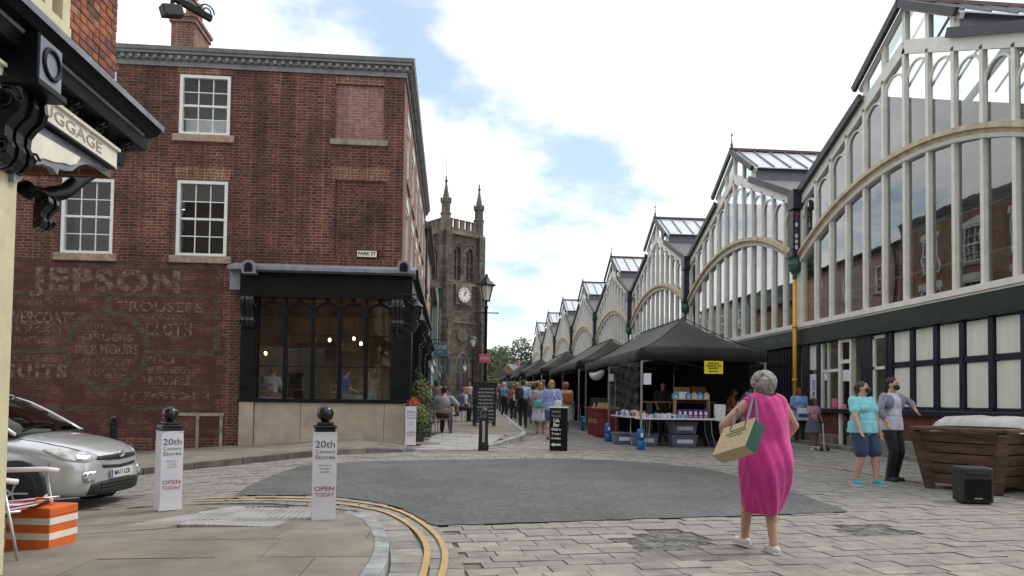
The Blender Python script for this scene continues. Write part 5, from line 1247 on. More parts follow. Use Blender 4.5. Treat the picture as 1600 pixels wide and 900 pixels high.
# chalkboard
p_ = G(757, 666, .1); p_.x -= .02; t = thing('chalkboard', p_, 'dark A-frame chalkboard with rows of white chalk writing beside the lamp post', 'sign', rz=.1)
w_, h_ = .35, 1.56
for s in (-1, 1):
    b = MB(); M_ = Matrix.Rotation(-.12*s, 3, 'X')
    for bx in ((-w_, w_, -.02, .02, .12, h_), (-w_-.03, -w_+.03, -.03, .03, 0, h_), (w_-.03, w_+.03, -.03, .03, 0, h_), (-w_, w_, -.03, .03, h_-.04, h_+.02)): b.box(*bx)
    b.v = [tuple(M_ @ Vector(v)+Vector((0, s*.2, 0))) for v in b.v]; pnl = b.build('panel', 'board_dark', t)
    if s == -1:
        b = MB(); 
        for i in range(10):
            x = -.30+random.uniform(0, .06); z = h_-.22-i*.128
            while x < .27:
                l_ = random.uniform(.02, .055)
                for k in range(3): b.box(x+l_*k/3, x+l_*k/3+.008, -.025, -.022, z-random.uniform(.02, .045), z+random.uniform(.01, .045))
                b.box(x, x+l_, -.025, -.022, z-.006, z+.006); x += l_+random.uniform(.006, .025)
        b.v = [tuple(M_ @ Vector(v)+Vector((0, s*.2, 0))) for v in b.v]; b.build('chalk_writing', 'chalk', pnl, kind='stuff')

# ------------------------------------------------------------------ market stalls
mat('awning_seam', (.016, .015, .018), .8, .1, 3)
GW = 3.25
def gazebo(y0, L, label, x0=4.72):
    g0 = gz(6, y0); t = thing('market_stall', (x0, y0, g0), label, 'market stall', group='dark canopy market stalls along the market hall')
    ze, zp, va = 2.66-.15, 3.64-.15, .28; W = GW; hip = 1.55
    def surf(u, v):            # sagging hipped canopy
        d = min(u, W-u, v, L-v); ff = min(1, d/(W/2)); z = ze+(zp-ze)*(ff**1.32)
        return z
    nu, nv = 16, max(16, int(L*3)); b = MB()
    us = [W*i/nu for i in range(nu+1)]; vs = [L*j/nv for j in range(nv+1)]
    b.v = [(u, v, surf(u, v)+random.uniform(-.005, .005)+.010*math.sin(v*5.3+u*2.1)*math.sin(u*3.7)) for v in vs for u in us]
    b.f = [(j*(nu+1)+i, j*(nu+1)+i+1, (j+1)*(nu+1)+i+1, (j+1)*(nu+1)+i) for j in range(nv) for i in range(nu)]
    o = b.build('canopy', 'awning', t, smooth=True, fix=False); m_ = o.modifiers.new('s', 'SOLIDIFY'); m_.thickness = .01
    b = MB()                                                  # hip seams
    for a, c in (((0, 0), (W/2, W/2)), ((W, 0), (W/2, W/2)), ((0, L), (W/2, L-W/2)), ((W, L), (W/2, L-W/2))):
        b.tube([(a[0]+(c[0]-a[0])*k/8, a[1]+(c[1]-a[1])*k/8, surf(a[0]+(c[0]-a[0])*k/8, a[1]+(c[1]-a[1])*k/8)+.012) for k in range(9)], .014, 5)
    b.tube([(W/2, W/2, zp+.012), (W/2, L-W/2, zp+.012)], .014, 5); b.build('seams', 'awning_seam', o)
    for (ax, ay), (bx_, by_) in (((0, 0), (W, 0)), ((0, 0), (0, L)), ((W, 0), (W, L)), ((0, L), (W, L))):
        n = 14; r = MB(); tops = []; bots = []
        for k in range(n+1):
            x = ax+(bx_-ax)*k/n; y = ay+(by_-ay)*k/n; wv = .012*math.sin(k*1.7); nx_, ny_ = (0, -1) if ay == by_ == 0 else (0, 1) if ay == by_ else (-1, 0) if ax == 0 else (1, 0)
            tops.append((x, y, ze)); bots.append((x+nx_*(.02+wv), y+ny_*(.02+wv), ze-va-.012*math.sin(k*PI/n*3)))
        r.add(tops+bots, [(k, k+1, n+2+k, n+1+k) for k in range(n)]); v_ = r.build('valance', 'awning', t, fix=False, smooth=True); m_ = v_.modifiers.new('s', 'SOLIDIFY'); m_.thickness = .006
    for y in (0.03, L/2, L-.03):
        for x in (.03, W-.03):
            zz = gz(x0+x, y0+y)-g0; MB().box(x-.022, x+.022, y-.022, y+.022, zz, ze-.02).box(x-.05, x+.05, y-.05, y+.05, zz, zz+.012).build('pole', 'pole_metal', t)
    for y in (.03, L/2, L-.03): b = MB().beam((.03, y, ze-.32), (W/2, y, ze-.02), .02, .03); b.beam((W-.03, y, ze-.32), (W/2, y, ze-.02), .02, .03); b.build('truss_bar', 'pole_metal', t)
    return t
YG = (17.68, 26.4, 36.6, 47.0, 57.0)
g1 = gazebo(YG[0], 7.5, 'nearest market stall with peaked charcoal canopy and white goods table')
g2 = gazebo(YG[1], 7.8, 'second market stall from the front, its canopy edge behind the nearest one', 4.7)
g3 = gazebo(YG[2], 7.6, 'third market stall canopy along the hall, before the crowd', 4.6); g4 = gazebo(YG[3], 7.4, 'fourth market stall canopy, small in the distance', 4.5); g5 = gazebo(YG[4], 8, 'farthest market stall canopy at the end of the row', 4.4)
# dark cloth walls
for gt, L in ((g1, 7.5), (g2, 7.8), (g3, 7.6)):
    b = MB(); n = 24
    for seq in (([(GW-.06, .9+(L-.95)*k/n) for k in range(n+1)]), ([(1.2+(GW-1.3)*k/12, L-.1) for k in range(13)])):
        r = [(x+.03*math.sin(i*2.1), y+.03*math.cos(i*1.7), .05) for i, (x, y) in enumerate(seq)]; k_ = len(r)
        b.add(r+[(x, y, 2.3) for x, y, z in r], [(i, i+1, k_+i+1, k_+i) for i in range(k_-1)])
    b.build('cloth_wall', 'awning_dark', gt, smooth=True, fix=False)
X0, Y0, Z0 = g1.location
# folding tables
def table(name, label, x0, x1, y0, y1, zt, m='table_white', legs=True, fold=True):
    cx_, cy_ = (x0+x1)/2, (y0+y1)/2; g0 = gz(cx_, cy_); t = thing(name, (cx_, cy_, g0), label, 'table'); h = zt-g0
    MB().box(x0-cx_, x1-cx_, y0-cy_, y1-cy_, h-.045, h).build('table_top', m, t, bevel=.012)
    along_x = (x1-x0) > (y1-y0)
    for s in (-1, 1):
        for q in (-1, 1):
            b = MB()
            if along_x: ex, ey = s*((x1-x0)/2-.25), q*((y1-y0)/2-.1); b.tube([(ex, ey, h-.05), (ex+s*.02, ey, h*.5), (ex+s*.14, ey, 0)], .014, 6)
            else: ex, ey = q*((x1-x0)/2-.1), s*((y1-y0)/2-.25); b.tube([(ex, ey, h-.05), (ex, ey+s*.02, h*.5), (ex, ey+s*.14, 0)], .014, 6)
            b.build('leg', 'pole_metal', t)
    return t
table('trestle_table', 'white folding trestle table across the front of the nearest stall', 4.82, 6.92, 17.95, 18.65, .93)
table('trestle_table', 'white folding trestle table along the open left side of the nearest stall', 4.72, 5.36, 18.8, 21.0, .95)
table('black_counter', 'black cloth covered counter with brown top at the right of the nearest stall', 7.05, 8.25, 18.1, 18.8, 1.18, 'brown')
b = MB(); n = 30; r = []
for k in range(n+1):
    s = k/n*3.4; x, y = (7.07+min(s, 1.16), 18.08) if s < 1.16 else (8.23, 18.08+(s-1.16)*.3)
    r.append((x, y+.02*math.sin(k*1.9), gz(7, 18)+.02))
b.add(r+[(x, y, 1.13) for x, y, z in r], [(i, i+1, n+2+i, n+1+i) for i in range(n)])
ct = thing('counter_cloth', (7.6, 18.1, gz(7, 18)), 'black cloth draped over the counter right of the goods table', 'cloth'); wb(b, 'drape', 'awning_dark', ct, ct.location, smooth=True, fix=False)
# goods
random.seed(5)
def small(name, mbd, m, P, label, cat, group, rz=0): return mbd.build(name, m, None, bevel=.004, loc=P, rot=(0, 0, rz), label=label, cat=cat, group=group)
zt = .93
cols = ['white_plastic', 'pink_pale', 'cyan', 'paper', 'pink_pale', 'white_plastic', 'purple', 'aluminium']
n_ = 0
for i in range(26):
    x = 4.9+random.random()*.95; y = 18.0+random.random()*.5
    kind_ = random.random()
    if kind_ < .6: mb = MB().box(-.04, .04, -.03, .03, 0, random.uniform(.04, .12))
    else: mb = MB().lathe([(.03, 0), (.035, .02), (.035, .09), (.02, .1), (.014, .13)], 8)
    small('trinket', mb, random.choice(cols), (x, y, zt), 'small pale gift item among the clutter on the left of the front table', 'gift', 'gifts on the front table', random.random()*3)
for i in range(30):
    x = 4.76+random.random()*.5; y = 18.9+random.random()*2.0
    mb = MB().box(-.035, .035, -.05, .05, 0, random.uniform(.04, .16)) if random.random() < .6 else MB().lathe([(.035, 0), (.04, .02), (.04, .1), (.02, .12), (.014, .15)], 8)
    small('trinket', mb, random.choice(cols), (x, y, .95), 'small pale gift item on the table along the stall side', 'gift', 'gifts on the side table', random.random()*3)
# shelf with little houses and purple boxes
sa, sb_ = atY(1054, 640, 18.42).x, atY(1106, 640, 18.42).x
sh = thing('display_shelf', ((sa+sb_)/2, 18.42, zt), 'small wooden display shelf standing on the goods table', 'shelf'); hw = (sb_-sa)/2
MB().box(-hw, hw, -.1, .1, .47, .49).build('shelf_board', 'tan_box', sh); MB().box(-hw, hw, -.1, .1, .12, .135).build('shelf_board', 'tan_box', sh)
for s in (-1, 1): MB().box(s*hw-.012, s*hw+.012, -.1, .1, 0, .49).build('upright', 'tan_box', sh)
for i, (px, m) in enumerate(((1055, 'cyan'), (1066, 'white_plastic'), (1074, 'cyan'), (1084, 'pink_pale'), (1093, 'cyan'), (1103, 'pink_pale'))):
    x = atY(px, 630, 18.42).x; w_ = .075 if i != 1 else .1; a = .06
    mb = MB().prism([(-w_, 0), (w_, 0), (w_, .13), (0, .19), (-w_, .13)] if i != 1 else [(-w_, 0), (w_, 0), (w_, .19), (-w_, .19)], 'y', -a, a)
    t = thing('gift_house', (x, 18.42, zt+.49), ['leftmost blue house box on top of the wooden shelf', 'white square box on top of the wooden shelf', 'blue house box right of the white box on the shelf', 'pale pink house box left of the last blue one on the shelf', 'rightmost blue house box on the shelf top', 'pale pink house box at the right end of the shelf top'][i], 'gift box', group='house boxes on the shelf')
    mb.build('box', m, t, bevel=.004); MB().box(-.03, .03, -a-.004, -a, .03, .09).build('window', 'paper', t)
for i in range(6):
    x = sa+.1+i*(sb_-sa-.2)/5
    t = thing('purple_box', (x, 18.36, zt), 'purple gift box with pale label in the row under the shelf', 'gift box', group='purple boxes under the shelf')
    MB().box(-.06, .06, -.08, .08, 0, .22).build('box', 'purple', t, bevel=.004); MB().box(-.035, .035, -.084, -.08, .08, .17).build('label_panel', 'white_plastic', t); MB().box(-.04, .04, -.083, -.08, .02, .05).build('label_strip', 'pink_pale', t)
for i in range(4): small('gift_box', MB().box(-.05, .05, -.04, .04, 0, .09), ['white_plastic', 'cyan', 'pink_pale', 'cyan'][i], (sa-.12+i*.11, 18.12, zt), 'tiny box in front of the purple boxes', 'gift box', 'tiny boxes before the shelf', .2*i)
small('tan_carton', MB().box(-.2, .2, -.1, .1, 0, .34), 'tan_box', (sa+.35, 18.9, .95+.45), 'pale carton standing behind the wooden display shelf', 'carton', None)
small('tan_carton', MB().box(-.2, .2, -.1, .1, 0, .36), 'brown', (sa+.8, 18.95, .95+.45), 'dark brown carton behind the right of the display shelf', 'carton', None)
st_ = thing('back_table', (6.1, 18.95, gz(6, 19)), 'dark back table behind the display shelf', 'table'); MB().box(-.9, .9, -.25, .25, 1.14, 1.18).build('table_top', 'brown', st_)
for sx_ in (-.8, .8): MB().box(sx_-.03, sx_+.03, -.2, .2, 0, 1.14).build('leg', 'dark_trim', st_)
# plastic storage boxes under the table
for k, (px, y, z, lb) in enumerate(((1066, 18.6, 0, 'lower grey plastic storage box under the goods table'), (1066, 18.6, .34, 'upper grey plastic storage box under the goods table'), (1006, 18.9, 0, 'lower plastic storage box under the left end of the table'), (976, 19.4, 0, 'plastic storage box in shade under the side table'))):
    p_ = atY(px, 690, y); t = thing('storage_box', (p_.x, y, gz(p_.x, y)+z), lb, 'storage box', group='storage boxes under the tables')
    MB().loft([[(-.31, -.19, 0), (.31, -.19, 0), (.31, .19, 0), (-.31, .19, 0)], [(-.34, -.22, .28), (.34, -.22, .28), (.34, .22, .28), (-.34, .22, .28)]]).build('box', 'crate_blue', t, bevel=.02); MB().box(-.36, .36, -.24, .24, .28, .32).build('lid', 'crate_blue', t, bevel=.012)
    MB().box(-.2, .22, -.214, -.2, .1, .2).build('contents', 'paper', t)
# white bucket on the counter's left
p_ = atY(1125, 648, 18.0); t = thing('carrier_bag', (p_.x, 18.02, .86), 'pale grey carrier bag hanging at the right end of the goods table', 'bag'); MB().loft([[(-.1, -.06, 0), (.1, -.06, 0), (.1, .06, 0), (-.1, .06, 0)], [(-.13, -.07, .2), (.13, -.07, .2), (.13, .07, .2), (-.13, .07, .2)], [(-.14, -.05, .44), (.14, -.06, .42), (.13, .05, .43), (-.14, .05, .44)]]).build('bag_body', 'paper', t, bevel=.01)
# blue pole weights
for (px, py), lb in (((1001, 703), 'blue weight canister at the foot of the nearest stall pole'), ((912, 673), 'blue weight canister at the foot of the second stall pole'), ((950, 690), 'blue weight canister under the side table pole')):
    p_ = G(px, py); t = thing('pole_weight', p_, lb, 'weight', group='blue stall weights')
    for z in (0, .26): MB().lathe([(.09, z), (.105, z+.02), (.105, z+.2), (.085, z+.24), (.06, z+.255)], 14).build('canister', 'blue_weight', t, smooth=True)
    MB().box(-.03, .03, -.112, -.1, .32, .42).build('label_panel', 'paper', t)
# papers taped to the poles, yellow one-way sign
for px, py, w_, h_, X, Y, lb in ((1011.5, 592, .19, .28, 0, 17.66, 'white paper notice taped to the nearest stall pole'), (955, 590, .15, .22, 0, 21.35, 'white paper notice on the middle stall pole behind clear film')):
    p_ = atY(px, py, Y); MB().box(-w_/2, w_/2, -.004, 0, -h_/2, h_/2).build('paper_notice', 'paper', None, loc=p_, rot=(.02, 0, -.1), label=lb, cat='notice')
p_ = atY(1115, 574, 17.62); t = thing('yellow_sign', p_, 'yellow one way sign with black arrow hanging from the nearest canopy', 'sign')
MB().box(-.24, .24, -.006, .006, -.16, .16).build('board', 'sign_yellow', t)
for s, z, w_ in (('ONE WAY', .10, .30), ('AROUND THE', .035, .4), ('MARKET', -.03, .26)): lettering(s, .075, 'ink', t, (0, -.009, z), (PI/2, 0, 0), bold=.003, fit=w_)
MB().add([(-.13, -.009, -.1), (-.07, -.009, -.07), (-.07, -.009, -.088), (.12, -.009, -.088), (.12, -.009, -.112), (-.07, -.009, -.112), (-.07, -.009, -.13)], [(0, 1, 2, 5, 6), (2, 3, 4, 5)]).build('arrow', 'ink', t, fix=False)
# clear film hung on the open side
random.seed(9); cf = thing('plastic_sheet', (4.7, 19.5, gz(4.7, 19.5)), 'clear crumpled plastic sheet hung along the open side of the nearest stall', 'sheet')
b = MB(); nu, nv = 26, 18
for j in range(nv+1):
    for i in range(nu+1):
        y = 17.75-19.5+3.6*i/nu; z = .85+1.45*j/nv
        b.v.append((.03*math.sin(i*1.1+j*.7)+.025*math.sin(i*.37-j*1.9)+random.uniform(-.03, .03), y, z))
b.f = [(j*(nu+1)+i, j*(nu+1)+i+1, (j+1)*(nu+1)+i+1, (j+1)*(nu+1)+i) for j in range(nv) for i in range(nu)]; b.build('film', 'clear_film', cf, fix=False)
# rolled white cover under the canopy
p_ = atX(930, 587, 4.75); t = thing('rolled_cover', (4.8, p_.y, p_.z), 'white translucent cover rolled up under the canopy edge of the nearest stall', 'cover'); b = MB(); n = 12
b.tube([(0, -1.1+2.2*k/n, .12-.14*math.sin(PI*k/n)) for k in range(n+1)], [.03]+[.06+.08*math.sin(PI*k/n) for k in range(1, n)]+[.03], 12); b.build('roll', 'white_plastic', t, smooth=True)
# red cloth sweet stall
ra, rb_ = G(912, 672), G(947, 688); ra = Vector((4.62, 24.2, 0)); 
t = thing('red_cloth_table', (4.85, 22.75, gz(4.85, 22.7)), 'table under a dark red cloth with gold lettering on the stall side', 'table')
L_ = 1.75; b = MB(); n = 20
r = [(-.32+.015*math.sin(k*1.6), L_/2-L_*k/n, .01) for k in range(n+1)]+[(-.3+.6*k/6, -L_/2+.01*math.sin(k*2), .01) for k in range(1, 7)]
k_ = len(r); b.add(r+[(x*.97, y*.98, .82) for x, y, z in r], [(i, i+1, k_+i+1, k_+i) for i in range(k_-1)]); b.build('cloth', 'red_cloth', t, smooth=True, fix=False)
MB().box(-.32, .32, -L_/2, L_/2, .82, .85).build('table_top', 'red_cloth', t)
lettering('garden cones', .26, 'gold_ink', t, (-.345, -.05, .5), (PI/2, 0, -PI/2), bold=.006, fit=1.35)
bx_ = thing('glass_case', (4.85, 22.75, t.location.z+.85), 'clear display case of golden cones on the red cloth table', 'display case'); MB().box(-.25, .25, -.75, .75, .02, .36).build('case', 'clear_film', bx_)
b = MB()
for k in range(26): c = (random.uniform(-.18, .18), random.uniform(-.66, .66), .02); b.lathe([(.06, 0), (.05, .05), (.01, .18)], 7, c)
b.build('cones', 'gold_ink', bx_, kind='stuff')
# goods under the other canopies
for k, (yy, m, lb) in enumerate(((28, 'tan_box', 'table of boxes under the second canopy'), (31, 'red_cloth', 'table with red cloth under the second canopy'), (38.5, 'paper', 'pale table under the third canopy'), (42, 'brown', 'dark wooden table under the third canopy'))):
    table('stall_table', lb, 5.4, 6.6, yy-1, yy+1, gz(6, yy)+.78, m)
# ------------------------------------------------------------------ wooden planter, speaker, covered bench
C_ = Vector((8.22, 10.66, gz(8.2, 10.7))); th = math.atan2(-.80, -.26)
pl = thing('wooden_planter', C_, 'large dark brown timber planter with tapered plank sides at the right', 'planter')
zb, zt_ = .09, .90; rb, rt = .68, .88
cor = lambda k, f: Vector((math.cos(th+k*PI/2)*(rb+(rt-rb)*f), math.sin(th+k*PI/2)*(rb+(rt-rb)*f), zb+(zt_-zb)*f))
for k in range(4):
    for i in range(5):
        f0, f1 = i/5+.006, (i+1)/5-.012; a0, a1 = cor(k, f0), cor(k, f1); c0, c1 = cor(k+1, f0), cor(k+1, f1); mid = (a0+c0)/2; nrm = Vector((mid.x, mid.y, 0)).normalized()*-.045
        bulge = Vector((mid.x, mid.y, 0)).normalized()*.012
        MB().add([a0, c0, c1+bulge, a1+bulge, a0+nrm, c0+nrm, c1+nrm, a1+nrm], [(0, 1, 2, 3), (7, 6, 5, 4), (0, 4, 5, 1), (1, 5, 6, 2), (2, 6, 7, 3), (3, 7, 4, 0)]).build('plank', 'wood_planter', pl, bevel=.008)
    a0, a1 = cor(k, -.1), cor(k, 1.0); d_ = Vector((a0.x, a0.y, 0)).normalized()*.015; MB().beam(a0+d_, a1+d_, .13, .13, up=Vector((a0.x, a0.y, 0))).build('corner_post', 'wood_planter', pl, bevel=.012)
    e0, e1 = cor(k, 1.0), cor(k+1, 1.0); MB().beam(e0*1.05, Vector((e1.x*1.05, e1.y*1.05, e1.z*1.05)), .16, .05).build('rim_board', 'wood_planter', pl, bevel=.01)
MB().add([cor(k, .86) for k in range(4)], [(0, 1, 2, 3)]).build('soil', 'sett_bed', pl, fix=False)
p_ = G(1520, 786); t = thing('speaker', p_, 'black portable loudspeaker box standing on the setts before the planter', 'speaker', rz=-.28)
MB().box(-.2, .2, -.17, .17, .015, .5).build('cabinet', 'dark_trim', t, bevel=.035); MB().box(-.165, .165, -.18, -.165, .06, .34).build('grille', 'black_paint', t, bevel=.01); MB().box(-.13, .13, -.18, -.16, .385, .43).build('handle_slot', 'black_gloss', t, bevel=.01); MB().box(-.05, .05, -.186, -.176, .075, .09).build('badge', 'aluminium', t)
for x in (-.15, .15): MB().lathe([(.025, 0), (.025, .02)], 8, (x, -.1, 0)).build('rubber_foot', 'tyre', t)
mat('white_sheet', (.60, .60, .58), .7, .2, 3, .3, 8, col2=(.42, .42, .39))
t = thing('covered_bench', (9.3, 11.15, gz(9.3, 11)), 'long white sheet covered box behind the wooden planter', 'covered box'); rg = []
for k in range(13):
    f = -1.6+3.2*k/12; e = 1 if 0 < k < 12 else .9; s = .012*math.sin(k*2.3)
    rg.append([(-.5, f, .02), (-.46-s, f, .55), (-.40, f, .98*e), (-.3, f, 1.10*e+s), (.2, f, 1.13*e-s), (.34, f, 1.05*e), (.36, f, .02)])
MB().loft(rg).build('sheet', 'white_sheet', t, smooth=True, bevel=0)
# ------------------------------------------------------------------ deck chair and striped box, bottom left
f0, f1 = G(92, 846, .08), G(28, 879, .08); ax_ = (f1-f0); Wc = ax_.length; ang = math.atan2(ax_.y, ax_.x)
ch = thing('folding_chair', (f0.x, f0.y, f0.z), 'folding garden chair with white tubular frame and striped canvas, cut by the left edge', 'chair', rz=ang)
# local: x from far foot to near foot, +y to the left of that axis
S_ = 1
def cp(x, y, z): return (x, y*S_, z)
b = MB().tube([cp(0, -.12, .62), cp(0, 0, .02), cp(.02, .01, .012), cp(Wc-.02, .01, .012), cp(Wc, 0, .02), cp(Wc, -.12, .62)], .012, 8); b.build('front_leg', 'aluminium', ch, smooth=True)
b = MB().tube([cp(0, -.1, .42), cp(0, -.55, .012), cp(Wc, -.55, .012), cp(Wc, -.1, .42)], .012, 8); b.build('rear_leg', 'aluminium', ch, smooth=True)
for x in (0, Wc): MB().tube([cp(x, -.02, .63), cp(x, -.12, .645), cp(x, -.46, .64)], .022, 8).build('armrest', 'white_plastic', ch, smooth=True)
for x in (0.02, Wc-.02): MB().tube([cp(x, .0, .40), cp(x, -.46, .36), cp(x, -.66, .92)], .011, 8).build('seat_rail', 'aluminium', ch, smooth=True)
mat('canvas_red', (.42, .05, .08), .8, .1, 6); mat('canvas_navy', (.03, .035, .12), .8, .1, 6)
n = 7
for i in range(n):
    x0, x1 = .03+(Wc-.06)*i/n, .03+(Wc-.06)*(i+1)/n
    b = MB().loft([[cp(x0, 0, .405), cp(x1, 0, .405)], [cp(x0, -.23, .36), cp(x1, -.23, .36)], [cp(x0, -.46, .36), cp(x1, -.46, .36)], [cp(x0, -.55, .6), cp(x1, -.55, .6)], [cp(x0, -.66, .92), cp(x1, -.66, .92)]], caps=False, closed=False)
    o = b.build('canvas_stripe', ['canvas_red', 'stripe_white', 'canvas_navy'][i % 3], ch, fix=False); m_ = o.modifiers.new('s', 'SOLIDIFY'); m_.thickness = .004
pa, pb, pc_ = G(6, 863, .08), G(76, 860, .08), G(105, 841, .08)
t = thing('striped_box', pa, 'orange cool box with white stripes beside the folding chair', 'cool box', rz=math.atan2(pb.y-pa.y, pb.x-pa.x)); w_ = (pb-pa).length; d_ = .34; h_ = .37
MB().box(0, w_, 0, d_, 0, h_).build('body', 'orange', t, bevel=.012)
for z in (.11, .235): MB().box(-.004, w_+.004, -.004, d_+.004, z, z+.055).build('stripe', 'stripe_white', t)
MB().box(-.006, w_+.006, -.006, d_+.006, h_-.07, h_+.008).build('lid', 'orange', t, bevel=.012); MB().tube([(w_*.3, d_/2, h_+.01), (w_*.35, d_/2, h_+.06), (w_*.65, d_/2, h_+.06), (w_*.7, d_/2, h_+.01)], .012, 6).build('handle', 'orange', t)

# ------------------------------------------------------------------ plants and the far end of the street
def leaves(mb, c, rx, ry, rz, n, s, clump=1.):
    c = Vector(c)
    for _ in range(n):
        while True:
            p = Vector((random.uniform(-1, 1), random.uniform(-1, 1), random.uniform(-1, 1)))
            if p.length < 1 and p.length > random.random()*.75*clump: break
        q = c+Vector((p.x*rx, p.y*ry, p.z*rz)); a = Vector((random.gauss(0, 1), random.gauss(0, 1), random.gauss(0, .6))).normalized(); b = a.orthogonal().normalized(); k = s*random.uniform(.6, 1.4)
        mb.add([q-a*k, q+b*k*.5, q+a*k, q-b*k*.5], [(0, 1, 2, 3)])
    return mb
def tree(P, h, r, label, m='foliage_mid', n=2600, leaf=.3):
    t = thing('tree', P, label, 'tree', group='trees beyond the end of the street')
    b = MB().tube([(0, 0, -.5), (.1, .05, h*.3), (-.1, 0, h*.62)], [.32, .22, .1], 8)
    cl = []
    for k in range(9):
        a = k*2.4; d = r*random.uniform(.35, .75); z = h*random.uniform(.45, .88); c = (d*math.cos(a), d*math.sin(a), z); cl.append(c)
        b.tube([(0, 0, h*.35), (c[0]*.5, c[1]*.5, z*.8), c], [.1, .06, .02], 5)
    b.build('trunk', 'bark', t); mb = MB(); cl.append((0, 0, h*.82))
    for c in cl: leaves(mb, c, r*random.uniform(.36, .55), r*random.uniform(.36, .55), r*random.uniform(.3, .46), n//len(cl), leaf)
    mb.build('crown', m, t, fix=False); return t
random.seed(21)
def far(px, d): p = at(px, 624, d); return Vector((p.x, p.y, gz(p.x, p.y)))
tree(far(812, 165), 14.8, 6.2, 'large round dark green tree above the far brick house', 'foliage_dark')
tree(far(778, 175), 13.6, 4.6, 'tree behind the stone gatehouse left of the large tree', 'foliage_mid'); tree(far(762, 190), 14., 4.6, 'half hidden tree right of the church tower', 'foliage_dark'); tree(far(836, 170), 11, 4., 'small tree touching the last gable of the market hall', 'foliage_mid')
for px, d, h, r, lb in ((808, 116, 4.6, 2.6, 'low yellow green bush below the far brick house'), (772, 104, 4.2, 1.7, 'pale yellow shrub in front of the stone gatehouse')):
    p_ = far(px, d); t = thing('bush', p_, lb, 'bush'); mb = MB(); 
    for k in range(7): leaves(mb, (random.uniform(-r, r)*.6, random.uniform(-r, r)*.4, h*random.uniform(.3, .7)), r*.5, r*.5, h*.3, 200, .2)
    mb.build('foliage', 'foliage_yellow', t, fix=False); MB().tube([(0, 0, -.2), (0, 0, h*.5)], [.12, .06], 6).build('stem', 'bark', t)
wd = MB()
for k in range(50): p_ = far(640+k*8, 330+random.uniform(-30, 60)); leaves(wd, (p_.x, p_.y, p_.z+random.uniform(3, 14)), 9, 7, 7, 170, .9)
wd.build('distant_wood', 'foliage_dark', None, fix=False, kind='stuff', label='dark belt of distant trees beyond the street end', cat='trees')
p_ = far(819, 150); hs = thing('far_house', p_, 'small red brick house with slate roof at the far end of the street', 'house', rz=1.05, scale=.85); brickmat('brick_far', (.24, .09, .07), (.2, .075, .06), (.26, .2, .17))
P_ = lambda a, b, c: (a, c, b)
wq = [(-2.3, -1.2, 4.0, 5.3), (.4, 1.5, 4.0, 5.3), (-2.3, -1.2, 1.2, 2.8), (.4, 1.5, 1.2, 2.8)]
fw = wallgrid(P_, -4, 4, 0, 6, wq, .12); fw.add([(-4, 0, 0), (-4, 6, 0), (-4, 6, 6), (-4, 3, 8.6), (-4, 0, 6)], [(0, 1, 2, 3, 4)]); fw.add([(4, 0, 0), (4, 6, 0), (4, 6, 6), (4, 3, 8.6), (4, 0, 6)], [(0, 1, 2, 3, 4)]); fw.build('wall', 'brick_far', hs, fix=False)
rf_ = MB().add([(-4.3, -.4, 5.8), (4.3, -.4, 5.8), (4.3, 3, 8.75), (-4.3, 3, 8.75), (-4.3, 6.4, 5.8), (4.3, 6.4, 5.8)], [(0, 1, 2, 3), (3, 2, 5, 4)]).build('roof', 'slate', hs, fix=False); MB().box(2.2, 3.0, 2.6, 3.4, 7.5, 9.8).build('chimney', 'brick_far', rf_)
for a0, a1, b0, b1 in wq: w_ = MB().box(a0, a1, .06, .1, b0, b1).build('window', 'white_paint', hs); MB().box(a0+.1, a1-.1, .045, .06, b0+.1, b1-.1).build('pane', 'black_gloss', w_)
p_ = far(782, 104); gt = thing('stone_gatehouse', p_, 'low dark stone gatehouse with arched doorway right of the church tower', 'gatehouse', rz=.2, scale=.8)
b = MB().box(-1.5, -.7, 0, 1.2, 0, 4.4).box(.7, 1.5, 0, 1.2, 0, 4.4).box(-.7, .7, 0, 1.2, 2.9, 4.4).box(-1.6, 1.6, -.1, 1.3, 4.4, 4.65).prism([(-1.5, 4.65), (1.5, 4.65), (0, 6.4)], 'y', .1, 1.1); b.build('wall', 'ashlar', gt)
MB().tube([(.75*math.cos(t), -.05, 2.1+.9*math.sin(t)) for t in [PI*k/10 for k in range(11)]], .14, 6).build('arch', 'church_stone', gt); MB().box(-.7, .7, .8, .9, 0, 2.9).build('door', 'dark_trim', gt)
MB().box(-.12, .12, .5, .74, 6.2, 7.6).box(-.4, .4, .56, .68, 6.9, 7.1).build('cross', 'church_stone', gt)
cw = thing('churchyard_wall', far(745, 98), 'low stone churchyard wall with railings at the street end', 'wall', rz=-.15); MB().box(-7, 6, 0, .5, -.3, 1.3).build('stone_course', 'ashlar', cw); b = MB()
for k in range(60): b.box(-6.8+k*.21, -6.77+k*.21, .2, .23, 1.3, 2.4)
b.box(-6.9, 5.8, .19, .24, 2.2, 2.25); b.build('railings', 'black_paint', cw, kind='stuff')
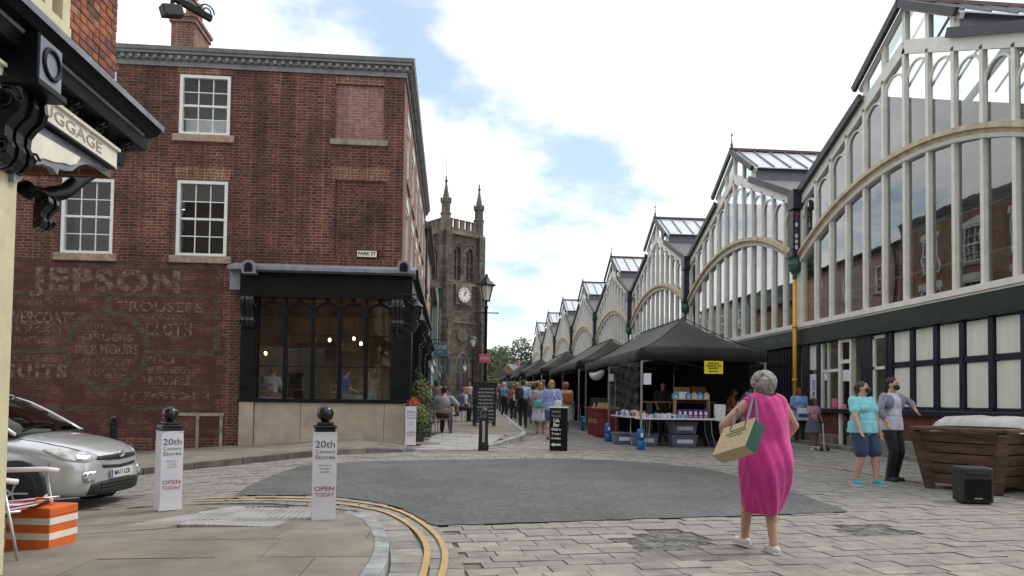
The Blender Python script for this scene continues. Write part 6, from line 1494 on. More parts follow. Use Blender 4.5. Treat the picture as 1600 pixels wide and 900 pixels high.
# planted tubs at the shop corner
def tub(P, label, parts, potr=.2, poth=.45):
    t = thing('planted_tub', P, label, 'plant'); MB().lathe([(potr*.8, 0), (potr, poth), (potr*1.08, poth+.02), (potr*.9, poth+.02), (potr*.85, poth-.05)], 14).build('pot', 'dark_trim', t, smooth=False)
    for m, c, rx, rz, n, s in parts:
        mb = MB(); leaves(mb, c, rx, rx, rz, n, s, .6)
        for k in range(10): a = random.uniform(0, 6.3); q = (c[0]+rx*.6*math.cos(a), c[1]+rx*.6*math.sin(a), c[2]+rz*random.uniform(-.2, .7)); mb.tube([(0, 0, poth), ((c[0]+q[0])/2, (c[1]+q[1])/2, c[2]-rz*.3), q], .006, 4)
        mb.build('foliage' if m != 'flower_red' else 'flowers', m, t, fix=False)
p_ = G(652, 690, .1); tub(p_, 'tub of yellow green trailing plants with red flowers at the shop corner', (('foliage_yellow', (0, 0, .62), .30, .36, 900, .035), ('foliage_mid', (.05, 0, .35), .28, .3, 500, .035), ('flower_red', (-.1, -.1, .98), .18, .12, 120, .025)))
p_ = G(664, 683, .1); tub(p_, 'taller leafy tub plant against the shop pilaster behind the flowers', (('foliage_yellow', (-.1, 0, 1.15), .3, .5, 800, .04), ('foliage_dark', (-.2, .1, 1.55), .12, .4, 220, .04), ('foliage_mid', (.05, -.1, .6), .26, .4, 500, .035)), .2, .4)
p_ = atX(643, 500, -.78); t = thing('iron_lantern', p_, 'black iron wall lantern and scroll on the corner shop side', 'wall lamp')
for k0, s in ((0, 1), (.5, -1)): MB().tube([(-.1+.2*(1-k/22)*math.cos(k*.5), -k0, s*.3+.2*(1-k/22)*math.sin(k*.5)) for k in range(18)], .018, 5).build('scroll', 'black_paint', t)
MB().tube([(-.3, 0, .5), (.1, 0, .5), (.1, 0, .3)], .016, 5).build('arm', 'black_paint', t); MB().lathe([(.05, .0), (.11, .25), (.13, .27), (.02, .38)], 6, (.1, 0, 0)).build('lantern', 'black_gloss', t)

# ------------------------------------------------------------------ silver car
def lerp(tab, x):
    for (a, va), (b, vb) in zip(tab, tab[1:]):
        if a >= x >= b:
            f = (x-a)/(b-a); f = f*f*(3-2*f)*.5+f*.5; return va+(vb-va)*f
    return tab[0][1] if x > tab[0][0] else tab[-1][1]
Wt = [(0, .36), (-.03, .52), (-.09, .645), (-.2, .755), (-.38, .825), (-.7, .855), (-1.2, .86), (-3.2, .86), (-3.6, .83), (-3.85, .74), (-3.93, .55)]
ZB = [(0, .24), (-.15, .22), (-.6, .22), (-3.4, .22), (-3.93, .34)]
HZ = [(0, .72), (-.03, .77), (-.10, .83), (-.25, .90), (-.55, .965), (-.95, 1.02), (-1.3, 1.05), (-3.3, 1.06), (-3.7, 1.04), (-3.93, .8)]
BZ = [(0, .60), (-.1, .66), (-.3, .75), (-.7, .84), (-1.2, .91), (-2.5, .96), (-3.6, 1.0), (-3.93, .7)]
def ring(y):
    w_, zb, hz, bz = lerp(Wt, y), lerp(ZB, y), lerp(HZ, y), lerp(BZ, y); m_ = (zb+bz)/2
    half = [(0, zb), (w_*.7, zb), (w_*.93, zb+.03), (w_*.985, zb+.12), (w_*1.0, m_-.02), (w_*.985, m_+.09), (w_*.99, bz-.08), (w_*.965, bz-.02), (w_*.92, bz+.03), (w_*.83, bz+(hz-bz)*.55), (w_*.66, hz-.022), (w_*.35, hz-.004), (0, hz)]
    return [(x, y, z) for x, z in half]+[(-x, y, z) for x, z in half[-2:0:-1]]
ys = [0, -.012, -.03, -.06, -.09, -.13, -.2, -.28, -.38, -.5, -.62, -.75, -.9, -1.05, -1.3, -1.6, -2, -2.4, -2.8, -3.2, -3.5, -3.7, -3.82, -3.9, -3.93]
hull = MB().loft([ring(y) for y in ys])
cx_, cy_ = -4.36, 10.05; cz_ = gz(-5.2, 10.2)-.02
car = thing('parked_car', (cx_, cy_, cz_), 'silver hatchback car parked on the left, nose towards the street corner', 'car', rz=-math.radians(94.7))
car.rotation_euler = (0, math.radians(0), -math.radians(94.7)); 
body = hull.build('body', 'silver_car', car, smooth=True, sub=1)
bvh = BVHTree.FromPolygons([Vector(v) for v in hull.v], hull.f)
def patch(top, bot, frame, rows, off, name, m, parent=None, smooth=True):
    O, U, V, D = [Vector(q) for q in frame]; mb = MB(); n = len(top); ok = True
    for j in range(rows+1):
        for i in range(n):
            u = top[i][0]+(bot[i][0]-top[i][0])*j/rows; v = top[i][1]+(bot[i][1]-top[i][1])*j/rows
            o_ = O+U*u+V*v; h = bvh.ray_cast(o_-D*2.5, D)
            p_ = h[0]-D*off if h[0] else o_; mb.v.append(tuple(p_))
    mb.f = [(j*n+i, j*n+i+1, (j+1)*n+i+1, (j+1)*n+i) for j in range(rows) for i in range(n-1)]
    o = mb.build(name, m, parent or car, smooth=smooth); s = o.modifiers.new('s', 'SOLIDIFY'); s.thickness = .012; s.offset = -1; return o
FRM = ((0, 0, 0), (1, 0, 0), (0, 0, 1), (0, -1, 0))
def dense(pts, n=14):
    o = []
    for k in range(n+1):
        f = k/n*(len(pts)-1); i = min(int(f), len(pts)-2); f -= i; o.append((pts[i][0]+(pts[i+1][0]-pts[i][0])*f, pts[i][1]+(pts[i+1][1]-pts[i][1])*f))
    return o
patch(dense([(-.50, .735), (0, .745), (.50, .735)]), dense([(-.46, .69), (0, .665), (.46, .69)]), FRM, 3, .006, 'upper_grille', 'dark_trim')
patch(dense([(-.40, .625), (0, .60), (.40, .625)]), dense([(-.38, .585), (0, .56), (.38, .585)]), FRM, 2, .006, 'middle_grille', 'dark_trim')
patch(dense([(-.56, .40), (-.4, .42), (.4, .42), (.56, .40)]), dense([(-.60, .26), (-.4, .245), (.4, .245), (.60, .26)]), FRM, 4, .012, 'lower_grille', 'dark_trim')
for z in (.385, .345, .305): patch(dense([(-.42, z+.008), (.42, z+.008)]), dense([(-.42, z-.006), (.42, z-.006)]), FRM, 1, .022, 'grille_slat', 'black_gloss')
for s in (1, -1):
    d_ = Vector((-s*.72, -.69, 0)); fr2 = ((0, 0, 0), tuple(Vector((s*.69, -.72, 0))), (0, 0, 1), tuple(d_))
    hl = patch(dense([(.33, .745), (.45, .80), (.70, .835), (.92, .845)]), dense([(.36, .70), (.5, .665), (.70, .70), (.92, .825)]), fr2, 5, .008, 'headlight', 'lamp_lens' if 'lamp_lens' in MATS else mat('lamp_lens', (.52, .54, .56), .12, .25, 9, spec=.8, coat=1.))
    patch(dense([(.46, .765), (.60, .785)]), dense([(.48, .69), (.60, .70)]), fr2, 3, .013, 'reflector', 'chrome', hl)
    h = bvh.ray_cast(Vector((s*.60, 2, .48)), Vector((0, -1, 0))); q = h[0] if h[0] else Vector((s*.6, -.1, .48)); b = MB().lathe([(.062, -.02), (.062, .02), (.045, .03), (.04, .012)], 14, (q.x, q.y, q.z), axis='y'); fg = b.build('fog_lamp', 'chrome', car, smooth=True); MB().lathe([(.045, 0), (.045, .014)], 14, (q.x, q.y+.01, q.z), axis='y').build('lens', 'lamp_lens', fg)
    patch(dense([(.50, .56), (.66, .545)]), dense([(.52, .42), (.66, .42)]), FRM if s == 1 else ((0, 0, 0), (-1, 0, 0), (0, 0, 1), (0, -1, 0)), 3, .004, 'fog_recess', 'silver_car')
pl = MB().box(-.26, .26, -.008, .008, -.056, .056).build('number_plate', 'wall_white', car, loc=(0, .03, .50), bevel=.004); pl.rotation_euler = (0, 0, PI)
PLATE = pl
eb = MB()
for rx, rz, cz in ((.062, .042, 0), (.022, .04, 0), (.045, .016, .022)):
    eb.tube([(rx*math.cos(t), 0, cz+rz*math.sin(t)) for t in [2*PI*k/20 for k in range(20)]], .007, 5, closed=True)
eb.build('emblem', 'chrome', car, loc=(0, .018, .74), smooth=True)
# cabin
CB = [(-.92, .74, .70, 1.03), (-1.12, .775, .67, 1.15), (-1.35, .79, .63, 1.285), (-1.6, .80, .60, 1.41), (-1.8, .80, .585, 1.475), (-2.1, .805, .58, 1.51), (-2.6, .805, .575, 1.52), (-3.1, .80, .56, 1.50), (-3.45, .78, .54, 1.45), (-3.65, .76, .56, 1.28), (-3.8, .74, .66, 1.06)]
def cring(y, wb_, wt, zt, g=0): return [(wb_+g, y, .98), (wb_*.55+wt*.45+g, y, .98+(zt-.98)*.5), (wt+g, y, zt-.045), (wt*.86, y, zt+g*.5), (0, y, zt+.018+g*.5), (-wt*.86, y, zt+g*.5), (-wt-g, y, zt-.045), (-(wb_*.55+wt*.45)-g, y, .98+(zt-.98)*.5), (-wb_-g, y, .98)]
glassmat('car_glass', (.10, .12, .12), .9, 1.5)
MB().loft([cring(*c) for c in CB]).build('windows', 'car_glass', car, smooth=True)
rfm = MB()
rr_ = [cring(c[0], c[1], c[2], c[3], .008)[2:7] for c in CB[4:9]]; rfm.loft(rr_, caps=False, closed=False); o = rfm.build('roof_panel', 'silver_car', car, smooth=True); s = o.modifiers.new('s', 'SOLIDIFY'); s.thickness = .02; s.offset = 1
for s in (1, -1):
    b = MB()
    b.tube([(s*c[2]*1.005, c[0], c[3]-.03) for c in CB[:5]], .028, 6); b.tube([(s*(c[2]+.0), c[0], c[3]-.04) for c in CB[4:]], .026, 6); b.tube([(s*.80, -2.35, 1.0), (s*.58, -2.42, 1.48)], .026, 6); b.tube([(s*.79, -3.3, 1.0), (s*.56, -3.2, 1.48)], .05, 6); b.build('pillar', 'silver_car', car, smooth=True)
    b = MB().ell((s*.93, -1.35, 1.06), .10, .07, .075).tube([(s*.80, -1.35, 1.0), (s*.9, -1.35, 1.04)], .02, 6); b.build('door_mirror', 'silver_car', car, smooth=True)
    for y in (-.80, -3.2):
        b = MB().lathe([(.37, -.02), (.375, .0), (.36, .012)], 28, (s*.855, y, .335), axis='x', sx=1); b.build('wheel_arch', 'dark_trim', car, smooth=True)  # dark disc stands in for the shaded wheel well, the hull is uncut
        w_ = MB().lathe([(.20, -.1), (.29, -.1), (.315, -.06), (.315, .06), (.29, .095), (.2, .1)], 28, (s*.80, y, .315), axis='x').build('wheel', 'tyre', car, smooth=True)
        b = MB().lathe([(.205, .07), (.205, .10), (.19, .09), (.18, .07)], 24, (s*.80, y, .315), axis='x')
        for k in range(5):
            a = k*2*PI/5; b.beam((s*.80+.095*1, y, .315), (s*.80+.085, y+.19*math.cos(a), .315+.19*math.sin(a)), .05, .02)
        if s == -1: b.v = [(-1.6-(x) if False else x-.19 if x > s*.8+.02 else x, y_, z_) for x, y_, z_ in b.v]
        b.build('rim', 'aluminium', w_)
MB().add([(-.70, -.90, 1.02), (.70, -.90, 1.02), (.72, -1.02, 1.045), (-.72, -1.02, 1.045), (-.70, -.90, .98), (.7, -.9, .98)], [(0, 1, 2, 3), (0, 1, 5, 4)]).build('scuttle', 'dark_trim', car)
b = MB().tube([(.55, -.93, 1.05), (.2, -1.0, 1.09), (-.1, -1.02, 1.10)], .012, 5); b.build('wiper', 'black_paint', car); MB().tube([(-.05, -.93, 1.05), (-.3, -1.0, 1.085), (-.6, -1.03, 1.09)], .012, 5).build('wiper', 'black_paint', car)
MB().box(-.6, .6, -2.2, -1.7, .9, 1.28).build('front_seats', 'dark_trim', car, bevel=.1)

TOPF = ((0, 0, 0), (1, 0, 0), (0, 1, 0), (0, 0, -1))
for s in (1, -1):
    ln_ = [(s*.50, -.10), (s*.60, -.22), (s*.66, -.45), (s*.68, -.9)]; patch(dense([(x-.004, y) for x, y in ln_]), dense([(x+.004, y) for x, y in ln_]), TOPF, 1, .001, 'bonnet_gap', 'black_gloss', smooth=False)
    SD = ((0, 0, 0), (0, 1, 0), (0, 0, 1), (-s, 0, 0)); ln_ = [(-1.25, .96), (-1.24, .6), (-1.2, .3)]; patch(dense([(x-.004, y) for x, y in ln_]), dense([(x+.004, y) for x, y in ln_]), SD, 1, .001, 'door_gap', 'black_gloss', smooth=False)
    ln_ = [(-.42, .66), (-.46, .5), (-.47, .36)]; patch(dense([(x-.003, y) for x, y in ln_]), dense([(x+.003, y) for x, y in ln_]), SD, 1, .001, 'bumper_gap', 'black_gloss', smooth=False)
# ------------------------------------------------------------------ people
mat('skin_light', (.52, .30, .22), .55, .08, 8, spec=.4); mat('skin_mid', (.40, .22, .15), .55, .08, 8, spec=.4); mat('skin_brown', (.20, .10, .06), .55, .08, 8, spec=.4)
HAIR = {'grey': (.30, .295, .29), 'dark': (.022, .016, .012), 'brown': (.07, .04, .022), 'blonde': (.36, .25, .12), 'ginger': (.32, .10, .03), 'white': (.5, .49, .47), 'orange': (.42, .20, .05)}
for k, c in HAIR.items(): mat('hair_'+k, c, .6, .3, 16, .9, 55, stretch=(1, 1, .35))
def cloth(col, pat=None, name='fabric'):
    key = name+'_'+'_'.join('%d' % (c*1000) for c in col)+(pat or '')
    if key in MATS: return key
    mat(key, col, .85, .13, 7, .35, 14, sheen=.15, stretch=(1, 1, .6), **({'col2': tuple(c*.4 for c in col)} if pat == 'print' else {}))
    if pat == 'print': [n for n in MATS[key].node_tree.nodes if n.type == 'TEX_NOISE'][0].inputs['Scale'].default_value = 38
    return key
def ik(S, H, l1, l2, hint):
    S, H = Vector(S), Vector(H); d = H-S; L = min(d.length, (l1+l2)*.995); u = d.normalized(); a = (l1*l1-l2*l2+L*L)/(2*L); h = math.sqrt(max(0, l1*l1-a*a))
    b = Vector(hint); b = b-u*b.dot(u); b = b.normalized() if b.length > 1e-4 else u.orthogonal(); return S+u*a+b*h, S+u*L
def rm(o, v, it=5):
    m = o.modifiers.new('remesh', 'REMESH'); m.mode = 'VOXEL'; m.voxel_size = v; m.use_smooth_shade = True
    s = o.modifiers.new('smooth', 'SMOOTH'); s.factor = .5; s.iterations = it
    return o
def hand(mb, W, d, up, side, s=1, curl=.5):
    d = Vector(d).normalized(); up = Vector(up); r = d.cross(up).normalized()*side; n = r.cross(d)*side
    c = Vector(W)+d*.045*s; M_ = Matrix((r, d, n)).transposed(); mb.ell(c, .038*s, .05*s, .017*s, M_)
    for k, (o, L) in enumerate(((-.028, .055), (-.010, .066), (.009, .062), (.027, .048))):
        b = c+r*o*s+d*.038*s; k1 = b+(d*.9-n*.3*curl)*L*.55*s; k2 = k1+(d*.55-n*.8*curl)*L*.5*s; mb.cap(b, k1, .0095*s, .009*s, 7); mb.cap(k1, k2, .009*s, .0078*s, 7)
    t0 = c-r*.03*s-d*.02*s; t1 = t0+(-r*.7+d*.6-n*.2)*.035*s; mb.cap(t0, t1, .013*s, .011*s, 7); mb.cap(t1, t1+(d*.85-r*.15-n*.2)*.03*s, .011*s, .009*s, 7)
def person(P, label, h=1.7, face=0, b=1., skin='skin_light', top=None, sleeve=.5, hem=.90, bot=None, bkind='trousers', blen=.1, shoes=(.03, .03, .03), hair='brown', style='short', pose=None, head=0, nod=0, v=.018, mask=None, sit=False, group=None, cap=None, bag=None, topname='shirt', socks=None):
    t = thing('person', P, label, 'person', rz=-math.radians(face), group=group, scale=h/1.7)
    p = dict(lh=(-.25*b**.5, .07, .84), rh=(.25*b**.5, .07, .84), lf=(-.095, -.02, .085), rf=(.095, .02, .085), px=0, py=0, pz=0, lean=0., lhint=(-.5, -.8, 0), rhint=(.5, -.8, 0))
    if sit: p.update(pz=-.42, lf=(-.12, .40, .085), rf=(.12, .38, .085), lh=(-.16, .32, .66), rh=(.16, .32, .66))
    if pose: p.update(pose)
    pv = Vector((p['px'], p['py'], .93+p['pz'])); ln = p['lean']; Ml = Matrix.Rotation(-ln, 3, 'X')
    def up(x, y, z): return pv+Ml @ Vector((x, y, z-.93))
    bw = b**.8
    sh = [up(s*.172*b**.45, -.01, 1.395) for s in (-1, 1)]; hip = [pv+Vector((s*.088*b**.5, 0, -.03)) for s in (-1, 1)]
    ft = [Vector(p['lf']), Vector(p['rf'])]; hd = [Vector(p['lh']), Vector(p['rh'])]
    el = [ik(sh[i], hd[i], .285, .25, p['lhint' if i == 0 else 'rhint']) for i in (0, 1)]
    kn = [ik(hip[i], ft[i], .42, .415, (0, 1, .12)) for i in (0, 1)]
    Mh = Ml @ Matrix.Rotation(-math.radians(head), 3, 'Z') @ Matrix.Rotation(-math.radians(nod), 3, 'X'); hc = up(0, .02, 1.585)
    def hp(x, y, z): return hc+Mh @ Vector((x, y, z))
    m = MB(); k = .017 if not sit else .017
    def torso(mb, g, low=True):
        mb.ell(up(0, .0, 1.275), .155*bw+g, .112*b+g, .175+g, Ml); mb.ell(up(0, .01*b, 1.10), .140*bw*(1+.12*(b-1))+g, .108*b+g, .17+g, Ml)
        mb.cap(sh[0]+Vector((.03, 0, -.012)), sh[1]-Vector((.03, 0, .012)), .05*b**.4+g, .05*b**.4+g); mb.ell(up(0, -.008, 1.395), .115+g*.7, .062+g*.7, .062+g*.7, Ml)
        if low: mb.ell(pv+Vector((0, -.012*b, .0)), .165*bw+g, .122*b+g, .135+g)
        for s in (-1, 1):
            mb.cap(up(s*.09, .035, 1.33), up(s*.085*bw, .03, 1.2), .06+g, .062+g)
            if bkind == 'skirt' or topname in ('blouse', 'dress', 'tee_full'): mb.ell(up(s*.065*bw, .068*b, 1.255), .062*bw+g, .048*b+g, .066+g)
    torso(m, 0)
    for i in (0, 1):
        m.cap(sh[i], el[i][0], .05*b**.5, .038*b**.4); m.cap(el[i][0], el[i][1], .038*b**.4, .025*b**.2); m.ell(sh[i], .05*b**.4, .05*b**.4, .052*b**.4)
        f = (el[i][1]-el[i][0]); hand(m, el[i][1], f, (0, -1, .2) if abs(f.normalized().z) > .5 else (0, 0, 1), -1 if i == 0 else 1, curl=p.get('curl', .7))
        m.cap(hip[i], kn[i][0], .082*b**.7, .054*b**.5); m.cap(kn[i][0], kn[i][1], .052*b**.5, .034*b**.5)
        d = (kn[i][1]-kn[i][0]).normalized(); bk = Vector((0, -1, 0)); m.ell(kn[i][0]+(kn[i][1]-kn[i][0])*.3+bk*.018, .05*b**.5, .052*b**.5, .11, d.to_track_quat('Z', 'Y').to_matrix())
    m.cap(up(0, -.012, 1.40), hp(0, -.015, -.05), .056*b**.4, .053*b**.4)
    m.ell(hp(0, 0, .02), .074, .092, .10, Mh); m.ell(hp(0, .03, -.045), .056*b**.25, .058, .062, Mh); m.cap(hp(0, .088, .015), hp(0, .106, -.018), .010, .0155, 7); m.ell(hp(0, .075, -.055), .024, .015, .012, Mh)
    for s in (-1, 1): m.ell(hp(s*.076, -.005, 0), .011, .022, .032, Mh)
    rm(m.build('body', skin, t, smooth=True), v if v < .015 else v)
    if mask or abs(((face+head+180) % 360)-180) > 70:
        e = MB()
        for s in (-1, 1): e.ell(hp(s*.03, .083, .02), .0125, .008, .007, Mh, 8, 6); e.cap(hp(s*.016, .088, .043), hp(s*.045, .078, .044), .004, .004, 6)
        e.build('eyes', 'hair_dark', t, smooth=True)
        if not mask: MB().cap(hp(-.02, .087, -.056), hp(.02, .087, -.056), .0045, .0045, 6).build('mouth', 'lip' if 'lip' in MATS else mat('lip', (.30, .10, .09), .5), t, smooth=True)
    if mask:
        q = MB().ell(hp(0, .058, -.035), .064, .062, .055, Mh); q.tube([hp(-.06, .07, -.02), hp(-.078, 0, .01)], .004, 5).tube([hp(.06, .07, -.02), hp(.078, 0, .01)], .004, 5); rm(q.build('face_mask', cloth(mask, name='mask'), t, smooth=True), .012, 3)
    # hair
    q = MB(); n_ = 26
    q.ell(hp(0, -.022, .045), .085, .098, .092, Mh); q.ell(hp(0, -.05, .0), .074, .06, .085, Mh)
    if style == 'long':
        for s in (-1, 0, 1): q.cap(hp(s*.045, -.055, .0), hp(s*.055, -.075, -.20), .05, .035)
    if style == 'bob': q.cap(hp(-.055, -.03, .03), hp(-.07, -.02, -.085), .045, .035); q.cap(hp(.055, -.03, .03), hp(.07, -.02, -.085), .045, .035); q.cap(hp(0, -.06, 0), hp(0, -.075, -.10), .06, .05)
    if style == 'bun': q.ell(hp(0, -.10, .03), .05, .045, .05, Mh); q.cap(hp(0, -.1, .02), hp(0, -.13, -.06), .035, .015)
    if style == 'curly':
        for i in range(210):
            a, z = random.uniform(0, 2*PI), random.uniform(-.75, 1); rr = math.sqrt(max(0, 1-z*z)); c = Vector((rr*math.cos(a)*.104, rr*math.sin(a)*.114-.032, z*.108+.03))
            if c.y > .055 and c.z < .07 or (c.z < -.0 and c.y > -.01): continue
            q.ell(hp(*c), .021, .021, .019, None, 6, 5)
        q.cap(hp(-.05, -.05, -.02), hp(-.05, -.055, -.07), .045, .03); q.cap(hp(.05, -.05, -.02), hp(.05, -.055, -.07), .045, .03); q.ell(hp(0, -.055, -.05), .092, .068, .072, Mh)
    rm(q.build('hair', 'hair_'+hair, t, smooth=True), min(v, .012), 2 if style == 'curly' else 4)
    if cap: q = MB().ell(hp(0, -.015, .065), .092, .104, .082, Mh); q.ell(hp(0, .10, .065), .07, .06, .012, Mh); rm(q.build('cap', cloth(cap, name='cap'), t, smooth=True), .012, 3)
    # garments
    if top:
        q = MB(); torso(q, k, hem < .9)
        if hem >= .9: q.ell(pv+Vector((0, -.008*b, .05)), .16*bw+k, .12*b+k, .10+k)
        elif not sit: q.loft([[(pv.x+(.165*bw+k+gq)*math.cos(a_), pv.y-.01+(.125*b+k+gq)*math.sin(a_), z_) for a_ in [2*PI*n/20 for n in range(20)]] for z_, gq in ((pv.z+.12, .0), (pv.z+.02, .01), (hem, .018))])
        for i in (0, 1):
            if sleeve > 0:
                f = min(1, sleeve); e = sh[i]+(el[i][0]-sh[i])*f; q.cap(sh[i]-Vector((0, 0, .008)), e, .053*b**.4+k, .047*b**.5+k*1.1)
                if sleeve > 1: q.cap(el[i][0], el[i][0]+(el[i][1]-el[i][0])*(sleeve-1), .043*b**.4+k, .032+k)
        rm(q.build(topname if topname != 'tee_full' else 'shirt', top if isinstance(top, str) else cloth(top), t, smooth=True), v)
    if bot:
        q = MB(); bm = bot if isinstance(bot, str) else cloth(bot)
        if bkind == 'skirt':
            rings = []; N = 40; z1 = pv.z+.10
            for j in range(9):
                f = j/8; z = z1+(blen-z1)*f; rx = (.135*bw+.02)+(.075+.05*b)*f**.7; ry = (.105*b+.02)+(.075+.04*b)*f**.7
                rings.append([(pv.x+(rx+.016*f*math.sin(9*a_))*math.cos(a_), pv.y-.01+(ry+.016*f*math.sin(9*a_+1))*math.sin(a_), z+.01*math.sin(5*a_)*f) for a_ in [2*PI*n/N for n in range(N)]])
            o = q.loft(rings, caps=False).build('skirt', bm, t, smooth=True, fix=False); s_ = o.modifiers.new('s', 'SOLIDIFY'); s_.thickness = .008
        else:
            q.ell(pv+Vector((0, -.014*b, .02)), .172*bw+k, .130*b+k, .135+k)
            for i in (0, 1):
                fl = kn[i][1]; tot = blen
                if blen > .45:      # ends above the knee
                    f = (hip[i].z-blen)/max(.05, hip[i].z-kn[i][0].z); f = min(1, max(.2, f)); e = hip[i]+(kn[i][0]-hip[i])*f; q.cap(hip[i], e, .092*b**.7+k, (.078*b**.6+k))
                else:
                    q.cap(hip[i], kn[i][0], .088*b**.7+k, .058*b**.5+k); e = kn[i][0]+(fl-kn[i][0])*.96; q.cap(kn[i][0], e, .058*b**.5+k, .045+k*.9)
            rm(q.build('shorts' if blen > .45 else 'trousers', bm, t, smooth=True), v)
    for i in (0, 1):
        a = kn[i][1]; q = MB(); s_ = 1 if i else -1; fw = Vector((s_*.12, 1, 0)).normalized()*1.; z0 = a.z-.085
        q.cap((a.x, a.y-.035, z0+.038), Vector((a.x, a.y, z0+.034))+fw*.13, .04, .034); q.cap(Vector((a.x, a.y, z0+.05)), Vector((a.x, a.y+.03, z0+.075)), .038, .036); q.v = [(x, y, max(z, z0+.004)) for x, y, z in q.v]
        o = rm(q.build('shoe', shoes if isinstance(shoes, str) else cloth(shoes, name='shoe'), t, smooth=True), min(v, .014), 3)
        sl = MB(); sl.add([(a.x+dx+fw.x*dy, a.y+dy, z) for z in (z0, z0+.018) for dx, dy in ((-.038, -.07), (.038, -.07), (.042, .09), (.03, .155), (-.03, .155), (-.042, .09))], [tuple(range(6))[::-1], tuple(range(6, 12))]+[(n, (n+1) % 6, 6+(n+1) % 6, 6+n) for n in range(6)]); sl.build('sole', 'wall_white' if sum(shoes if not isinstance(shoes, str) else (1, 1, 1)) > .3 else 'tyre', o)
    return t
def chairfor(P, face, label, m='wood_chair'):
    t = thing('cafe_chair', P, label, 'chair', rz=-math.radians(face)); w_ = .21
    MB().box(-w_, w_, -.22, .2, .43, .455).build('seat', m, t, bevel=.01)
    for s in (-1, 1):
        MB().tube([(s*w_, .18, .43), (s*w_, .2, 0)], .013, 6).build('leg', 'pole_metal', t); MB().tube([(s*w_, -.26, .86), (s*w_, -.2, .43), (s*w_, -.22, 0)], .013, 6).build('leg', 'pole_metal', t)
    for z in (.62, .78): MB().box(-w_, w_, -.25, -.235, z, z+.07).build('back_slat', m, t, bevel=.006)
    return t
def gp(px, py, dz=0): return G(px, py, dz)
random.seed(3)
# ---- woman in the pink dress with a jute bag
P = gp(1194, 862); PW = 1.60
pk_ = person(P, 'woman in a long bright pink dress walking away with a jute shopping bag', h=PW, face=-10, b=1.42, hair='grey', style='curly', v=.010, shoes=(.62, .6, .58), top=None, bot=None, pose=dict(lf=(-.055, .24, .085), rf=(.045, -.09, .085), lh=(-.30, .22, 1.02), rh=(.34, .22, 1.0), lhint=(-1, -.35, .1), rhint=(1, -.3, 0), lean=.03, curl=1.))
pinkm = mat('pink_linen', (.56, .032, .24), .85, .10, 5, .9, 11, sheen=.2, stretch=(1, 1, .45))
rings = []; N = 64
prof = [(1.475, .105, .07, -.02), (1.455, .165, .088, -.02), (1.42, .215, .108, -.015), (1.36, .222, .135, -.01), (1.28, .222, .165, 0), (1.18, .226, .178, .0), (1.08, .238, .18, -.0), (.98, .250, .188, -.02), (.88, .260, .196, -.03), (.78, .258, .192, -.03), (.68, .244, .182, -.02), (.58, .222, .172, -.0), (.50, .196, .166, .02), (.43, .168, .162, .03), (.37, .146, .158, .04)]
pz = []
for (a, b2) in zip(prof, prof[1:]): pz += [tuple(a[i]+(b2[i]-a[i])*f for i in range(4)) for f in (0, .33, .66)]
pz.append(prof[-1])
for z, rx, ry, oy in pz:
    f = max(0, (1.2-z)/.8); g_ = .35+.65*f
    rings.append([((rx+.014*g_*math.sin(7*a+z*9)+.009*g_*math.sin(15*a-z*21))*math.cos(a)*(1 if z < 1.4 else 1), (ry+.018*g_*math.sin(6*a+z*7+1)+.011*g_*math.sin(13*a+z*17))*math.sin(a)+oy, z+(.035*abs(math.cos(a)) if z > 1.4 else 0)) for a in [2*PI*n/N for n in range(N)]])
o = MB().loft(rings, caps=False).build('dress', pinkm, pk_, smooth=True, fix=False); s_ = o.modifiers.new('s', 'SOLIDIFY'); s_.thickness = .01; s2 = o.modifiers.new('u', 'SUBSURF'); s2.levels = 1; s2.render_levels = 1
MB().tube([(-.05, -.065, 1.50), (0, -.078, 1.47), (.05, -.065, 1.50)], .008, 6).tube([(0, -.078, 1.47), (.01, -.085, 1.40)], .008, 6).build('neck_tie', 'hair_dark', pk_)
# bag hung from her left shoulder: a wide box leaning against the hip
FH = Vector((FWD.x, FWD.y, 0)).normalized(); RH = Vector((RGT.x, RGT.y, 0)).normalized(); UZ = Vector((0, 0, 1))
K_ = at(1164, 697, 5.74); bagP = Vector((K_.x, K_.y, K_.z)); t = thing('shopping_bag', bagP, 'jute shopping bag with a green side and grey handles on the woman in pink', 'bag')
ax3 = lambda r, u, f: RH*r+UZ*u+FH*f
bw3, bg3, bh3 = ax3(-.175, -.10, .28), ax3(.122, -.065, .105), ax3(.142, .22, .17)
bpt = lambda a, b_, c_: tuple(bw3*a+bg3*b_+bh3*c_)
def pan(pts, nm, m):
    o = MB().add([bpt(*q) for q in pts], [tuple(range(len(pts)))]).build(nm, m, t, fix=False); s_ = o.modifiers.new('s', 'SOLIDIFY'); s_.thickness = .007; return o
pan(((0, 0, 0), (1, 0, 0), (1, 0, 1), (0, 0, 1)), 'side_panel', 'jute'); pan(((0, 1, 0), (1, 1, 0), (1, 1, 1), (0, 1, 1)), 'side_panel', 'jute'); pan(((0, 0, 0), (1, 0, 0), (1, 1, 0), (0, 1, 0)), 'bottom_panel', 'jute')
pan(((0, 0, 0), (0, 1, 0), (0, 1, 1), (.06, .5, .97), (0, 0, 1)), 'gusset', 'bag_green'); pan(((1, 0, 0), (1, 1, 0), (1, 1, 1), (.94, .5, .97), (1, 0, 1)), 'gusset', 'bag_green')
gs_ = cloth((.10, .10, .11), name='strap'); sw_ = lambda x, y, z: P+Vector((x, y, z))-bagP
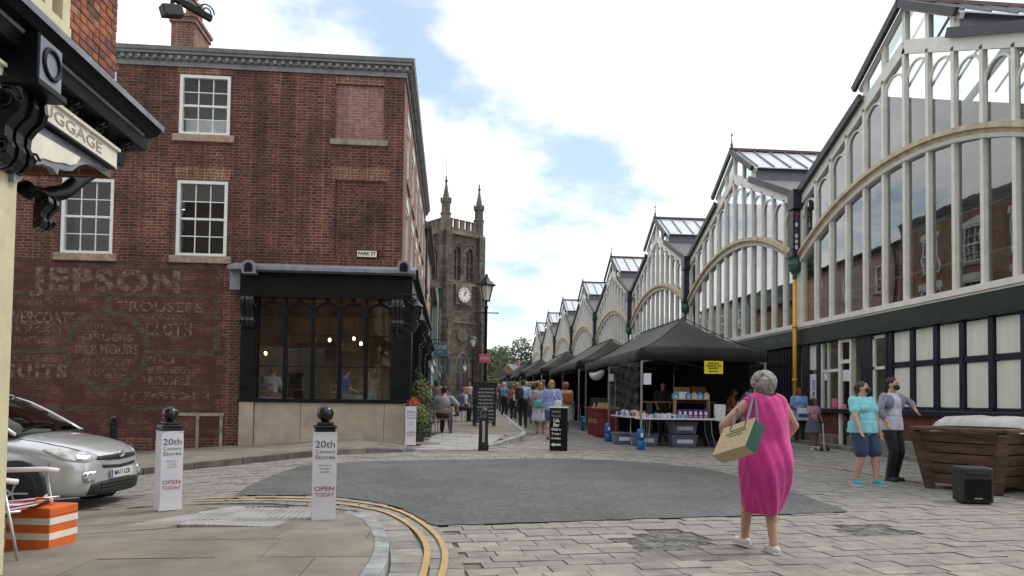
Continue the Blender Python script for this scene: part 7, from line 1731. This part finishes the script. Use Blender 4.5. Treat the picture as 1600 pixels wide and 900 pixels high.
for q0, q1, sx in ((.25, 0, -.165), (.25, 1, -.135)):
    a_ = Vector(bpt(q0, q1, .82)); b2_ = Vector(bpt(.72, q1, .82)); s1_ = sw_(sx, -.12, 1.36); s2_ = sw_(sx, .0, 1.425); s3_ = sw_(sx-.02, .13, 1.34)
    MB().tube([a_, Vector(bpt(q0+.02, q1, 1.05)), s1_, s2_, s3_, Vector(bpt(.72, q1, 1.1)), b2_], .012, 6).build('handle', gs_, t, smooth=True)
for c0_, c1_, a0_, a1_ in ((.72, .77, .2, .7), (.62, .67, .15, .8), (.52, .56, .25, .65)): pan(((a0_, -.012, c0_), (a1_, -.012, c0_), (a1_, -.012, c1_), (a0_, -.012, c1_)), 'printed_line', 'foliage_mid')
# ---- couple by the planter
P = (gp(1336, 757)+gp(1362, 759))*.5
person(P, 'woman in turquoise tee, denim shorts and teal trainers walking by the planter', h=1.66, face=160, b=1.52, top=(.22, .58, .66), sleeve=.62, hem=.86, bot=(.028, .06, .13), bkind='shorts', blen=.56, shoes=(.03, .38, .45), hair='brown', style='bun', v=.011, mask=(.012, .012, .014), head=-22, nod=-6, topname='tee_full',
       pose=dict(lf=(-.12, .15, .09), rf=(.10, -.06, .085), lh=(-.33, .06, .86), rh=(.30, .20, .90), lhint=(-1, -.4, 0), rhint=(1, -.6, 0), lean=-.03))
P = (gp(1386, 750)+gp(1402, 753))*.5
mn = person(P, 'man in white and grey checked shirt, black trousers and black mask beside the planter', h=1.74, face=160, b=1.08, top=(.50, .50, .62), sleeve=.0, hem=.84, bot=(.012, .012, .016), shoes=(.03, .03, .035), hair='dark', v=.011, mask=(.012, .012, .014), head=-12,
            pose=dict(lh=(-.33, .20, 1.16), lhint=(-1, -.2, -.1), rh=(.24, .12, .95)))
q = MB()
for s, H_ in ((-1, (-.33, .20, 1.16)), (1, (.24, .12, .95))):
    S_2 = Vector((s*.178, -.01, 1.395)); E_, W_ = ik(S_2, H_, .285, .25, (s, -.3, 0)); q.cap(S_2, E_, .07, .058); q.cap(E_, E_+(W_-E_)*.45, .058, .05)
q.ell((-.13, .05, 1.3), .08, .09, .13); q.ell((.13, .05, 1.3), .08, .09, .13)
rm(q.build('checked_sleeves', cloth((.28, .28, .38), 'print'), mn, smooth=True), .014)
# ---- family by the hall door
P = gp(1249, 692); bw_ = person(P, 'woman in blue tunic standing by the yellow pipe with a carrier bag', h=1.6, face=186, b=1.25, skin='skin_brown', top=(.20, .33, .62), sleeve=.8, hem=.74, bot=(.02, .02, .025), blen=.1, shoes=(.04, .035, .03), hair='dark', style='bun', v=.016, topname='tee_full', pose=dict(rh=(.12, .2, 1.02), lh=(-.2, .16, .92)))
t = thing('carrier_bag', P+Vector((-.03, -.28, .66)), 'white and blue carrier bag held by the woman in the blue tunic', 'bag'); MB().loft([[(-.15, -.05, 0), (.15, -.05, 0), (.15, .05, 0), (-.15, .05, 0)], [(-.17, -.07, .18), (.17, -.07, .18), (.17, .06, .18), (-.17, .06, .18)], [(-.15, -.03, .36), (.15, -.04, .34), (.15, .03, .35), (-.15, .03, .36)]]).build('bag_body', 'paper', t, bevel=.01); MB().box(-.172, .172, -.076, -.066, .1, .2).build('stripe', 'blue_weight', t)
P = gp(1271, 703); person(P, 'girl in pink tee and grey net skirt standing with her scooter', h=1.32, face=172, b=.95, skin='skin_brown', top=(.42, .20, .30), sleeve=.55, hem=.92, bot=(.09, .10, .15), bkind='skirt', blen=.56, shoes=(.5, .45, .45), hair='dark', style='bob', v=.018, head=-40, pose=dict(lh=(-.12, .26, 1.02), rh=(.12, .26, 1.02)))
t = thing('scooter', P+Vector((0, -.22, 0)), 'small pink kick scooter in front of the girl by the door', 'scooter', rz=.25)
MB().box(-.06, .06, -.2, .24, .07, .095).build('deck', 'pink_pale', t, bevel=.015); MB().tube([(0, -.22, .08), (0, -.18, .70)], .016, 8).build('stem', 'aluminium', t); MB().tube([(-.17, -.18, .72), (.17, -.18, .72)], .014, 8).build('handlebar', 'dark_trim', t)
for x, y in ((-.1, -.24), (.1, -.24), (0, .24)): MB().lathe([(.03, -.015), (.055, -.012), (.055, .012), (.03, .015)], 12, (x, y, .055), axis='x').build('wheel', 'tyre', t)
P = gp(1327, 701); person(P, 'boy in pink top and dark shorts half hidden behind the woman in turquoise', h=1.38, face=175, b=.9, skin='skin_brown', top=(.45, .16, .24), sleeve=.6, hem=.82, bot=(.03, .035, .03), bkind='shorts', blen=.5, shoes=(.32, .04, .04), hair='dark', v=.02, head=-50)
P = atY(1207, 640, 19.2); person((P.x, P.y, gz(P.x, P.y)), 'child in a red top seen over the shoulder of the woman in pink', h=1.46, face=180, b=.95, skin='skin_brown', top=(.5, .04, .07), sleeve=.5, bot=(.05, .05, .07), hair='dark', v=.02)
# ---- stall people
P = atY(1165, 640, 19.45); person((P.x, P.y, gz(P.x, P.y)), 'man in slate blue shirt and blue mask behind the stall counter', h=1.80, face=176, b=1.25, top=(.045, .055, .085), sleeve=1.6, bot=(.03, .03, .04), hair='dark', v=.016, mask=(.20, .42, .52), pose=dict(lh=(-.2, .3, 1.02), rh=(.2, .3, 1.02)))
P = atY(1137, 640, 19.1); person((P.x, P.y, gz(P.x, P.y)), 'dark haired woman in red leaning over the stall counter', h=1.58, face=100, b=1.0, skin='skin_mid', top=(.34, .05, .06), sleeve=1.5, bot=(.03, .03, .04), hair='dark', style='long', v=.018, pose=dict(lean=.25, lh=(-.15, .38, 1.0), rh=(.2, .36, 1.0)))
P = atY(1036, 640, 20.2); person((P.x, P.y, gz(P.x, P.y)), 'stallholder in dark clothes standing in the shade of the nearest stall', h=1.72, face=190, b=1.1, skin='skin_mid', top=(.02, .02, .022), sleeve=1.0, bot=(.02, .02, .022), hair='dark', v=.02, nod=12, pose=dict(lh=(-.15, .32, 1.0), rh=(.18, .3, .98)))
# ---- crowd in the street
def bagon(P, face, m, label, z, x, y, sx, sy, sz, nm='shoulder_bag', cat='bag', strap=True, s=1.):
    t = thing(nm, P, label, cat, rz=-math.radians(face)); b_2 = MB(); n = 12
    rg = []
    for f, k in ((0, .82), (.12, .97), (.6, 1.), (.9, .94), (1, .7)): rg.append([((x+sx/2*k*math.cos(a)*(1.1 if abs(math.cos(a)) > .9 else 1))*s, (y+sy/2*k*math.sin(a))*s, (z+sz*f)*s) for a in [2*PI*i/n for i in range(n)]])
    b_2.loft(rg).build('bag_body', m, t, smooth=True, sub=1)
    if strap: MB().tube([(x*s, (y-.0)*s, (z+sz)*s), (x*.4*s, (y*.8)*s, 1.3*s), (-x*.5*s, -.06*s, 1.43*s), (-x*.4*s, .1*s, 1.3*s)], .012, 5).build('strap', m, t)
    return t
P = gp(817, 668); person(P, 'man in pale blue shirt and black trousers carrying a black rucksack, seen from behind', h=1.78, face=8, b=1.12, top=(.30, .45, .70), sleeve=1.0, hem=.92, bot=(.012, .012, .016), hair='brown', v=.018)
bagon(P, 8, 'dark_trim', 'black rucksack slung on the man in the pale blue shirt', .98, -.14, -.2, .3, .16, .46, 'rucksack', 'rucksack', s=1.05)
P = gp(844, 678); person(P, 'woman in long white skirt with bare calves, seen from behind', h=1.66, face=6, b=1.15, top=(.42, .36, .45), sleeve=.6, hem=.98, bot=(.55, .55, .66), bkind='skirt', blen=.42, shoes=(.25, .13, .07), hair='orange', style='bob', v=.018)
bagon(P, 6, cloth((.10, .42, .42), name='turq'), 'turquoise shoulder bag on the woman in the white skirt', .86, -.02, -.22, .42, .14, .24)
P = gp(861, 687); person(P, 'blonde woman in blue cardigan and denim shorts, seen from behind', h=1.72, face=12, b=1.12, top=(.24, .30, .55), sleeve=1.7, hem=.84, bot=(.06, .10, .22), bkind='shorts', blen=.62, shoes=(.05, .04, .04), hair='blonde', style='bob', v=.016, pose=dict(rh=(.26, .1, .9)))
bagon(P, 12, 'wall_white', 'white handbag on the hip of the blonde woman in blue', .92, .2, -.16, .22, .1, .22)
P = gp(883, 676); person(P, 'red haired woman in pale pink top and patterned skirt, seen from behind', h=1.68, face=-4, b=1.15, top=(.50, .28, .24), sleeve=.5, hem=.96, bot=cloth((.42, .40, .36), 'print'), bkind='skirt', blen=.36, shoes=(.2, .2, .2), hair='ginger', style='curly', v=.018)
bagon(P, -4, cloth((.34, .10, .025), name='tan'), 'orange tan rucksack on the red haired woman', 1.0, .02, -.2, .34, .16, .36, 'rucksack', 'rucksack')
P = gp(787, 651); person(P, 'man in blue tee and pale cap pushing a pushchair', h=1.74, face=40, b=1.2, top=(.16, .27, .48), sleeve=.6, bot=(.012, .012, .016), hair='white', cap=(.6, .6, .6), v=.022, pose=dict(lh=(-.15, .36, 1.0), rh=(.15, .36, 1.0)))
t = thing('pushchair', P+Vector((.5, .35, 0)), 'dark folding pushchair pushed along the kerb', 'pushchair', rz=-.7)
for x in (-.22, .22):
    MB().tube([(x, -.45, .95), (x, .1, .35), (x, .4, .1)], .014, 6).tube([(x, -.3, .1), (x, .0, .5)], .014, 6).build('frame', 'dark_trim', t)
    for y, r_ in ((-.3, .13), (.38, .1)): MB().tube([(x, y+r_*math.cos(a), r_+r_*math.sin(a)) for a in [2*PI*k/16 for k in range(16)]], .016, 6, closed=True).build('wheel', 'tyre', t)
MB().loft([[(-.2, -.2, .85), (.2, -.2, .85)], [(-.2, -.05, .42), (.2, -.05, .42)], [(-.2, .3, .45), (.2, .3, .45)], [(-.2, .4, .25), (.2, .4, .25)]], caps=False, closed=False).build('seat_cloth', cloth((.08, .02, .03), name='pram'), t, fix=False)
P = gp(802, 655); person(P, 'woman with long red hair and pale grey bag walking beside the rucksack man', h=1.64, face=15, b=.95, top=(.35, .12, .10), sleeve=1.5, bot=(.02, .02, .025), hair='ginger', style='long', v=.022)
bagon(P, 15, 'paper', 'pale grey tote bag on the woman with long red hair', .86, .16, -.2, .3, .1, .32)
far_ = ((822, 652, 1.8, (.12, .16, .32), (.03, .03, .05), 'white', 'short', 'white haired man in navy jacket behind the rucksack man'), (833, 662, 1.66, (.40, .24, .12), (.05, .05, .07), 'brown', 'bob', 'person in tan top between the rucksack man and the white skirt'), (795, 645, 1.6, (.40, .05, .06), (.03, .03, .03), 'dark', 'long', 'small far figure in red beyond the pushchair'),
        (812, 642, 1.7, (.5, .5, .5), (.05, .06, .1), 'brown', 'short', 'far figure in a pale top under the canopies'), (803, 640, 1.7, (.05, .06, .08), (.03, .03, .03), 'dark', 'short', 'far dark dressed figure in the crowd'), (850, 660, 1.6, (.04, .04, .05), (.03, .03, .04), 'dark', 'bob', 'dark dressed person standing by the second stall'),
        (839, 655, 1.72, (.10, .12, .2), (.02, .02, .03), 'dark', 'short', 'dark haired man in navy left of the white skirt woman'), (790, 642, 1.62, (.5, .3, .3), (.1, .1, .15), 'blonde', 'long', 'far blonde figure in pale pink near the pushchair'), (808, 648, 1.75, (.30, .32, .34), (.04, .04, .05), 'grey', 'short', 'grey haired figure in grey ahead of the rucksack man'), (857, 652, 1.7, (.35, .35, .2), (.05, .05, .06), 'brown', 'bob', 'figure in olive at the second stall table'), (783, 643, 1.75, (.06, .07, .09), (.03, .03, .03), 'dark', 'short', 'far figure in black left of the man with the cap'),
        (779, 641, 1.7, (.45, .42, .38), (.04, .05, .08), 'grey', 'short', 'far figure in beige on the left of the crowd'), (826, 640, 1.65, (.16, .22, .4), (.02, .02, .02), 'blonde', 'bob', 'far blonde figure in blue under the third canopy'), (770, 638, 1.72, (.5, .5, .55), (.05, .05, .06), 'brown', 'short', 'far figure in white just right of the chalkboard'))
for px, py, h, tc_, bc, hr, st, lb in far_: person(gp(px, py), lb, h=h, face=random.choice((5, -10, 170, 20)), b=1.1, top=tc_, sleeve=random.choice((.6, 1.5)), bot=bc, hair=hr, style=st, v=.026)
# ---- people on the left pavement
P = gp(693, 678, .1); chairfor(P+Vector((0, -.05, 0)), 10, 'metal folding chair with wooden back slats under the man in grey'); person(P, 'man in grey shirt and jeans sitting on a folding chair with his back turned', h=1.86, face=10, b=1.25, sit=True, top=(.30, .30, .32), sleeve=.8, hem=.9, bot=(.03, .04, .08), shoes=(.03, .03, .03), hair='dark', v=.018, pose=dict(lean=.12, rh=(.34, .22, .66), lh=(-.2, .36, .74)))
P = gp(681, 661, .1); person(P, 'woman in grey vest and denim skirt standing with raised arms by the tub plants', h=1.66, face=10, b=1.0, top=(.20, .20, .22), sleeve=0, bot=(.07, .13, .26), bkind='skirt', blen=.5, hair='brown', style='long', v=.02, pose=dict(lh=(-.22, .12, 1.3), rh=(.24, .14, 1.25), lhint=(-1, -.5, -.6), rhint=(1, -.5, -.6)))
P = gp(717, 659, .1); chairfor(P+Vector((0, -.05, 0)), 70, 'dark folding chair under the seated person in checked blue'); person(P, 'person in checked blue shirt sitting at the pavement tables', h=1.84, face=70, b=1.15, sit=True, top=cloth((.22, .26, .50), 'print'), sleeve=.8, bot=(.02, .02, .03), hair='ginger', v=.022, pose=dict(lean=.25))
P = gp(733, 642, .1); person(P, 'far standing figure in pale pink by the church wall', h=1.68, face=170, top=(.5, .35, .36), bot=(.1, .1, .14), hair='brown', v=.028); P = gp(726, 650, .1); person(P, 'seated figure in white beyond the checked shirt', h=1.7, face=250, sit=True, top=(.55, .55, .56), bot=(.03, .03, .04), hair='dark', v=.028); chairfor(P, 250, 'dark chair under the seated figure in white')
P = gp(704, 659, .1); t = thing('cafe_table', P, 'small round dark pavement table between the seated people', 'table'); MB().lathe([(.33, .70), (.34, .715), (.33, .73)], 18).build('table_top', 'dark_trim', t); MB().tube([(0, 0, .02), (0, 0, .7)], .025, 8).build('column', 'dark_trim', t); MB().lathe([(.22, 0), (.2, .02), (.03, .04)], 14).build('foot', 'dark_trim', t)
# ---- people inside the cafe
fl_ = .82
for px, dd, fc, tp_, bt_, lb, hr, st in ((424, .9, 20, (.55, .55, .58), (.34, .08, .09), 'person in white top and red shorts sitting behind the first arched pane', 'brown', 'short'), (536, 1.0, 60, (.02, .07, .38), (.10, .10, .11), 'person in royal blue shirt sitting behind the fourth arched pane', 'dark', 'short'), (584, .8, -60, (.30, .20, .15), (.13, .22, .30), 'person in brown top and jeans sitting behind the last arched pane', 'brown', 'long')):
    p_ = atY(px, 600, FY+dd); q_ = Vector((p_.x, p_.y, fl_+.02)); chairfor(q_+Vector((0, -.03, 0)), fc, 'wooden cafe chair under the '+lb.split(' sitting')[0]); person(q_, lb, h=1.74, face=fc, sit=True, b=1.1, top=tp_, sleeve=.6, bot=bt_, hair=hr, style=st, v=.022, pose=dict(lean=.12))
for px, dd, lb in ((455, 1.6, 'small wooden cafe table behind the second arched pane'), (560, 1.4, 'small wooden cafe table between the blue and brown diners')):
    p_ = atY(px, 600, FY+dd); t = thing('cafe_table', (p_.x, p_.y, fl_), lb, 'table'); MB().box(-.35, .35, -.35, .35, .72, .75).build('table_top', 'wood_chair', t, bevel=.01); MB().box(-.04, .04, -.04, .04, .03, .72).build('column', 'wood_chair', t); MB().box(-.25, .25, -.25, .25, 0, .03).build('foot', 'dark_trim', t)
lettering('MA11 LCK', .085, 'ink', PLATE, (0, -.0095, 0), (PI/2, 0, 0), fit=.40, bold=.003)
MB().box(-.255, -.225, -.0095, -.008, -.05, .05).build('plate_band', 'blue_weight', PLATE)
bpy.data.scenes.remove(TMP)
